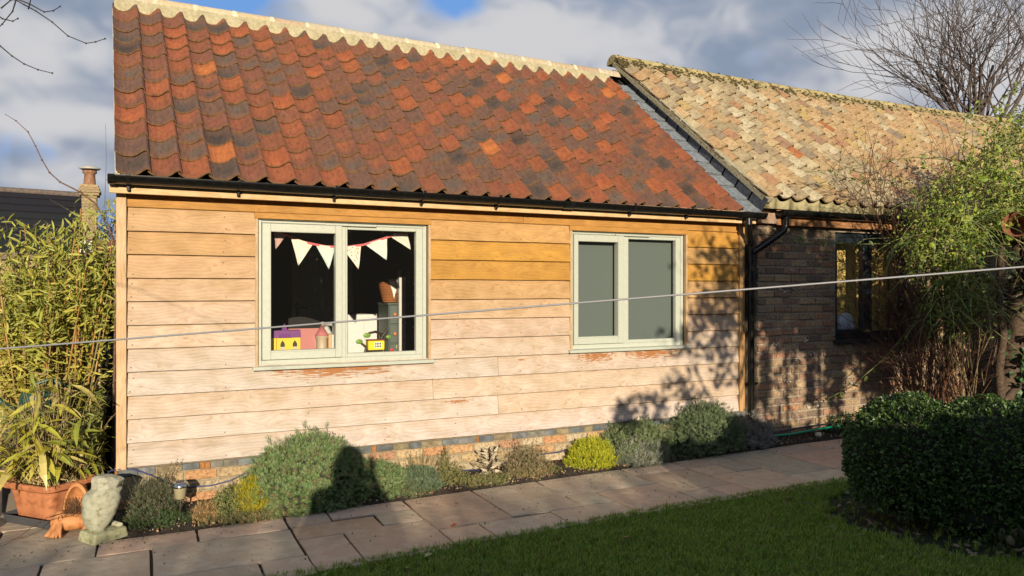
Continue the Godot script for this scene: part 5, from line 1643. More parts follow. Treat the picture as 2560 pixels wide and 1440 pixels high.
func build_ornaments() -> void:
	var pc := Color(0.46, 0.185, 0.085)
	var t := thing("planter", "large square terracotta coloured planter holding the broad leaved bamboo", "planter", Vector3(-0.475, 0.022, -0.17))
	t.rotation.y = -0.85
	var b := MB.new()
	b.col = pc
	var rows := []
	for e in [[0.165, 0.125, 0.0], [0.172, 0.132, 0.006], [0.205, 0.160, 0.20], [0.210, 0.163, 0.212], [0.240, 0.190, 0.216], [0.248, 0.198, 0.226], [0.249, 0.199, 0.250], [0.243, 0.193, 0.260], [0.228, 0.178, 0.260], [0.222, 0.172, 0.250], [0.205, 0.155, 0.20]]:
		rows.append(rounded_ring(e[0], e[1], 0.055, e[2]))
	b.grid(rows, true)
	b.fan(rows[0], Vector3.DOWN)
	obj("pot", b, M.terracotta, t)
	b = MB.new()
	b.col = Color(0.09, 0.065, 0.04)
	b.fan(rounded_ring(0.22, 0.17, 0.05, 0.222), Vector3.UP)
	obj("compost", b, M.soil, t)
	var ch := MB.new()
	ch.cbox(Vector3(-1, -0.15, -0.45), Vector3(1, 0.15, 0.45), 0.05)
	var xfs := []; var cl := []
	for i in 160:
		xfs.append(Transform3D(Basis.from_euler(rdir() * 1.0 + Vector3(0, rng.randf() * 6, 0)).scaled(Vector3.ONE * rng.randf_range(0.008, 0.022)), Vector3(rng.randf_range(-0.2, 0.2), 0.23 + rng.randf() * 0.012, rng.randf_range(-0.15, 0.15))))
		cl.append(jit(Color(0.42, 0.31, 0.17), 0.35))
	instances("bark_chips", ch.mesh(), M.matt, xfs, cl, t)
	t = thing("plant_tray", "shallow dark grey plastic tray under the terracotta coloured planter", "tray", Vector3(-0.475, 0.003, -0.16))
	t.rotation.y = -0.85
	b = MB.new()
	b.col = Color(0.060, 0.066, 0.075)
	rows = []
	for e in [[0.20, 0.165, 0.0], [0.215, 0.18, 0.004], [0.228, 0.192, 0.055], [0.234, 0.198, 0.060], [0.226, 0.19, 0.062], [0.219, 0.183, 0.055], [0.207, 0.172, 0.010]]:
		rows.append(rounded_ring(e[0], e[1], 0.03, e[2]))
	b.grid(rows, true)
	b.fan(rows[-1], Vector3.UP)
	obj("rim", b, M.plastic, t)
	# creature pot
	var cc := Color(0.50, 0.225, 0.085)
	t = thing("creature_pot", "terracotta animal shaped pot with gaping mouth full of dry twigs and clawed feet", "pot", Vector3(-0.325, 0.002, 0.235))
	t.rotation.y = -0.12
	t.scale = Vector3.ONE * 0.95
	b = MB.new()
	b.col = cc
	rows = []
	for k in 15:                                                   # body along x: snout left, rump right
		var f := k / 14.0
		var x := lerpf(-0.115, 0.15, f)
		var hh := 0.064 * pow(maxf(sin(PI * clampf(f * 0.9 + 0.07, 0, 1)), 0.0), 0.45) + (0.016 * exp(-pow((f - 0.16) / 0.12, 2)))
		var ww := 0.075 * pow(maxf(sin(PI * clampf(f * 0.92 + 0.05, 0, 1)), 0.0), 0.5)
		var row := PackedVector3Array()
		for j in 18:
			var a := TAU * j / 18
			var s := 1.0 if sin(a) < 0 else (1.15 if f < 0.3 else 1.0)
			row.append(Vector3(x, 0.078 + sin(a) * hh * s, cos(a) * ww))
		rows.append(row)
	b.grid(rows, true)
	b.fan(rows[0], Vector3.LEFT); b.fan(rows[-1], Vector3.RIGHT)
	obj("body", b, M.terracotta, t)
	b = MB.new()
	b.col = jit(cc, 0.05)
	var fin := Basis(Vector3.UP, -0.35)
	rows = []
	var inner := []
	for k in 9:                                                    # upper jaw: an arched hood open towards the front
		var f := k / 8.0
		var row := PackedVector3Array()
		var ri := PackedVector3Array()
		for j in 17:
			var a := PI * j / 16.0
			var sh := cos(f * 1.35)
			var q := Vector3(cos(a) * 0.098 * sh, sin(a) * 0.235 * (0.25 + 0.75 * sh) , -sin(f * 1.35) * 0.10)
			row.append(fin * q + Vector3(0.035, 0.098, -0.01))
			ri.append(fin * (q * Vector3(0.86, 0.90, 0.8) + Vector3(0, 0, 0.006)) + Vector3(0.035, 0.098, -0.01))
		rows.append(row); inner.append(ri)
	rows.reverse()
	b.grid(rows)
	b.grid(inner)
	for j in 16: b.quad(rows[8][j], rows[8][j + 1], inner[0][j + 1], inner[0][j])
	obj("hood", b, M.terracotta, t)
	for e in [[-0.085, 0.055, 0.35], [-0.05, 0.088, 0.1], [0.115, 0.075, -0.1]]:
		b = MB.new()
		b.col = jit(cc, 0.06)
		for k in 4:
			var a: float = e[2] + (k - 1.5) * 0.42
			var d := Vector3(-sin(a) - 0.25, 0, cos(a)).normalized()
			b.tube([Vector3(e[0], 0.075, e[1] - 0.02), Vector3(e[0], 0.04, e[1]) + d * 0.022, Vector3(e[0], 0.009, e[1]) + d * 0.058], 0.02, 0.007, 7, true)
		obj("foot", b, M.terracotta, t)
	b = MB.new()
	b.col = jit(cc, 0.08)
	var ey := []
	for i in 13: ey.append(Vector3(-0.052 + cos(TAU * i / 12) * 0.013, 0.118 + sin(TAU * i / 12) * 0.019, 0.066))
	b.tube(ey, 0.0035, 0.0035, 6)
	obj("eye", b, M.terracotta, t)
	b = MB.new()
	b.col = Color(0.16, 0.085, 0.045)
	for i in 120:
		var p := Vector3(0.03 + rng.randfn() * 0.03, 0.12, 0.02 + rng.randfn() * 0.015)
		var d := Vector3(rng.randf_range(-0.7, 0.6), rng.randf_range(0.15, 1.0), rng.randf_range(-0.5, 0.5)).normalized()
		var pts := [p]
		for k in 4:
			d = (d + rdir() * 0.4).normalized()
			p += d * 0.032
			if absf(p.x - 0.05) > 0.075: d.x *= -1
			pts.append(p)
		b.col = jit(Color(0.22, 0.12, 0.06), 0.4)
		b.tube(pts, 0.0016, 0.0008, 3)
	stuff(obj("twigs", b, M.bark, t))
	b = MB.new()
	b.col = Color(0.10, 0.06, 0.035)
	b.tube([Vector3(0.05, 0.135, 0.04), Vector3(-0.04, 0.15, 0.06), Vector3(-0.12, 0.14, 0.10), Vector3(-0.20, 0.095, 0.14), Vector3(-0.26, 0.05, 0.17), Vector3(-0.34, 0.012, 0.20), Vector3(-0.40, 0.006, 0.22)], 0.003, 0.0015, 5)
	b.tube([Vector3(0.03, 0.125, 0.05), Vector3(-0.06, 0.125, 0.08), Vector3(-0.14, 0.11, 0.09), Vector3(-0.24, 0.10, 0.09)], 0.0025, 0.001, 4)
	b.tube([Vector3(-0.24, 0.05, 0.18), Vector3(-0.32, 0.03, 0.17), Vector3(-0.44, 0.008, 0.22)], 0.0015, 0.001, 4)
	obj("long_twig", b, M.bark, t)
	# stone owl
	t = thing("owl_statue", "weathered grey stone owl statue on a square mossy base", "statue", Vector3(-0.125, 0.0, 0.46))
	var F := Vector3(0.86, 0, 0.10)                                # the way it looks
	b = MB.new()
	b.col = Color(0.37, 0.38, 0.25)
	var bs := Basis(Vector3.UP, 0.55)
	rows = []
	for e in [[0.112, 0.0], [0.113, 0.008], [0.105, 0.055], [0.098, 0.063], [0.05, 0.068]]:
		var row := PackedVector3Array()
		for q in rounded_ring(e[0], e[0] * 0.86, 0.014, e[1]):
			row.append(bs * (q + Vector3(noise.get_noise_3d(q.x * 30, q.y * 40, 1), 0.6 * noise.get_noise_3d(q.x * 20, 3, q.z * 20), noise.get_noise_3d(4, q.y * 40, q.z * 30)) * 0.008))
		rows.append(row)
	b.grid(rows, true)
	b.fan(rows[-1], Vector3.UP)
	obj("base", b, M.concrete, t)
	b = MB.new()
	b.col = Color(0.36, 0.365, 0.30)
	rows = []
	for e in [[0.058, -0.035, 0.040, 0.05], [0.075, -0.035, 0.060, 0.062], [0.11, -0.028, 0.083, 0.078], [0.16, -0.018, 0.104, 0.090], [0.215, -0.008, 0.117, 0.096], [0.26, -0.002, 0.121, 0.096], [0.292, 0.002, 0.112, 0.089], [0.308, 0.010, 0.100, 0.083], [0.317, 0.016, 0.091, 0.079], [0.321, 0.018, 0.085, 0.076], [0.330, 0.016, 0.070, 0.064]]:
		var row := PackedVector3Array()
		for j in 28:
			var a := TAU * j / 28
			var pw := 0.72 if e[0] > 0.318 else 0.9              # the head is squarer
			var q := Vector3(signf(cos(a)) * pow(absf(cos(a)), pw) * e[2] + e[1], e[0], -signf(sin(a)) * pow(absf(sin(a)), pw) * e[3])
			if e[0] < 0.30 and cos(a) > 0.2: q.x -= 0.022 * pow(cos(a), 2.0)     # breast set back between the folded wings
			if e[0] > 0.318 and cos(a) > 0.55: q.x -= 0.012                      # flat face
			row.append(bs.rotated(Vector3.UP, -0.2) * (q + rdir() * 0.0012))
		rows.append(row)
	b.grid(rows, true)
	obj("body", b, M.concrete, t)
	b = MB.new()                                                   # head: cut in flat planes, overhanging brow in front
	b.col = Color(0.37, 0.37, 0.31)
	var hq := bs.rotated(Vector3.UP, -0.2)
	var hr := []
	for e in [[0.316, 0.014, 0.076, 0.070], [0.324, 0.018, 0.092, 0.081], [0.362, 0.024, 0.097, 0.083], [0.376, 0.018, 0.090, 0.079], [0.397, -0.004, 0.062, 0.060], [0.405, -0.012, 0.03, 0.03]]:
		var row := []
		for j in 9:
			var a := TAU * (j + 0.5) / 9
			var q := Vector3(cos(a) * e[2] + e[1], e[0], -sin(a) * e[3])
			if e[0] < 0.36 and cos(a) > 0.4: q.x -= 0.018
			row.append(hq * (q + Vector3(noise.get_noise_2d(j * 3.1, e[0] * 90), noise.get_noise_2d(j * 5.0, e[0] * 70) * 0.6, 0) * 0.008))
		hr.append(row)
	for i in hr.size() - 1:
		for j in 9:
			var out: Vector3 = hr[i][j] - Vector3(0, 0.35, 0)
			b.quad_out(hr[i][j], hr[i][(j + 1) % 9], hr[i + 1][(j + 1) % 9], hr[i + 1][j], out)
	b.fan(PackedVector3Array(hr[-1]), Vector3.UP)
	obj("head", b, M.concrete, t)
	for s in [-1.0, 1.0]:
		for k in 3:
			b = MB.new()
			b.col = Color(0.41, 0.41, 0.33)
			b.ball(bs * Vector3(0.068, 0.078, 0.036 * s + (k - 1) * 0.021), Vector3(0.025, 0.016, 0.0115), 10)
			obj("toe", b, M.concrete, t)
	b = MB.new()
	b.col = Color(0.42, 0.42, 0.36)
	var bk := bs.rotated(Vector3.UP, -0.2)
	b.tube([bk * Vector3(0.094, 0.362, 0), bk * Vector3(0.112, 0.345, 0), bk * Vector3(0.108, 0.326, 0)], 0.018, 0.006, 8, true)
	obj("beak", b, M.concrete, t)
	# solar lamp
	t = thing("solar_lamp", "chrome mushroom shaped solar lamp on a spike in the border", "lamp", Vector3(0.328, 0.0, 0.36))
	t.scale = Vector3(1.0, 1.12, 1.0)
	b = MB.new(); b.col = Color(0.42, 0.42, 0.43)
	b.lathe([Vector2(0.030, 0.222), Vector2(0.056, 0.226), Vector2(0.058, 0.234), Vector2(0.048, 0.252), Vector2(0.038, 0.258), Vector2(0.0, 0.259)], 24)
	obj("cap", b, M.steel, t)
	b = MB.new(); b.col = Color(0.05, 0.045, 0.05)
	b.cbox(Vector3(-0.026, 0.2595, -0.026), Vector3(0.026, 0.2615, 0.026), 0.001)
	obj("solar_cell", b, M.plastic, t)
	b = MB.new(); b.col = Color(0.27, 0.24, 0.15)
	b.lathe([Vector2(0.016, 0.150), Vector2(0.034, 0.160), Vector2(0.042, 0.222)], 20)
	obj("lens", b, M.plastic, t)
	b = MB.new(); b.col = Color(0.6, 0.6, 0.6)
	b.tube([Vector3(0, 0.0, 0), Vector3(0, 0.150, 0)], 0.0055, 0.0055, 10, true)
	obj("spike", b, M.steel, t)
	# cables and hose
	b = MB.new(); b.col = Color(0.035, 0.045, 0.14)
	b.tube([Vector3(-0.12, 0.30, -0.05), Vector3(-0.10, 0.335, 0.03), Vector3(-0.05, 0.345, 0.05), Vector3(0.05, 0.33, 0.035), Vector3(0.15, 0.28, 0.032), Vector3(0.28, 0.20, 0.03), Vector3(0.40, 0.165, 0.03), Vector3(0.55, 0.16, 0.035), Vector3(0.68, 0.18, 0.03), Vector3(0.78, 0.225, 0.035), Vector3(0.95, 0.24, 0.04), Vector3(1.3, 0.20, 0.04), Vector3(1.62, 0.10, 0.035), Vector3(1.78, 0.085, 0.04), Vector3(2.3, 0.08, 0.05), Vector3(2.7, 0.06, 0.06), Vector3(3.0, 0.10, 0.04), Vector3(3.25, 0.125, 0.035), Vector3(3.45, 0.13, 0.035), Vector3(3.8, 0.20, 0.03), Vector3(4.3, 0.22, 0.03), Vector3(5.2, 0.2, 0.03)], 0.0055, 0.0055, 6)
	tag(obj("cable", b, M.plastic), "dark blue cable looping along the brick plinth", "cable")
	b = MB.new(); b.col = Color(0.0, 0.28, 0.17)
	b.tube([Vector3(5.9, 0.075, 0.10), Vector3(6.2, 0.08, 0.13), Vector3(6.6, 0.10, 0.12), Vector3(6.9, 0.10, 0.10), Vector3(7.4, 0.08, 0.12), Vector3(8.0, 0.05, 0.2)], 0.011, 0.011, 8)
	tag(obj("garden_hose", b, M.plastic), "bright green garden hose on the soil below the brick wall", "hose")
	b = MB.new(); b.col = Color(0.02, 0.022, 0.03)
	b.tube([Vector3(5.9, 0.09, 0.07), Vector3(6.3, 0.12, 0.08), Vector3(6.8, 0.13, 0.07), Vector3(7.3, 0.10, 0.09)], 0.009, 0.009, 8)
	tag(obj("black_hose", b, M.plastic), "black hose lying behind the bright green one", "hose")
	b = MB.new(); b.col = Color(0.55, 0.53, 0.47)
	b.ball(Vector3(6.52, 0.05, 0.17), Vector3(0.045, 0.03, 0.03), 10)
	tag(obj("pale_stone", b, M.concrete), "pale stone on the soil at the corner of the path and hose", "stone")
	# watering can half hidden in the bamboo
	t = thing("watering_can", "dark green watering can half hidden among the bamboo leaves", "watering can", Vector3(-0.58, 0.0, -0.62))
	b = MB.new(); b.col = Color(0.012, 0.055, 0.045)
	b.lathe([Vector2(0.0, 0.60), Vector2(0.13, 0.60), Vector2(0.145, 0.62), Vector2(0.135, 0.80), Vector2(0.12, 0.84), Vector2(0.06, 0.85)], 20)
	obj("body", b, M.plastic, t)
	b = MB.new(); b.col = Color(0.012, 0.055, 0.045)
	b.tube([Vector3(0.10, 0.65, 0), Vector3(0.19, 0.72, 0), Vector3(0.18, 0.86, 0), Vector3(0.06, 0.92, 0), Vector3(-0.06, 0.88, 0)], 0.016, 0.016, 8, true)
	obj("handle", b, M.plastic, t)
	b = MB.new(); b.col = Color(0.012, 0.055, 0.045)
	b.tube([Vector3(-0.11, 0.66, 0), Vector3(-0.22, 0.74, 0), Vector3(-0.31, 0.85, 0)], 0.028, 0.016, 10, true)
	obj("spout", b, M.plastic, t)
	tag(bar(self, "upturned_crate", Vector3(-0.80, 0.0, -0.80), Vector3(-0.36, 0.598, -0.45), Color(0.10, 0.085, 0.07), M.matt, 0.01), "dark crate under the watering can behind the planter", "crate")
	t = thing("pot_saucer", "terracotta saucer at the left edge beside the planter", "saucer", Vector3(-1.0, 0.0, 0.0))
	b = MB.new(); b.col = pc
	b.lathe([Vector2(0.0, 0.002), Vector2(0.17, 0.002), Vector2(0.21, 0.045), Vector2(0.222, 0.048), Vector2(0.205, 0.05), Vector2(0.165, 0.012), Vector2(0, 0.012)], 28)
	obj("dish", b, M.terracotta, t)
	t = thing("black_pot", "black plastic plant pot standing in the terracotta saucer", "pot", Vector3(-1.02, 0.013, -0.02))
	b = MB.new(); b.col = Color(0.012, 0.012, 0.013)
	b.lathe([Vector2(0.12, 0.0), Vector2(0.155, 0.24), Vector2(0.165, 0.245), Vector2(0.165, 0.27), Vector2(0.15, 0.27), Vector2(0.14, 0.22), Vector2(0, 0.22)], 24)
	obj("shell", b, M.plastic, t)

# ---------------------------------------------------------------- small plants
func sprig(n: int, w: float, spread: float, l := 1.0) -> ArrayMesh:          # needle leaves up a short stem
	var b := MB.new()
	for i in n:
		var f := i / float(n)
		var a := i * 2.4
		var d := Vector3(cos(a) * spread, 1.0 - 0.4 * spread + 0.3 * f, sin(a) * spread).normalized()
		var o := Vector3(0, f * 0.55, 0)
		var s := d.cross(Vector3.UP).normalized() * w if absf(d.y) < 0.99 else Vector3.RIGHT * w
		b.col = grey(rng.randf_range(0.85, 1.15))
		var e := o + d * 0.55 * l
		var m := o + d * 0.28 * l
		b.tri(o, m + s, e); b.tri(o, e, m - s)
	return b.mesh()

func blade(w: float, fold: float, droop: float) -> ArrayMesh:            # one leaf along +y, length 1, folded along its rib
	var b := MB.new()
	var prev := []
	for k in 5:
		var f := k / 4.0
		var c := Vector3(0, f - 0.12 * droop * f * f, -droop * f * f * 0.55)
		var ww: float = w * [0.12, 0.85, 1.0, 0.7, 0.02][k]
		var row := [c + Vector3(-ww, 0, fold * ww), c, c + Vector3(ww, 0, fold * ww)]
		if k:
			b.col = grey([1.0, 1.0, 0.95, 1.05, 1.1][k])
			b.quad(prev[0], prev[1], row[1], row[0])
			b.quad(prev[1], prev[2], row[2], row[1])
		prev = row
	return b.mesh()

func mound(t: Node3D, called: String, m: ArrayMesh, mt: Material, n: int, o: Vector3, r: Vector3, s0: float, s1: float, cols: Array, up: float, depth := 0.35, lump := 0.12, low := -0.05) -> MultiMeshInstance3D:
	var xfs := []; var cl := []
	var k := rng.randf() * 50
	while xfs.size() < n:
		var d := rdir()
		if d.y < low: continue
		var rr := (1.0 - depth * pow(rng.randf(), 1.8)) * (1.0 + lump * noise.get_noise_3d(d.x * 3.2 + k, d.y * 3.2, d.z * 3.2) * 2.0)
		var p := o + d * r * rr
		if p.y < 0.0: continue
		var dir := (d / r * r.x * (1.0 - up) + Vector3.UP * up + rdir() * 0.45).normalized()
		var s := rng.randf_range(s0, s1)
		xfs.append(Transform3D(basis_y(dir, rng.randf() * TAU).scaled(Vector3.ONE * s), p))
		cl.append(jit(pick(cols), 0.25))
	return instances(called, m, mt, xfs, cl, t)

func core(t: Node3D, o: Vector3, r: Vector3, c: Color) -> void:
	var b := MB.new()
	b.col = c
	b.ball(o, r, 14)
	obj("inner_twigs", b, M.bark, t)

func spikes(t: Node3D, called: String, n: int, o: Vector3, r: Vector3, len: float, c: Color, head: Color, heads := true) -> void:
	var b := MB.new()
	for i in n:
		var a := rng.randf() * TAU
		var rr := sqrt(rng.randf())
		var base := o + Vector3(cos(a) * r.x * rr, 0, sin(a) * r.z * rr)
		base.y += r.y * sqrt(maxf(0.0, 1.0 - rr * rr))
		var d := (Vector3(cos(a) * rr * 0.5, 1.0, sin(a) * rr * 0.5) + rdir() * 0.25).normalized()
		var l := len * rng.randf_range(0.5, 1.0)
		b.col = jit(c, 0.2)
		b.tube([base - d * 0.03, base + d * l * 0.5, base + d * l + rdir() * 0.01], 0.0011, 0.0008, 3)
		b.col = jit(head, 0.3)
		if heads: b.ball(base + d * l, Vector3(0.0055, 0.0045, 0.0055), 6)
		else:
			for k in 6:
				b.ball(base + d * l * (0.45 + 0.1 * k) + rdir() * 0.004, Vector3(0.0035, 0.003, 0.0035), 4)
	stuff(obj(called, b, M.fine_leaf, t))

func build_bed() -> void:
	var needle := sprig(10, 0.045, 0.75)
	var fine := sprig(9, 0.03, 0.5)
	var lf := blade(0.26, 0.35, 0.35)
	var broad := MB.new()
	for i in 7:
		var d := (rdir() + Vector3.UP * 0.7).normalized()
		var a := MB.new()
		a.xf = Transform3D(basis_y(d, rng.randf() * TAU).scaled(Vector3.ONE * 0.5), Vector3(0, i * 0.08, 0))
		a.col = grey(rng.randf_range(0.85, 1.15))
		a.quad(Vector3.ZERO, Vector3(0.22, 0.45, 0.06), Vector3(0, 1, 0), Vector3(-0.22, 0.45, 0.06))
		broad.v.append_array(a.v); broad.n.append_array(a.n); broad.c.append_array(a.c); broad.u.append_array(a.u)
	var bm := broad.mesh()
	# from the left end of the border to the right
	var t := thing("thyme_bush", "grey green sprawling herb bush with thin flower spikes beside the stone owl", "plant", Vector3(0.16, 0.0, 0.26))
	core(t, Vector3(0, 0.05, 0), Vector3(0.13, 0.12, 0.10), Color(0.035, 0.032, 0.022))
	mound(t, "leaves", needle, M.fine_leaf, 2000, Vector3(0, 0.05, 0), Vector3(0.165, 0.23, 0.17), 0.02, 0.04, [Color(0.085, 0.105, 0.052), Color(0.115, 0.13, 0.075), Color(0.05, 0.075, 0.03), Color(0.14, 0.115, 0.07)], 0.55, 0.75, 0.25)
	mound(t, "leaves", needle, M.fine_leaf, 700, Vector3(0.03, 0.02, 0.12), Vector3(0.21, 0.09, 0.10), 0.02, 0.035, [Color(0.04, 0.075, 0.02), Color(0.055, 0.09, 0.03)], 0.5, 0.6, 0.2)
	spikes(t, "flower_spike", 46, Vector3(0, 0.03, -0.02), Vector3(0.20, 0.20, 0.13), 0.17, Color(0.10, 0.10, 0.05), Color(0.085, 0.07, 0.05), false)
	var sp := MB.new()
	for e in [[Vector3(0.05, 0.22, -0.05), Vector3(0.12, 0.40, -0.04)], [Vector3(0.06, 0.22, -0.06), Vector3(0.16, 0.41, -0.06)]]:
		sp.col = Color(0.09, 0.08, 0.05)
		sp.tube([e[0], e[1]], 0.0014, 0.0009, 4)
		for k in 9:
			sp.ball((e[0] as Vector3).lerp(e[1], 0.35 + 0.08 * k) + rdir() * 0.004, Vector3(0.006, 0.004, 0.006), 5)
	obj("tall_spike", sp, M.fine_leaf, t)
	t = thing("dry_tuft", "small straw brown withered plant in front of the chrome lamp", "plant", Vector3(0.50, 0.0, 0.34))
	mound(t, "stalks", needle, M.fine_leaf, 800, Vector3(0, 0.0, 0), Vector3(0.10, 0.105, 0.14), 0.02, 0.04, [Color(0.33, 0.215, 0.085), Color(0.24, 0.16, 0.07), Color(0.38, 0.26, 0.11)], 0.6, 0.7, 0.25)
	t = thing("oregano", "low olive green herb with rounded leaves left of the golden heather", "plant", Vector3(0.65, 0.0, 0.32))
	core(t, Vector3(0, 0.03, 0), Vector3(0.09, 0.10, 0.10), Color(0.04, 0.04, 0.02))
	mound(t, "leaves", bm, M.leaf, 620, Vector3(0, 0.03, 0), Vector3(0.115, 0.165, 0.15), 0.022, 0.042, [Color(0.20, 0.21, 0.07), Color(0.15, 0.17, 0.055), Color(0.235, 0.22, 0.085), Color(0.11, 0.15, 0.045)], 0.4, 0.5, 0.2)
	spikes(t, "seed_head", 16, Vector3(0, 0.05, -0.03), Vector3(0.12, 0.14, 0.08), 0.07, Color(0.13, 0.11, 0.06), Color(0.09, 0.055, 0.03))
	t = thing("golden_heather", "mustard yellow heather squeezed against the large grey green mound", "plant", Vector3(0.785, 0.0, 0.34))
	core(t, Vector3(0, 0.03, 0), Vector3(0.08, 0.13, 0.09), Color(0.08, 0.07, 0.01))
	mound(t, "sprays", fine, M.fine_leaf, 1500, Vector3(0, 0.04, 0), Vector3(0.115, 0.195, 0.13), 0.025, 0.05, [Color(0.36, 0.32, 0.012), Color(0.29, 0.27, 0.012), Color(0.42, 0.36, 0.02), Color(0.23, 0.23, 0.015)], 0.65, 0.4, 0.15)
	# the large mound
	t = thing("santolina_mound", "largest grey green cushion plant, dotted with brown seed heads, below the left window", "plant", Vector3(1.20, 0.0, 0.27))
	core(t, Vector3(0, 0.05, 0), Vector3(0.40, 0.35, 0.20), Color(0.035, 0.04, 0.025))
	var gcol := [Color(0.17, 0.14, 0.07), Color(0.165, 0.25, 0.095), Color(0.13, 0.21, 0.075), Color(0.20, 0.285, 0.125), Color(0.105, 0.18, 0.06), Color(0.185, 0.245, 0.09)]
	mound(t, "sprays", needle, M.fine_leaf, 8600, Vector3(0, 0.04, 0), Vector3(0.47, 0.43, 0.26), 0.026, 0.05, gcol, 0.3, 0.26, 0.17, -0.15)
	mound(t, "stray_shoots", fine, M.fine_leaf, 420, Vector3(0, 0.05, 0), Vector3(0.43, 0.46, 0.26), 0.05, 0.085, gcol, 0.45, 0.08, 0.2, -0.05)
	spikes(t, "seed_head", 85, Vector3(0.04, 0.06, -0.08), Vector3(0.36, 0.42, 0.16), 0.075, Color(0.14, 0.12, 0.06), Color(0.10, 0.05, 0.025))
	t = thing("santolina_low", "low grey green cushion spreading from the right of the largest mound", "plant", Vector3(1.76, 0.0, 0.24))
	core(t, Vector3(0, 0.02, 0), Vector3(0.14, 0.10, 0.11), Color(0.035, 0.04, 0.025))
	mound(t, "sprays", needle, M.fine_leaf, 2000, Vector3(0, 0.02, 0), Vector3(0.20, 0.22, 0.18), 0.024, 0.045, gcol, 0.3, 0.3, 0.15)
	t = thing("lavender_cushion", "small blue green herb with tight upright shoots by the path edge", "plant", Vector3(2.07, 0.0, 0.24))
	core(t, Vector3(0, 0.02, 0), Vector3(0.12, 0.08, 0.10), Color(0.03, 0.035, 0.025))
	mound(t, "sprays", needle, M.fine_leaf, 1500, Vector3(0, 0.02, 0), Vector3(0.17, 0.15, 0.16), 0.022, 0.045, [Color(0.13, 0.185, 0.105), Color(0.10, 0.155, 0.08), Color(0.16, 0.21, 0.125)], 0.75, 0.45, 0.15)
	t = thing("upright_herb", "slender olive herb stems with dark tips against the plinth bricks", "plant", Vector3(2.36, 0.0, 0.17))
	mound(t, "leaves", bm, M.leaf, 520, Vector3(0, 0.02, 0.02), Vector3(0.16, 0.12, 0.15), 0.018, 0.034, [Color(0.25, 0.235, 0.085), Color(0.19, 0.19, 0.07), Color(0.15, 0.165, 0.055)], 0.5, 0.6, 0.25)
	mound(t, "leaves", bm, M.leaf, 150, Vector3(-0.03, 0.06, -0.05), Vector3(0.045, 0.235, 0.04), 0.018, 0.032, [Color(0.24, 0.22, 0.085), Color(0.16, 0.17, 0.06)], 0.7, 0.6, 0.2)
	spikes(t, "dark_tip", 14, Vector3(-0.03, 0.05, -0.06), Vector3(0.05, 0.22, 0.03), 0.05, Color(0.13, 0.11, 0.06), Color(0.06, 0.03, 0.02), false)
	t = thing("dry_herb", "thin dry straw coloured stems between the blue green and olive herbs", "plant", Vector3(2.12, 0.0, 0.08))
	spikes(t, "stalks", 60, Vector3(0, 0.03, 0), Vector3(0.16, 0.13, 0.05), 0.13, Color(0.26, 0.20, 0.10), Color(0.24, 0.21, 0.09), false)
	# sage with drooping pale leaves: each leaf is its own
	t = thing("pale_sage", "sage plant with drooping pale grey pink leaves in front of the plinth", "plant", Vector3(2.72, 0.0, 0.14))
	var sl := blade(0.17, 0.4, 1.4)
	var ms := []
	for c in [Color(0.40, 0.34, 0.25), Color(0.30, 0.26, 0.18), Color(0.46, 0.40, 0.30), Color(0.24, 0.20, 0.12)]:
		var q := StandardMaterial3D.new(); q.albedo_color = c.linear_to_srgb(); q.roughness = 0.8; q.vertex_color_use_as_albedo = true; q.resource_name = "sage_leaf"
		ms.append(q)
	for i in 74:
		var a := rng.randf() * TAU
		var f := rng.randf()
		var o := obj("leaf", sl, ms[rng.randi() % 4], t)
		var d := Vector3(cos(a) * 0.9, rng.randf_range(-0.3, 0.7), sin(a) * 0.7 + 0.25).normalized()
		o.transform = Transform3D(basis_y(d, rng.randf_range(-0.6, 0.6)).scaled(Vector3.ONE * rng.randf_range(0.045, 0.085)), Vector3(cos(a) * 0.10 * rng.randf(), 0.04 + 0.20 * f, sin(a) * 0.07 * rng.randf()))
	var st := MB.new(); st.col = Color(0.16, 0.11, 0.07)
	for i in 9:
		st.tube([Vector3(rng.randf_range(-0.03, 0.03), 0, 0), Vector3(rng.randf_range(-0.12, 0.12), rng.randf_range(0.15, 0.25), rng.randf_range(-0.04, 0.06))], 0.003, 0.0015, 4)
	obj("stems", st, M.bark, t)
	t = thing("dead_marjoram", "bushy dead brown herb with dark seed heads left of the lime heather", "plant", Vector3(3.06, 0.0, 0.16))
	core(t, Vector3(0, 0.02, 0), Vector3(0.10, 0.10, 0.07), Color(0.06, 0.05, 0.03))
	mound(t, "stalks", needle, M.fine_leaf, 1500, Vector3(0, 0.0, 0), Vector3(0.22, 0.22, 0.15), 0.02, 0.042, [Color(0.27, 0.22, 0.125), Color(0.22, 0.17, 0.09), Color(0.31, 0.25, 0.14), Color(0.16, 0.15, 0.065)], 0.6, 0.6, 0.25)
	spikes(t, "seed_head", 40, Vector3(0.0, 0.02, -0.04), Vector3(0.22, 0.19, 0.10), 0.11, Color(0.15, 0.11, 0.06), Color(0.075, 0.045, 0.03))
	t = thing("creeping_green", "small green leafed creeper on the soil right of the dead brown herb", "plant", Vector3(3.25, 0.0, 0.24))
	mound(t, "leaves", bm, M.leaf, 190, Vector3(0, 0.0, 0), Vector3(0.16, 0.06, 0.09), 0.012, 0.026, [Color(0.17, 0.22, 0.06), Color(0.11, 0.15, 0.04)], 0.5, 0.8, 0.3)
	t = thing("lime_heather", "bright lime yellow heather, the brightest plant in the border", "plant", Vector3(3.70, 0.0, 0.19))
	core(t, Vector3(0, 0.02, 0), Vector3(0.14, 0.13, 0.09), Color(0.10, 0.10, 0.01))
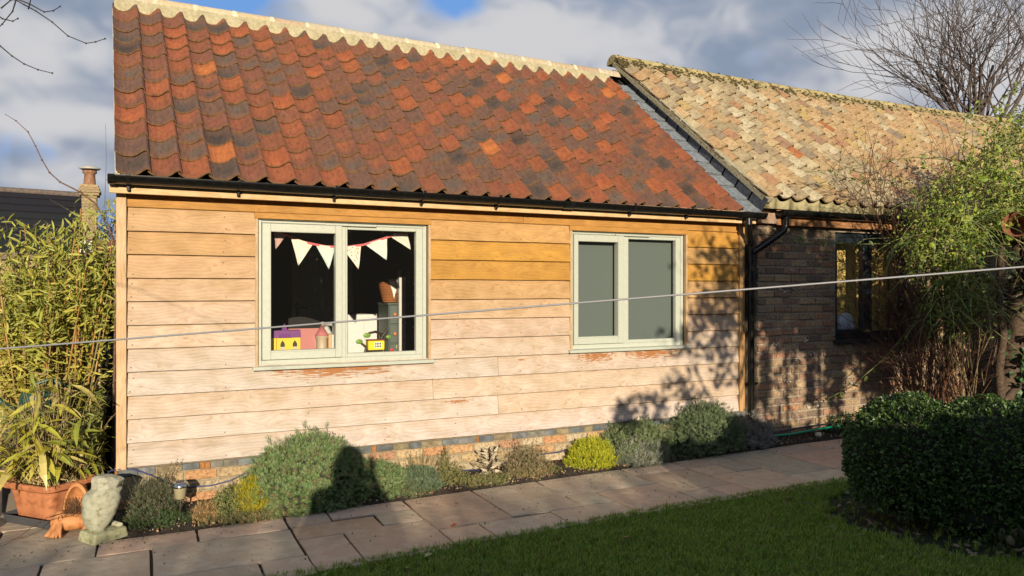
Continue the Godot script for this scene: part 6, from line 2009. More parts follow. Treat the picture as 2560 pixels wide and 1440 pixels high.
	mound(t, "sprays", fine, M.fine_leaf, 2600, Vector3(0, 0.01, 0), Vector3(0.235, 0.225, 0.15), 0.03, 0.062, [Color(0.42, 0.44, 0.02), Color(0.34, 0.38, 0.015), Color(0.48, 0.48, 0.03), Color(0.27, 0.30, 0.02)], 0.7, 0.45, 0.18)
	t = thing("santolina_green", "medium green cushion plant between the lime heather and the right window", "plant", Vector3(4.20, 0.0, 0.16))
	core(t, Vector3(0, 0.05, 0), Vector3(0.30, 0.22, 0.13), Color(0.03, 0.035, 0.02))
	mound(t, "sprays", needle, M.fine_leaf, 3600, Vector3(0, 0.05, 0), Vector3(0.38, 0.31, 0.19), 0.024, 0.046, [Color(0.15, 0.20, 0.085), Color(0.115, 0.165, 0.065), Color(0.18, 0.225, 0.105)], 0.35, 0.25, 0.2)
	spikes(t, "seed_head", 45, Vector3(0, 0.05, -0.05), Vector3(0.34, 0.29, 0.12), 0.06, Color(0.12, 0.11, 0.05), Color(0.10, 0.075, 0.05))
	t = thing("silver_lavender", "silvery thin leaved lavender at the foot of the medium green cushion", "plant", Vector3(4.17, 0.0, 0.27))
	core(t, Vector3(0, 0.02, 0), Vector3(0.12, 0.08, 0.07), Color(0.05, 0.055, 0.05))
	mound(t, "leaves", sprig(10, 0.025, 0.6), M.fine_leaf, 1150, Vector3(0, 0.0, 0), Vector3(0.27, 0.20, 0.13), 0.045, 0.09, [Color(0.26, 0.28, 0.22), Color(0.21, 0.235, 0.18), Color(0.16, 0.185, 0.13), Color(0.31, 0.325, 0.27)], 0.6, 0.6, 0.2)
	t = thing("santolina_dark", "tall dark green cushion plant in the shade below the right end of the timber wall", "plant", Vector3(5.02, 0.0, 0.15))
	core(t, Vector3(0, 0.08, 0), Vector3(0.36, 0.29, 0.14), Color(0.025, 0.03, 0.02))
	mound(t, "sprays", needle, M.fine_leaf, 4600, Vector3(0, 0.06, 0), Vector3(0.44, 0.40, 0.21), 0.026, 0.05, [Color(0.11, 0.16, 0.075), Color(0.085, 0.13, 0.055), Color(0.14, 0.185, 0.09)], 0.35, 0.25, 0.2)
	spikes(t, "seed_head", 50, Vector3(0, 0.06, -0.05), Vector3(0.40, 0.38, 0.12), 0.06, Color(0.12, 0.11, 0.05), Color(0.14, 0.11, 0.07))
	t = thing("grey_lavender", "shaded grey lavender clump at the foot of the black downpipe", "plant", Vector3(5.62, 0.0, 0.15))
	mound(t, "leaves", sprig(10, 0.035, 0.7), M.fine_leaf, 900, Vector3(0, 0.0, 0), Vector3(0.27, 0.28, 0.13), 0.045, 0.085, [Color(0.20, 0.20, 0.185), Color(0.15, 0.155, 0.14), Color(0.25, 0.25, 0.24)], 0.5, 0.6, 0.25)
	# low growth that closes the gaps along the path edge
	for e in [["low_herb", "low ragged green brown herbs at the path edge in front of the pale sage", 2.62, 0.30, 0.26, 0.07, [Color(0.19, 0.20, 0.07), Color(0.26, 0.21, 0.10), Color(0.13, 0.16, 0.05)]], ["creeping_thyme", "low dark creeping thyme between the blue green herb and the santolina", 1.96, 0.34, 0.20, 0.06, [Color(0.09, 0.13, 0.05), Color(0.14, 0.15, 0.07)]], ["dry_weeds", "straw coloured withered weeds at the path edge beneath the dead brown herb", 3.05, 0.27, 0.24, 0.07, [Color(0.30, 0.24, 0.12), Color(0.20, 0.19, 0.07), Color(0.24, 0.17, 0.08)]], ["shade_weeds", "low dark green weeds at the path edge below the tall dark green cushion", 4.75, 0.24, 0.42, 0.09, [Color(0.07, 0.10, 0.04), Color(0.10, 0.13, 0.05)]], ["soil_weeds", "small mixed weeds on the soil in front of the olive and mustard plants", 0.74, 0.47, 0.30, 0.05, [Color(0.16, 0.17, 0.06), Color(0.24, 0.17, 0.08), Color(0.09, 0.11, 0.04)]]]:
		t = thing(e[0], e[1], "plant", Vector3(e[2], 0.0, e[3]))
		mound(t, "leaves", needle, M.fine_leaf, 900, Vector3.ZERO, Vector3(e[4], e[5], 0.10), 0.018, 0.04, e[6], 0.5, 0.8, 0.3)
	t = thing("small_fern", "dark leafy weed at the foot of the brick wall by the hose", "plant", Vector3(7.0, 0.0, 0.10))
	mound(t, "leaves", bm, M.leaf, 320, Vector3(0, 0.0, 0), Vector3(0.30, 0.20, 0.10), 0.04, 0.08, [Color(0.045, 0.08, 0.025), Color(0.03, 0.06, 0.02)], 0.5, 0.7, 0.3)
	t = thing("ivy_patch", "low ivy and weeds on the ground beyond the hose, left of the clipped bush", "plant", Vector3(8.2, 0.0, 0.35))
	mound(t, "leaves", bm, M.leaf, 500, Vector3(0, 0.0, 0), Vector3(0.9, 0.25, 0.3), 0.05, 0.09, [Color(0.045, 0.08, 0.025), Color(0.03, 0.06, 0.02), Color(0.06, 0.10, 0.03)], 0.5, 0.7, 0.3)

# ---------------------------------------------------------------- bamboo
func build_bamboo() -> void:
	var t := thing("tall_bamboo", "tall fine leaved bamboo clump with orange canes before the buff brick wall", "bamboo", Vector3(-0.57, 0.0, -0.98))
	var b := MB.new()
	var ends := []
	for i in 64:
		var a := rng.randf() * TAU
		var p := Vector3(cos(a) * 0.25 * sqrt(rng.randf()) + 0.0, 0.30, sin(a) * 0.20 * sqrt(rng.randf()))
		var d := Vector3(p.x * 0.35 + rng.randfn() * 0.05, 1, p.z * 0.3 + rng.randfn() * 0.05).normalized()
		var l := rng.randf_range(1.15, 1.85) + (0.22 if rng.randf() < 0.15 else 0.0)
		if p.x < -0.1: l *= 0.93
		b.col = jit(pick([Color(0.42, 0.23, 0.065), Color(0.46, 0.30, 0.10), Color(0.30, 0.25, 0.08)]), 0.15)
		var pts := [p]
		var rad := []
		for k in 11:
			d = (d + rdir() * 0.025 + Vector3(p.x, 0, p.z) * 0.012).normalized()
			p += d * l / 11
			pts.append(p)
		for k in 12: rad.append((0.0062 if k < 8 else 0.0038) * (1.0 + 0.25 * (k % 2)))
		b.tube(pts, 0.005, 0.003, 5, false, rad)
		ends.append(pts)
	stuff(obj("canes", b, M.plain_wood, t))
	var leaf := blade(0.085, 0.3, 0.25)
	var xfs := []; var cl := []
	for i in 9000:
		var pts: Array = ends[rng.randi() % ends.size()]
		var f := pow(rng.randf(), 0.62)
		var k := mini(int(f * 11), 10)
		var p: Vector3 = (pts[k] as Vector3).lerp(pts[k + 1], rng.randf())
		p += Vector3(rng.randfn(), rng.randfn() * 0.6, rng.randfn()) * (0.068 if f > 0.2 else 0.035)
		if p.x > 0.02 and p.y < 1.25 and rng.randf() < 0.6: continue
		var d := (Vector3(rng.randfn() * 0.7, rng.randf_range(-0.35, 0.75) + (0.5 if f > 0.85 else 0.0), rng.randfn() * 0.7)).normalized()
		var g := f + rng.randf_range(-0.35, 0.35)
		xfs.append(Transform3D(basis_y(d, rng.randf() * TAU).scaled(Vector3.ONE * rng.randf_range(0.05, 0.115)), p))
		cl.append(jit(Color(0.42, 0.36, 0.055).lerp(Color(0.29, 0.32, 0.06), clampf(g, 0, 1)), 0.25))
	instances("leaves", leaf, M.leaf, xfs, cl, t)
	# fine bamboo in shade between planter and timber corner
	t = thing("low_bamboo", "drooping fine leaved bamboo in the shadow beside the timber corner post", "bamboo", Vector3(-0.22, 0.0, -0.45))
	b = MB.new()
	xfs = []; cl = []
	for i in 46:
		var a := rng.randf() * TAU
		var p := Vector3(rng.randfn() * 0.05, 0.25, rng.randfn() * 0.10)
		var d := Vector3(cos(a) * 0.4 - 0.05, 1, sin(a) * 0.5).normalized()
		var pts := [p]
		for k in 8:
			d = (d + rdir() * 0.10 + Vector3(cos(a) * 0.06, -0.07, sin(a) * 0.06)).normalized()
			p += d * rng.randf_range(0.06, 0.10)
			p.x = minf(p.x, 0.05)
			pts.append(p)
			for j in 9:
				var ld := (Vector3(cos(a), -0.25, sin(a)) + rdir() * 0.9).normalized()
				if p.x > -0.02 and ld.x > 0.0: ld.x *= -1.0
				xfs.append(Transform3D(basis_y(ld, rng.randf() * TAU).scaled(Vector3.ONE * rng.randf_range(0.06, 0.13)), p + rdir() * 0.02))
				cl.append(jit(Color(0.13, 0.17, 0.045).lerp(Color(0.25, 0.24, 0.06), rng.randf()), 0.25))
		b.col = jit(Color(0.28, 0.22, 0.09), 0.2)
		b.tube(pts, 0.0035, 0.0018, 4)
	stuff(obj("canes", b, M.plain_wood, t))
	instances("leaves", blade(0.055, 0.3, 0.3), M.leaf, xfs, cl, t)
	# broad leaved bamboo in the planter
	t = thing("broad_bamboo", "broad leaved yellow green bamboo growing from the terracotta coloured planter", "bamboo", Vector3(-0.475, 0.24, -0.17))
	b = MB.new()
	var tips := []
	var pb := Basis(Vector3.UP, -0.85)
	for i in 330:
		var q := pb * Vector3(rng.randf_range(-0.17, 0.17), 0, rng.randf_range(-0.12, 0.12))
		var d := Vector3(q.x * 1.2 + rng.randfn() * 0.22, 1, q.z * 1.2 + rng.randfn() * 0.22).normalized()
		var l := rng.randf_range(0.15, 0.42) if i < 210 else rng.randf_range(0.45, 0.80)
		if i < 210: d = (d + rdir() * 0.35).normalized()
		b.col = jit(pick([Color(0.38, 0.28, 0.13), Color(0.45, 0.35, 0.18), Color(0.28, 0.20, 0.09), Color(0.33, 0.30, 0.10)]), 0.25)
		var pts := [q]
		for k in 5:
			d = (d + rdir() * 0.09).normalized()
			q += d * l / 5
			pts.append(q)
		b.tube(pts, 0.0042 if i % 4 == 0 else 0.0028, 0.0016, 4)
		tips.append(pts)
	stuff(obj("stalks", b, M.plain_wood, t))
	xfs = []; cl = []
	for i in 620:                                                  # withered and small leaves among the stalks
		var pts: Array = tips[rng.randi() % tips.size()]
		var p: Vector3 = pts[rng.randi_range(1, 5)]
		xfs.append(Transform3D(basis_y((rdir() + Vector3.UP * 0.2).normalized(), rng.randf() * TAU).scaled(Vector3.ONE * rng.randf_range(0.05, 0.12)), p))
		cl.append(jit(pick([Color(0.40, 0.31, 0.14), Color(0.30, 0.24, 0.09), Color(0.25, 0.25, 0.05), Color(0.34, 0.27, 0.12)]), 0.25))
	instances("small_leaves", blade(0.06, 0.4, 0.3), M.leaf, xfs, cl, t)
	var lms := []
	for e in [[0.5, Color(0.38, 0.36, 0.04)], [0.9, Color(0.33, 0.34, 0.04)], [0.2, Color(0.43, 0.39, 0.06)], [1.2, Color(0.40, 0.37, 0.05)], [0.7, Color(0.22, 0.25, 0.035)], [1.5, Color(0.44, 0.38, 0.12)]]:
		var m := blade(0.088, 0.22, e[0])
		var q := StandardMaterial3D.new(); q.albedo_color = (e[1] as Color).linear_to_srgb(); q.roughness = 0.45; q.vertex_color_use_as_albedo = true; q.resource_name = "bamboo_leaf"
		q.backlight_enabled = true; q.backlight = Color(0.5, 0.5, 0.3)
		lms.append([m, q])
	for i in 285:
		var pts: Array = tips[210 + rng.randi() % 120]
		var p: Vector3 = pts[rng.randi_range(2, 5)]
		if i % 2 == 0: p.y *= 0.65
		var out := Vector3(p.x * 1.6, 0, p.z * 1.6) + Vector3(rng.randfn() * 0.5, 0, rng.randfn() * 0.5 + 0.15)
		var d := (out.normalized() + Vector3.UP * rng.randf_range(-0.55, 0.75)).normalized()
		var e = lms[rng.randi() % lms.size()]
		var x := Vector3.UP.cross(d).normalized()
		var z := x.cross(d).normalized()
		if z.y < 0: x = -x; z = -z
		var o := obj("leaf", e[0], e[1], t)
		var s := rng.randf_range(0.14, 0.265)
		if p.x + d.x * s > 0.36: s = maxf(0.07, (0.36 - p.x) / maxf(d.x, 0.1))
		o.transform = Transform3D(Basis(x, d, z).rotated(d, rng.randf_range(-0.7, 0.7)).scaled(Vector3.ONE * s), p)
	# single long stem arching over from behind
	t = thing("arching_stem", "single bare arching shrub stem against the sky at the left", "plant", Vector3(0, 0, 0))
	b = MB.new()
	b.col = Color(0.22, 0.13, 0.10)
	var ap := [Vector3(-0.879, 2.974, -1.172), Vector3(-0.80, 2.92, -1.13), Vector3(-0.714, 2.832, -1.092), Vector3(-0.66, 2.72, -1.06), Vector3(-0.615, 2.611, -1.044), Vector3(-0.56, 2.51, -1.01), Vector3(-0.487, 2.437, -0.982), Vector3(-0.345, 2.358, -0.913), Vector3(-0.231, 2.263, -0.858), Vector3(-0.14, 2.08, -0.82), Vector3(-0.08, 1.85, -0.80), Vector3(-0.10, 1.2, -0.85), Vector3(-0.12, 0.0, -0.9)]
	b.tube(ap, 0.0022, 0.007, 6, false, [0.002, 0.0026, 0.0032, 0.0036, 0.004, 0.0044, 0.005, 0.006, 0.0065, 0.0068, 0.007, 0.008, 0.009])
	for k in range(1, 9):
		b.ball(ap[k], Vector3.ONE * (0.006 + 0.0006 * k), 8)
	obj("stem", b, M.bark, t)
	b = MB.new()
	b.col = Color(0.24, 0.17, 0.12)
	for e in [[Vector3(-0.231, 2.263, -0.858), Vector3(-0.36, 2.17, -0.87), Vector3(-0.47, 2.24, -0.9), Vector3(-0.55, 2.29, -0.92)], [Vector3(-0.13, 2.0, -0.81), Vector3(-0.17, 2.25, -0.83), Vector3(-0.16, 2.62, -0.85), Vector3(-0.165, 2.9, -0.85)], [Vector3(-0.1, 1.7, -0.8), Vector3(-0.05, 1.95, -0.78), Vector3(0.0, 2.1, -0.76)], [Vector3(-0.16, 2.45, -0.84), Vector3(-0.10, 2.52, -0.83)], [Vector3(-0.9, 2.05, -1.0), Vector3(-0.86, 2.15, -1.0), Vector3(-0.83, 2.0, -1.0), Vector3(-0.80, 1.8, -1.0)]]:
		b.tube(e, 0.0025, 0.001, 4)
	obj("side_twig", b, M.bark, t)
	xfs = []; cl = []
	for i in 60:
		var f := rng.randf()
		var p := Vector3(-0.231, 2.263, -0.858).lerp(Vector3(-0.10, 1.75, -0.80), f) + rdir() * 0.06
		xfs.append(Transform3D(basis_y((rdir() + Vector3.UP * 0.4).normalized(), rng.randf() * 6).scaled(Vector3.ONE * rng.randf_range(0.05, 0.09)), p))
		cl.append(jit(Color(0.23, 0.24, 0.07), 0.25))
	instances("leaves", leaf, M.leaf, xfs, cl, t)

# ---------------------------------------------------------------- clipped bush on the right
func build_hedge() -> void:
	var t := thing("clipped_bush", "rounded dark green clipped evergreen bush with two lobes at the lawn edge", "bush", Vector3(5.1, -0.025, 2.65))
	var lobes := [[Vector3(-0.20, 0.43, -0.22), Vector3(0.42, 0.44, 0.42), 7500], [Vector3(0.20, 0.43, 0.12), Vector3(0.52, 0.435, 0.50), 8500], [Vector3(0.40, 0.40, 0.55), Vector3(0.55, 0.44, 0.52), 7000], [Vector3(0.05, 0.14, 0.1), Vector3(0.36, 0.16, 0.42), 1200]]
	var b := MB.new()
	b.col = Color(0.018, 0.020, 0.010)
	for e in lobes: b.ball(e[0], e[1] * 0.86, 16)
	b.tube([Vector3(0, -0.02, 0), Vector3(0, 0.2, 0)], 0.05, 0.05, 7)
	obj("inner_twigs", b, M.bark, t)
	var m := MB.new()
	for i in 4:
		var a := MB.new()
		a.xf = Transform3D(basis_y((rdir() * 0.8 + Vector3.UP).normalized(), i * 1.6).scaled(Vector3.ONE * 0.7), Vector3(0, i * 0.12, 0))
		a.col = grey(rng.randf_range(0.85, 1.15))
		a.quad(Vector3.ZERO, Vector3(0.28, 0.5, 0.09), Vector3(0, 1, 0), Vector3(-0.28, 0.5, 0.09))
		m.v.append_array(a.v); m.n.append_array(a.n); m.c.append_array(a.c); m.u.append_array(a.u)
	var lm := m.mesh()
	for e in lobes:
		mound(t, "leaves", lm, M.gloss_leaf, e[2], e[0], e[1], 0.022, 0.042, [Color(0.042, 0.090, 0.018), Color(0.058, 0.115, 0.022), Color(0.032, 0.070, 0.016), Color(0.078, 0.140, 0.028)], 0.15, 0.16, 0.07, -0.75)
	# ivy on the ground in front
	var iv := thing("ground_ivy", "low leafy weeds and ivy on the soil in front of the clipped bush", "plant", Vector3(5.2, 0, 3.25))
	mound(iv, "leaves", blade(0.42, 0.25, 0.4), M.leaf, 260, Vector3(0, -0.02, 0), Vector3(0.55, 0.10, 0.45), 0.03, 0.07, [Color(0.05, 0.075, 0.025), Color(0.035, 0.055, 0.02), Color(0.12, 0.11, 0.06)], 0.3, 0.8, 0.3)

# ---------------------------------------------------------------- climber, twiggy shrub and old trunk on the right
func build_climber() -> void:
	var t := thing("climber", "sprawling green jasmine and clematis climber heaped over the end of the brick building", "climber", Vector3(8.3, 0, 0.75))
	var b := MB.new()
	var tw := MB.new()
	var blobs := [[Vector3(-0.1, 2.50, 0.05), Vector3(0.72, 0.55, 0.38)], [Vector3(0.65, 2.88, 0.05), Vector3(0.75, 0.70, 0.45)], [Vector3(-0.62, 2.12, 0.0), Vector3(0.55, 0.50, 0.30)], [Vector3(1.3, 2.5, 0.1), Vector3(0.6, 0.85, 0.45)], [Vector3(-0.35, 1.45, 0.0), Vector3(0.55, 0.42, 0.28)]]
	# dead heart of the heap
	for i in 150:
		var e = blobs[rng.randi() % 4]
		tw.col = jit(Color(0.06, 0.045, 0.03), 0.4)
		var p: Vector3 = e[0] + rdir() * e[1] * 0.7
		var d := rdir()
		var pts := [p]
		for k in 7:
			d = (d + rdir() * 0.35 + Vector3.DOWN * 0.05).normalized()
			p += d * 0.09
			pts.append(p)
		tw.tube(pts, 0.005, 0.002, 4)
	stuff(obj("dead_stems", tw, M.bark, t))
	for i in 300:                                                  # arching green stems
		var e = blobs[rng.randi() % 5]
		var p: Vector3 = e[0] + rdir() * e[1] * 0.6
		var a := rng.randf() * TAU
		var d := Vector3(cos(a) - 0.25, rng.randf_range(-0.1, 0.9), sin(a) * 0.6 + 0.25).normalized()
		var pts := [p]
		var n := rng.randi_range(8, 14)
		for k in n:
			d = (d + rdir() * 0.16 + Vector3.DOWN * 0.13).normalized()
			p += d * rng.randf_range(0.05, 0.085)
			p.z = maxf(p.z, -0.55)
			pts.append(p)
		b.col = jit(pick([Color(0.17, 0.25, 0.07), Color(0.22, 0.28, 0.09), Color(0.13, 0.20, 0.06), Color(0.27, 0.25, 0.10)]), 0.2)
		b.tube(pts, rng.randf_range(0.0035, 0.0062), 0.0018, 5)
	# long wands reaching left over the roof and the wall
	var wands := [
		[Vector3(0.9, 2.9, -0.2), Vector3(0.3, 3.05, -0.3), Vector3(-0.5, 3.05, -0.4), Vector3(-1.1, 2.96, -0.45), Vector3(-1.7, 2.83, -0.45), Vector3(-2.15, 2.78, -0.42)],
		[Vector3(-0.2, 2.45, -0.1), Vector3(-0.55, 2.55, -0.15), Vector3(-0.95, 2.68, -0.2), Vector3(-1.35, 2.72, -0.25), Vector3(-1.75, 2.73, -0.25)],
		[Vector3(-0.3, 2.0, -0.2), Vector3(-0.9, 2.08, -0.35), Vector3(-1.5, 2.06, -0.42), Vector3(-2.0, 2.09, -0.46), Vector3(-2.3, 2.10, -0.48)],
		[Vector3(-0.4, 1.6, -0.1), Vector3(-0.75, 1.2, -0.25), Vector3(-1.05, 0.85, -0.35), Vector3(-1.45, 0.55, -0.45), Vector3(-1.8, 0.42, -0.5)],
		[Vector3(0.6, 3.2, 0), Vector3(0.8, 3.6, 0.0), Vector3(1.0, 3.8, 0.0), Vector3(1.25, 3.95, 0.0), Vector3(1.5, 4.0, 0.0)],
		[Vector3(0.2, 2.8, 0), Vector3(0.35, 3.35, -0.05), Vector3(0.6, 3.75, -0.1), Vector3(0.95, 4.0, -0.1)],
		[Vector3(0.0, 2.7, -0.1), Vector3(-0.05, 3.1, -0.15), Vector3(0.1, 3.5, -0.2), Vector3(0.4, 3.75, -0.2)]]
	for w in wands:
		b.col = jit(Color(0.16, 0.17, 0.06), 0.15)
		b.tube(w, 0.0085, 0.003, 6)
	stuff(obj("stems", b, M.fine_leaf, t))
	var xfs := []; var cl := []
	for w in wands:
		for i in 34:
			var f: float = rng.randf_range(0.15, 1.0) * (w.size() - 1)
			var k := mini(int(f), w.size() - 2)
			var p: Vector3 = (w[k] as Vector3).lerp(w[k + 1], f - k) + rdir() * 0.035
			xfs.append(Transform3D(basis_y((rdir() + Vector3.DOWN * 0.5).normalized(), rng.randf() * 6).scaled(Vector3.ONE * rng.randf_range(0.035, 0.075)), p))
			cl.append(jit(Color(0.14, 0.19, 0.045), 0.35))
	for i in 15000:
		var e = blobs[[0, 1, 2, 3, 0, 1, 2, 3, 1, 4][rng.randi() % 10]]
		var d := rdir()
		var rr := 1.0 - 0.5 * pow(rng.randf(), 1.5)
		rr *= 1.0 + 0.5 * noise.get_noise_3d(d.x * 3 + e[0].x * 7, d.y * 3, d.z * 3)
		if noise.get_noise_3d(d.x * 5 + e[0].x * 3, d.y * 5, d.z * 5) < -0.28: continue
		var p: Vector3 = e[0] + d * e[1] * rr
		xfs.append(Transform3D(basis_y((rdir() + Vector3.DOWN * 0.3).normalized(), rng.randf() * 6).scaled(Vector3.ONE * rng.randf_range(0.028, 0.062)), p))
		cl.append(jit(pick([Color(0.18, 0.25, 0.032), Color(0.24, 0.31, 0.042), Color(0.125, 0.185, 0.026), Color(0.29, 0.33, 0.06)]), 0.25))
	instances("leaves", blade(0.21, 0.3, 0.3), M.leaf, xfs, cl, t)
	var big := blade(0.36, 0.3, 0.5)
	var bmats := []
	for c in [Color(0.24, 0.33, 0.035), Color(0.18, 0.27, 0.03), Color(0.28, 0.36, 0.06)]:
		var q := StandardMaterial3D.new(); q.albedo_color = (c as Color).linear_to_srgb(); q.roughness = 0.5; q.vertex_color_use_as_albedo = true; q.resource_name = "clematis_leaf"
		q.backlight_enabled = true; q.backlight = Color(0.6, 0.6, 0.4)
		bmats.append(q)
	for i in 90:
		var e = blobs[[0, 1, 1, 3, 0, 2][rng.randi() % 6]]
		var d := (rdir() + Vector3(-0.35, 0.3, 0.8)).normalized()
		var o := obj("leaf", big, bmats[rng.randi() % 3], t)
		o.transform = Transform3D(basis_y((rdir() + Vector3(0, -0.7, 0.2)).normalized(), rng.randf() * 6).scaled(Vector3.ONE * rng.randf_range(0.06, 0.11)), e[0] + d * e[1] * rng.randf_range(0.85, 1.05))
	# old trunk with ivy
	t = thing("old_trunk", "gnarled twisting brown trunk half hidden at the right edge under the climber", "tree", Vector3(8.48, 0, 0.95))
	b = MB.new()
	b.col = Color(0.13, 0.09, 0.055)
	b.tube([Vector3(-0.28, 0, 0), Vector3(-0.20, 0.3, 0.02), Vector3(0.0, 0.62, 0.0), Vector3(0.12, 0.9, -0.02), Vector3(0.16, 1.25, 0.0), Vector3(0.13, 1.6, 0.02), Vector3(0.2, 2.1, 0.0), Vector3(0.4, 2.6, 0)], 0.12, 0.06, 10, false, [0.14, 0.115, 0.105, 0.11, 0.10, 0.09, 0.075, 0.05])
	b.tube([Vector3(-0.20, 0.35, 0.05), Vector3(-0.24, 0.75, 0.05), Vector3(-0.16, 1.1, 0.05), Vector3(-0.19, 1.5, 0.02), Vector3(-0.1, 2.2, 0)], 0.05, 0.03, 8)
	b.tube([Vector3(-0.32, 0.3, 0.08), Vector3(-0.12, 0.5, 0.12), Vector3(0.05, 0.6, 0.12), Vector3(0.2, 0.55, 0.1)], 0.045, 0.025, 8)
	obj("trunk", b, M.bark, t)
	mound(t, "leaves", blade(0.5, 0.2, 0.3), M.gloss_leaf, 700, Vector3(0.34, 0.55, 0.14), Vector3(0.42, 0.65, 0.35), 0.05, 0.10, [Color(0.035, 0.085, 0.03), Color(0.05, 0.11, 0.04), Color(0.025, 0.06, 0.02)], 0.0, 0.5, 0.3, -1.0)
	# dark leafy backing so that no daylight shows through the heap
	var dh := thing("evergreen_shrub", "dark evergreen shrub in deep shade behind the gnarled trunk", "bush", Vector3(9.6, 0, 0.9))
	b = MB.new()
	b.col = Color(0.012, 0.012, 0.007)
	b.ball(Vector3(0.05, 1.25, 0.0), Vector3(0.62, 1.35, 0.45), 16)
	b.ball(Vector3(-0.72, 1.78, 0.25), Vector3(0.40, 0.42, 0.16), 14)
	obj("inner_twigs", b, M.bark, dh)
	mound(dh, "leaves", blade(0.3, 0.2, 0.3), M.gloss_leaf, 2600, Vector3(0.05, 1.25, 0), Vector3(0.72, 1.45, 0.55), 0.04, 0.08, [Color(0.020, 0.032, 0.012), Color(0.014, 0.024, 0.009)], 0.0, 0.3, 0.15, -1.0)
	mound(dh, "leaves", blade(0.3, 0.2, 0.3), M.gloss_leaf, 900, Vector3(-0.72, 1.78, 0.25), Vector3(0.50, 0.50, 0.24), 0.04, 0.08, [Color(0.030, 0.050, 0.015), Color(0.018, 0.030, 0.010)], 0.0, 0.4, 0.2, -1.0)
	# terracotta pot tipped among the stems
	t = thing("hanging_pot", "terracotta pot hung on its side among the climber stems at the right edge", "pot", Vector3(8.52, 2.22, 1.05))
	t.rotation = Vector3(0.4, 0.3, 1.35)
	b = MB.new(); b.col = Color(0.27, 0.115, 0.055)
	b.lathe([Vector2(0.0, 0.0), Vector2(0.075, 0.0), Vector2(0.12, 0.19), Vector2(0.135, 0.19), Vector2(0.14, 0.24), Vector2(0.125, 0.24), Vector2(0.105, 0.19), Vector2(0.06, 0.02), Vector2(0, 0.02)], 24)
	obj("shell", b, M.terracotta, t)
	# red brown twiggy shrub in front of the window
	t = thing("twiggy_shrub", "leafless red brown twiggy shrub in front of the dark blue grey window", "shrub", Vector3(7.75, 0, 0.5))
	b = MB.new()
	for i in 20:
		b.col = jit(pick([Color(0.16, 0.065, 0.045), Color(0.11, 0.055, 0.045), Color(0.20, 0.10, 0.055)]), 0.2)
		var a := rng.randf() * TAU
		grow(b, Vector3(rng.randfn() * 0.13, 0, rng.randfn() * 0.08), Vector3(cos(a) * 0.38 - 0.05, 1, sin(a) * 0.18).normalized(), rng.randf_range(0.9, 1.5), 0.008, 2, {"kids": 6, "wob": 0.12, "rmin": 0.0022, "seg": 7, "spread": 0.65, "from": 0.2, "up": 0.03})
	for e in [[Vector3(-0.1, 1.2, -0.1), Vector3(-0.25, 1, 0)], [Vector3(0.05, 1.3, -0.1), Vector3(-0.45, 1, -0.15)], [Vector3(0.15, 1.2, 0), Vector3(-0.1, 1, 0)]]:
		b.col = Color(0.15, 0.075, 0.05)
		grow(b, e[0], (e[1] as Vector3).normalized(), 1.25, 0.012, 2, {"kids": 8, "wob": 0.12, "rmin": 0.0028, "seg": 8, "spread": 0.75, "from": 0.35, "up": 0.02})
	stuff(obj("twigs", b, M.bark, t))
	b = MB.new()                                                  # reddish basal shoots
	for i in 30:
		b.col = jit(Color(0.24, 0.105, 0.05), 0.3)
		var p := Vector3(0.15 + rng.randfn() * 0.28, rng.randf_range(0.0, 0.5), 0.1 + rng.randfn() * 0.1)
		var d := Vector3(rng.randfn() * 0.35, 1, rng.randfn() * 0.2).normalized()
		var pts := [p]
		for k in 6:
			d = (d + rdir() * 0.12).normalized(); p += d * 0.13; pts.append(p)
		b.tube(pts, 0.006, 0.002, 5)
	stuff(obj("shoots", b, M.bark, t))
	xfs = []; cl = []
	for i in 200:
		xfs.append(Transform3D(basis_y((rdir() + Vector3.DOWN * 0.4).normalized(), rng.randf() * 6).scaled(Vector3.ONE * rng.randf_range(0.03, 0.07)), Vector3(rng.randfn() * 0.35, rng.randf_range(0.8, 2.2), rng.randfn() * 0.12)))
		cl.append(jit(Color(0.17, 0.22, 0.05), 0.3))
	instances("leaves", blade(0.24, 0.3, 0.3), M.leaf, xfs, cl, t)
	# bundle of old brown climber stems right of the shrub
	t = thing("bare_climber", "bundle of old brown climber stems rising behind the right lobe of the clipped bush", "climber", Vector3(8.35, 0, 0.6))
	b = MB.new()
	for i in 34:
		b.col = jit(pick([Color(0.30, 0.20, 0.10), Color(0.20, 0.13, 0.07), Color(0.36, 0.27, 0.14), Color(0.09, 0.065, 0.04)]), 0.25)
		var p := Vector3(rng.randfn() * 0.17, 0, rng.randfn() * 0.1)
		var d := Vector3(-0.18 + rng.randfn() * 0.2, 1, rng.randfn() * 0.08).normalized()
		var pts := [p]
		for k in 12:
			d = (d + rdir() * 0.10 + Vector3.UP * 0.02).normalized()
			p += d * 0.17
			pts.append(p)
		b.tube(pts, rng.randf_range(0.006, 0.016), 0.004, 5)
	stuff(obj("stems", b, M.bark, t))

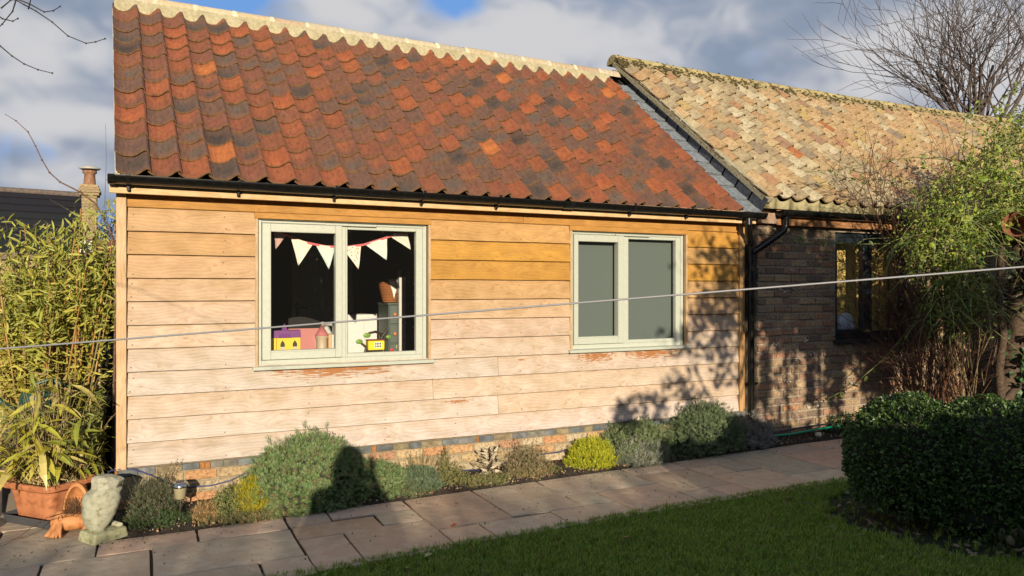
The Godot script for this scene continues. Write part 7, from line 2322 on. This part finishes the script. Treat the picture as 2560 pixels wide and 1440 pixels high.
# ---------------------------------------------------------------- overhead and behind the camera
func build_overhead() -> void:
	var b := MB.new()
	b.col = Color(0.22, 0.23, 0.25)
	var pts := []
	for i in 41:
		var f := i / 40.0
		var p := Vector3(-2.2, 1.312, 3.312).lerp(Vector3(4.4, 1.938, 7.016), f)
		p.y -= 0.012 * sin(PI * f)
		pts.append(p)
	var t := thing("washing_line", "pale grey washing line stretched across the whole view", "washing line")
	b.tube(pts, 0.0015, 0.0015, 8)
	obj("cord", b, M.plastic, t)
	for e in [pts[0], pts[40]]:
		b = MB.new()
		b.col = Color(0.20, 0.14, 0.09)
		b.tube([Vector3(e.x, -0.05, e.z), Vector3(e.x, e.y + 0.1, e.z)], 0.03, 0.03, 8, true)
		obj("post", b, M.plain_wood, t)
	t = thing("overhanging_branch", "thin dark bare twigs hanging into the sky at the top left", "tree", Vector3(0, 0, 0))
	b = MB.new()
	b.col = Color(0.055, 0.045, 0.042)
	b.tube([Vector3(-2.6, -0.05, 3.9), Vector3(-2.58, 1.5, 3.95), Vector3(-2.4, 2.4, 4.0), Vector3(-1.6, 2.7, 4.2), Vector3(-1.0, 2.62, 4.3), Vector3(-0.5, 2.4, 4.39), Vector3(-0.21, 2.15, 4.46), Vector3(-0.1302, 2.0775, 4.4795)], 0.035, 0.004, 7, false, [0.04, 0.034, 0.022, 0.010, 0.0035, 0.002, 0.0014, 0.0012])
	obj("limb", b, M.bark, t)
	var tw := [
		[Vector3(-0.1302, 2.0775, 4.4795), Vector3(-0.0877, 2.0735, 4.4935), Vector3(-0.0757, 2.0660, 4.4990), Vector3(-0.0582, 2.0555, 4.5075), Vector3(-0.0342, 2.0375, 4.5190), Vector3(-0.0107, 2.0145, 4.5305), Vector3(0.0158, 2.0025, 4.5435), Vector3(0.0298, 2.0050, 4.5495), Vector3(0.0438, 2.0100, 4.5570)],
		[Vector3(-0.1502, 2.0300, 4.4720), Vector3(-0.1112, 1.9980, 4.4820), Vector3(-0.0937, 1.9815, 4.4905), Vector3(-0.0757, 1.9685, 4.4990), Vector3(-0.0552, 1.9590, 4.5095), Vector3(-0.0342, 1.9535, 4.5190)],
		[Vector3(-0.0952, 2.0800, 4.4870), Vector3(-0.0677, 2.0675, 4.5020), Vector3(-0.0462, 2.0540, 4.5135), Vector3(-0.0327, 2.0560, 4.5200), Vector3(-0.0227, 2.0630, 4.5250)],
		[Vector3(-0.0877, 2.0735, 4.4935), Vector3(-0.0927, 2.0550, 4.4910), Vector3(-0.1082, 2.0340, 4.4830), Vector3(-0.1252, 2.0150, 4.4770)],
		[Vector3(-0.1177, 2.0500, 4.4820), Vector3(-0.1077, 2.0425, 4.4850), Vector3(-0.0927, 2.0390, 4.4905), Vector3(-0.0852, 2.0435, 4.4935)], [Vector3(-0.1102, 2.0600, 4.4820), Vector3(-0.0952, 2.0750, 4.4870), Vector3(-0.0852, 2.1000, 4.4920)], [Vector3(-0.0702, 2.0600, 4.4970), Vector3(-0.0652, 2.0800, 4.5020), Vector3(-0.0802, 2.1100, 4.4970)]]
	b = MB.new()
	b.col = Color(0.055, 0.045, 0.042)
	for e in tw:
		b.tube(e, 0.00125, 0.0006, 5)
		for k in range(1, e.size()): b.ball(e[k], Vector3.ONE * 0.0017, 6)
	obj("twigs", b, M.bark, t)

func nets(caps: Array, lo: Vector3, hi: Vector3, cell: float, blend: float, b: MB) -> void:     # smooth union of tapered capsules, meshed as surface nets
	var nx := int((hi.x - lo.x) / cell) + 1
	var ny := int((hi.y - lo.y) / cell) + 1
	var nz := int((hi.z - lo.z) / cell) + 1
	var f := PackedFloat32Array()
	f.resize(nx * ny * nz)
	f.fill(1.0)
	for c in caps:
		var a: Vector3 = c[0]; var d: Vector3 = c[1] - c[0]
		var dd := maxf(d.length_squared(), 1e-8)
		var rm: float = maxf(c[2], c[3]) + blend * 2.0 + cell * 2
		var l := a.min(c[1]) - Vector3.ONE * rm
		var h := a.max(c[1]) + Vector3.ONE * rm
		for k in range(maxi(0, int((l.z - lo.z) / cell)), mini(nz, int((h.z - lo.z) / cell) + 2)):
			for j in range(maxi(0, int((l.y - lo.y) / cell)), mini(ny, int((h.y - lo.y) / cell) + 2)):
				for i in range(maxi(0, int((l.x - lo.x) / cell)), mini(nx, int((h.x - lo.x) / cell) + 2)):
					var p := lo + Vector3(i, j, k) * cell - a
					var t := clampf(p.dot(d) / dd, 0, 1)
					var s: float = (p - d * t).length() - lerpf(c[2], c[3], t)
					var at := i + nx * (j + ny * k)
					var o := f[at]
					var w := maxf(blend - absf(o - s), 0.0) / blend
					f[at] = minf(o, s) - w * w * blend * 0.25
	var vid := {}
	var vs := PackedVector3Array()
	var step := [Vector3i(0, 0, 0), Vector3i(1, 0, 0), Vector3i(0, 1, 0), Vector3i(1, 1, 0), Vector3i(0, 0, 1), Vector3i(1, 0, 1), Vector3i(0, 1, 1), Vector3i(1, 1, 1)]
	var edges := [[0, 1], [2, 3], [4, 5], [6, 7], [0, 2], [1, 3], [4, 6], [5, 7], [0, 4], [1, 5], [2, 6], [3, 7]]
	for k in nz - 1:
		for j in ny - 1:
			for i in nx - 1:
				var at := i + nx * (j + ny * k)
				var val := []
				var neg := 0
				for s in step:
					var q := f[at + s.x + nx * (s.y + ny * s.z)]
					val.append(q)
					if q < 0: neg += 1
				if neg == 0 or neg == 8: continue
				var sum := Vector3.ZERO
				var n := 0
				for e in edges:
					if (val[e[0]] < 0) != (val[e[1]] < 0):
						sum += Vector3(step[e[0]]).lerp(Vector3(step[e[1]]), val[e[0]] / (val[e[0]] - val[e[1]]))
						n += 1
				vid[at] = vs.size()
				vs.append(lo + (Vector3(i, j, k) + sum / n) * cell)
	var nrm := PackedVector3Array(); nrm.resize(vs.size())
	var quads := []
	var strides := [1, nx, nx * ny]
	for at in vid:
		for ax in 3:
			var nxt: int = at + strides[ax]
			if (f[at] < 0) == (f[nxt] < 0): continue
			var s1: int = strides[(ax + 1) % 3]; var s2: int = strides[(ax + 2) % 3]
			if not (vid.has(at - s1) and vid.has(at - s2) and vid.has(at - s1 - s2)): continue
			var q := [vid[at - s1 - s2], vid[at - s2], vid[at], vid[at - s1]]
			if f[at] > 0: q.reverse()
			quads.append(q)
			var nn := (vs[q[1]] - vs[q[0]]).cross(vs[q[2]] - vs[q[0]])
			for z in q: nrm[z] += nn
	for q in quads:
		for z in [0, 2, 1, 0, 3, 2]:
			b.p(vs[q[z]], nrm[q[z]])

func build_behind() -> void:
	# the photographer, whose shadow falls across the path
	var t := thing("person", "person in dark jacket and trousers holding a phone up with both hands", "person", Vector3(0.02, 0, 6.36))
	t.rotation.y = deg_to_rad(-25.9)
	t.scale = Vector3(1.08, 1.05, 1.05)
	var b := MB.new()
	b.col = Color(0.04, 0.045, 0.06)
	var caps := []
	for s in [-1.0, 1.0]:
		caps.append_array([[Vector3(0.10 * s, 0.07, 0.02), Vector3(0.115 * s, 0.05, -0.13), 0.045, 0.038], [Vector3(0.10 * s, 0.08, 0.02), Vector3(0.105 * s, 0.48, -0.01), 0.05, 0.065], [Vector3(0.105 * s, 0.48, -0.01), Vector3(0.10 * s, 0.88, 0), 0.068, 0.095], [Vector3(0.19 * s, 1.40, 0.02), Vector3(0.26 * s, 1.18, -0.09), 0.065, 0.05], [Vector3(0.26 * s, 1.18, -0.09), Vector3(0.085 * s, 1.50, -0.30), 0.048, 0.034], [Vector3(0.10 * s, 1.40, 0.02), Vector3(0.17 * s, 1.39, 0.02), 0.08, 0.075]])
	caps.append_array([[Vector3(-0.06, 0.92, 0), Vector3(0.06, 0.92, 0), 0.12, 0.12], [Vector3(0, 0.95, 0), Vector3(0, 1.20, 0), 0.145, 0.15], [Vector3(0, 1.20, 0), Vector3(0, 1.38, 0.01), 0.15, 0.14]])
	nets(caps, Vector3(-0.42, -0.02, -0.45), Vector3(0.42, 1.56, 0.22), 0.026, 0.06, b)
	obj("body", b, M.cloth, t)
	b = MB.new()
	b.col = Color(0.40, 0.24, 0.17)
	caps = [[Vector3(0, 1.42, 0.0), Vector3(0, 1.54, -0.01), 0.055, 0.052], [Vector3(0, 1.60, -0.02), Vector3(0, 1.66, -0.005), 0.078, 0.085], [Vector3(0, 1.575, -0.07), Vector3(0, 1.59, -0.06), 0.04, 0.05], [Vector3(0, 1.625, -0.10), Vector3(0, 1.60, -0.125), 0.012, 0.016], [Vector3(-0.085, 1.60, 0), Vector3(-0.085, 1.63, 0), 0.018, 0.02], [Vector3(0.085, 1.60, 0), Vector3(0.085, 1.63, 0), 0.018, 0.02]]
	nets(caps, Vector3(-0.14, 1.38, -0.18), Vector3(0.14, 1.78, 0.14), 0.012, 0.025, b)
	var hd := obj("head", b, M.cloth, t)
	b = MB.new(); b.col = Color(0.05, 0.03, 0.02)
	nets([[Vector3(0, 1.66, 0.015), Vector3(0, 1.68, 0.0), 0.098, 0.098], [Vector3(0, 1.40, 0.07), Vector3(0, 1.64, 0.03), 0.12, 0.085], [Vector3(0.09, 1.42, 0.0), Vector3(0.085, 1.64, 0.02), 0.05, 0.03], [Vector3(-0.09, 1.42, 0.0), Vector3(-0.085, 1.64, 0.02), 0.05, 0.03]], Vector3(-0.2, 1.24, -0.12), Vector3(0.2, 1.82, 0.24), 0.014, 0.03, b)
	obj("hair", b, M.cloth, hd)
	for s in [-1.0, 1.0]:
		b = MB.new(); b.col = Color(0.40, 0.24, 0.17)
		caps = [[Vector3(0.085 * s, 1.50, -0.30), Vector3(0.088 * s, 1.565, -0.335), 0.028, 0.03]]
		for k in 4:
			var y := 1.545 + k * 0.019
			caps.append_array([[Vector3(0.090 * s, y, -0.345), Vector3(0.092 * s, y + 0.004, -0.378), 0.0095, 0.009], [Vector3(0.092 * s, y + 0.004, -0.378), Vector3(0.070 * s, y + 0.004, -0.392), 0.009, 0.008]])
		caps.append_array([[Vector3(0.080 * s, 1.555, -0.325), Vector3(0.065 * s, 1.585, -0.345), 0.012, 0.0105], [Vector3(0.065 * s, 1.585, -0.345), Vector3(0.045 * s, 1.60, -0.352), 0.010, 0.009]])
		nets(caps, Vector3(minf(0.02 * s, 0.13 * s), 1.46, -0.42), Vector3(maxf(0.02 * s, 0.13 * s), 1.66, -0.27), 0.005, 0.008, b)
		obj("hand", b, M.cloth, t)
	var ph := thing("phone", "black phone held level in the photographer's hands", "phone", Vector3(0.0815, 1.597, 6.012))
	ph.rotation.y = deg_to_rad(-25.9)
	bar(ph, "case", Vector3(-0.072, -0.036, 0.0), Vector3(0.072, 0.036, 0.008), Color(0.01, 0.01, 0.01), M.plastic, 0.003)
	# far tall hedge whose shadow lies over the lawn
	t = thing("tall_hedge", "long tall clipped hedge closing the far side of the garden behind the camera", "hedge", Vector3(0, 0, 16.0))
	b = MB.new()
	b.col = Color(0.035, 0.05, 0.02)
	var fr := []; var tp := []; var bk := []; var f0 := []; var b0 := []
	for i in 121:
		var x := lerpf(-20, 22, i / 120.0)
		var hh := 3.52 + 0.05 * noise.get_noise_1d(x * 0.9) + 0.05 * noise.get_noise_1d(x * 3.0)
		f0.append(Vector3(x, -0.1, 0.7)); fr.append(Vector3(x, hh - 0.15, 0.65 + 0.1 * noise.get_noise_1d(x * 2.0))); tp.append(Vector3(x, hh, 0)); bk.append(Vector3(x, hh - 0.15, -0.65 - 0.1 * noise.get_noise_1d(x * 2.0 + 9))); b0.append(Vector3(x, -0.1, -0.7))
	b.grid([PackedVector3Array(f0), PackedVector3Array(fr), PackedVector3Array(tp), PackedVector3Array(bk), PackedVector3Array(b0)])
	obj("inner_twigs", b, M.bark, t)
	var xfs := []; var cl := []
	var hl := blade(0.4, 0.2, 0.3)
	for i in 9000:
		var x := rng.randf_range(-18, 20)
		var hh := 3.52 + 0.05 * noise.get_noise_1d(x * 0.9) + 0.05 * noise.get_noise_1d(x * 3.0)
		var front := rng.randf() < 0.75
		var p := Vector3(x, rng.randf_range(0, hh - 0.1), -0.72) if front else Vector3(x, hh - 0.03 + rng.randf_range(-0.03, 0.03), rng.randf_range(-0.6, 0.6))
		xfs.append(Transform3D(basis_y((rdir() + (Vector3(0, 0.3, -0.8) if front else Vector3.UP)).normalized(), rng.randf() * 6).scaled(Vector3.ONE * rng.randf_range(0.09, 0.17)), p))
		cl.append(jit(Color(0.05, 0.09, 0.025), 0.3))
	instances("leaves", hl, M.leaf, xfs, cl, t)
	# trees beside the camera on the right, which shade the brick wall and dapple the timber
	t = thing("shade_tree", "broad evergreen tree with several stems to the right of the camera", "tree", Vector3(5.0, 0, 6.6))
	b = MB.new(); b.col = Color(0.12, 0.09, 0.06)
	for e in [[-0.80, -0.65], [-0.35, -0.42], [0.02, 0.10], [0.28, 0.4], [0.9, 1.0], [1.3, 1.5]]:
		b.tube([Vector3(e[0], 0, 0), Vector3(lerpf(e[0], e[1], 0.5), 1.6, 0.02), Vector3(e[1], 2.6, 0.0), Vector3(e[1] * 1.1, 3.3, 0)], 0.03, 0.016, 7)
	for i in 50:
		grow(b, Vector3(rng.randf_range(-1.3, 1.8), rng.randf_range(1.7, 3.0), rng.randf_range(-0.25, 0.25)), Vector3(rng.randf_range(-0.6, 0.6), 1, rng.randf_range(-0.3, 0.3)).normalized(), 0.9, 0.014, 1, {"kids": 5, "seg": 5})
	obj("stems", b, M.bark, t)
	xfs = []; cl = []
	# centre, half sizes, leaves
	var crowns := [[Vector3(-0.25, 3.2, 0), Vector3(0.78, 0.72, 0.45), 5200], [Vector3(0.30, 3.05, 0.1), Vector3(0.55, 0.40, 0.45), 700], [Vector3(0.5, 2.62, 0.0), Vector3(0.9, 0.24, 0.35), 2000], [Vector3(1.35, 2.85, 0.1), Vector3(0.75, 0.40, 0.4), 1900],
		[Vector3(-1.12, 3.0, 0.0), Vector3(0.30, 0.55, 0.3), 340], [Vector3(-1.40, 2.85, -0.1), Vector3(0.32, 0.42, 0.3), 210], [Vector3(-1.3, 3.45, -0.1), Vector3(0.45, 0.22, 0.3), 130], [Vector3(-1.2, 2.35, 0.0), Vector3(0.30, 0.25, 0.3), 90], [Vector3(-1.75, 2.2, 0.0), Vector3(0.30, 0.22, 0.2), 80], [Vector3(-2.15, 2.05, 0.0), Vector3(0.22, 0.20, 0.2), 70], [Vector3(-2.45, 1.98, 0.0), Vector3(0.10, 0.16, 0.15), 100], [Vector3(-1.75, 2.62, 0.0), Vector3(0.25, 0.20, 0.2), 70], [Vector3(-0.70, 2.2, 0.0), Vector3(0.07, 0.36, 0.2), 220], [Vector3(-0.05, 2.2, 0.0), Vector3(0.07, 0.34, 0.2), 190], [Vector3(0.31, 2.2, 0.0), Vector3(0.15, 0.38, 0.25), 420], [Vector3(0.95, 2.2, 0.0), Vector3(0.34, 0.36, 0.25), 700], [Vector3(-0.35, 2.25, 0.0), Vector3(0.25, 0.3, 0.2), 60]]
	for e in crowns:
		for i in e[2]:
			var d := rdir()
			var p: Vector3 = e[0] + d * e[1] * pow(rng.randf(), 0.4) * (1.0 + 0.5 * noise.get_noise_3d(d.x * 4, d.y * 4, e[0].x))
			xfs.append(Transform3D(basis_y(rdir(), rng.randf() * 6).scaled(Vector3.ONE * rng.randf_range(0.06, 0.115)), p))
			cl.append(jit(Color(0.045, 0.085, 0.022), 0.3))
	instances("leaves", blade(0.3, 0.2, 0.3), M.leaf, xfs, cl, t)
	t = thing("low_hedge", "loose head high hedge under the broad evergreen tree to the right of the camera", "hedge", Vector3(5.4, 0, 6.75))
	b = MB.new(); b.col = Color(0.02, 0.025, 0.012)
	var hr := []
	for e in [[-0.1, 0.25], [1.5, 0.22], [1.70, 0.0], [1.5, -0.22], [-0.1, -0.25]]:
		var row := PackedVector3Array()
		for i in 40:
			var x := lerpf(-2.6, 3.2, i / 39.0)
			row.append(Vector3(x, e[0] + (0.16 * noise.get_noise_1d(x * 2.5) if e[0] > 0 else 0.0), e[1]))
		hr.append(row)
	b.grid(hr)
	obj("inner_twigs", b, M.bark, t)
	xfs = []; cl = []
	for i in 5200:
		var x := rng.randf_range(-2.7, 3.3)
		xfs.append(Transform3D(basis_y(rdir(), rng.randf() * 6).scaled(Vector3.ONE * rng.randf_range(0.05, 0.10)), Vector3(x, rng.randf_range(0.0, 1.74) + 0.16 * noise.get_noise_1d(x * 2.5), rng.randf_range(-0.32, 0.32))))
		cl.append(jit(Color(0.05, 0.085, 0.025), 0.3))
	instances("leaves", blade(0.3, 0.2, 0.3), M.leaf, xfs, cl, t)
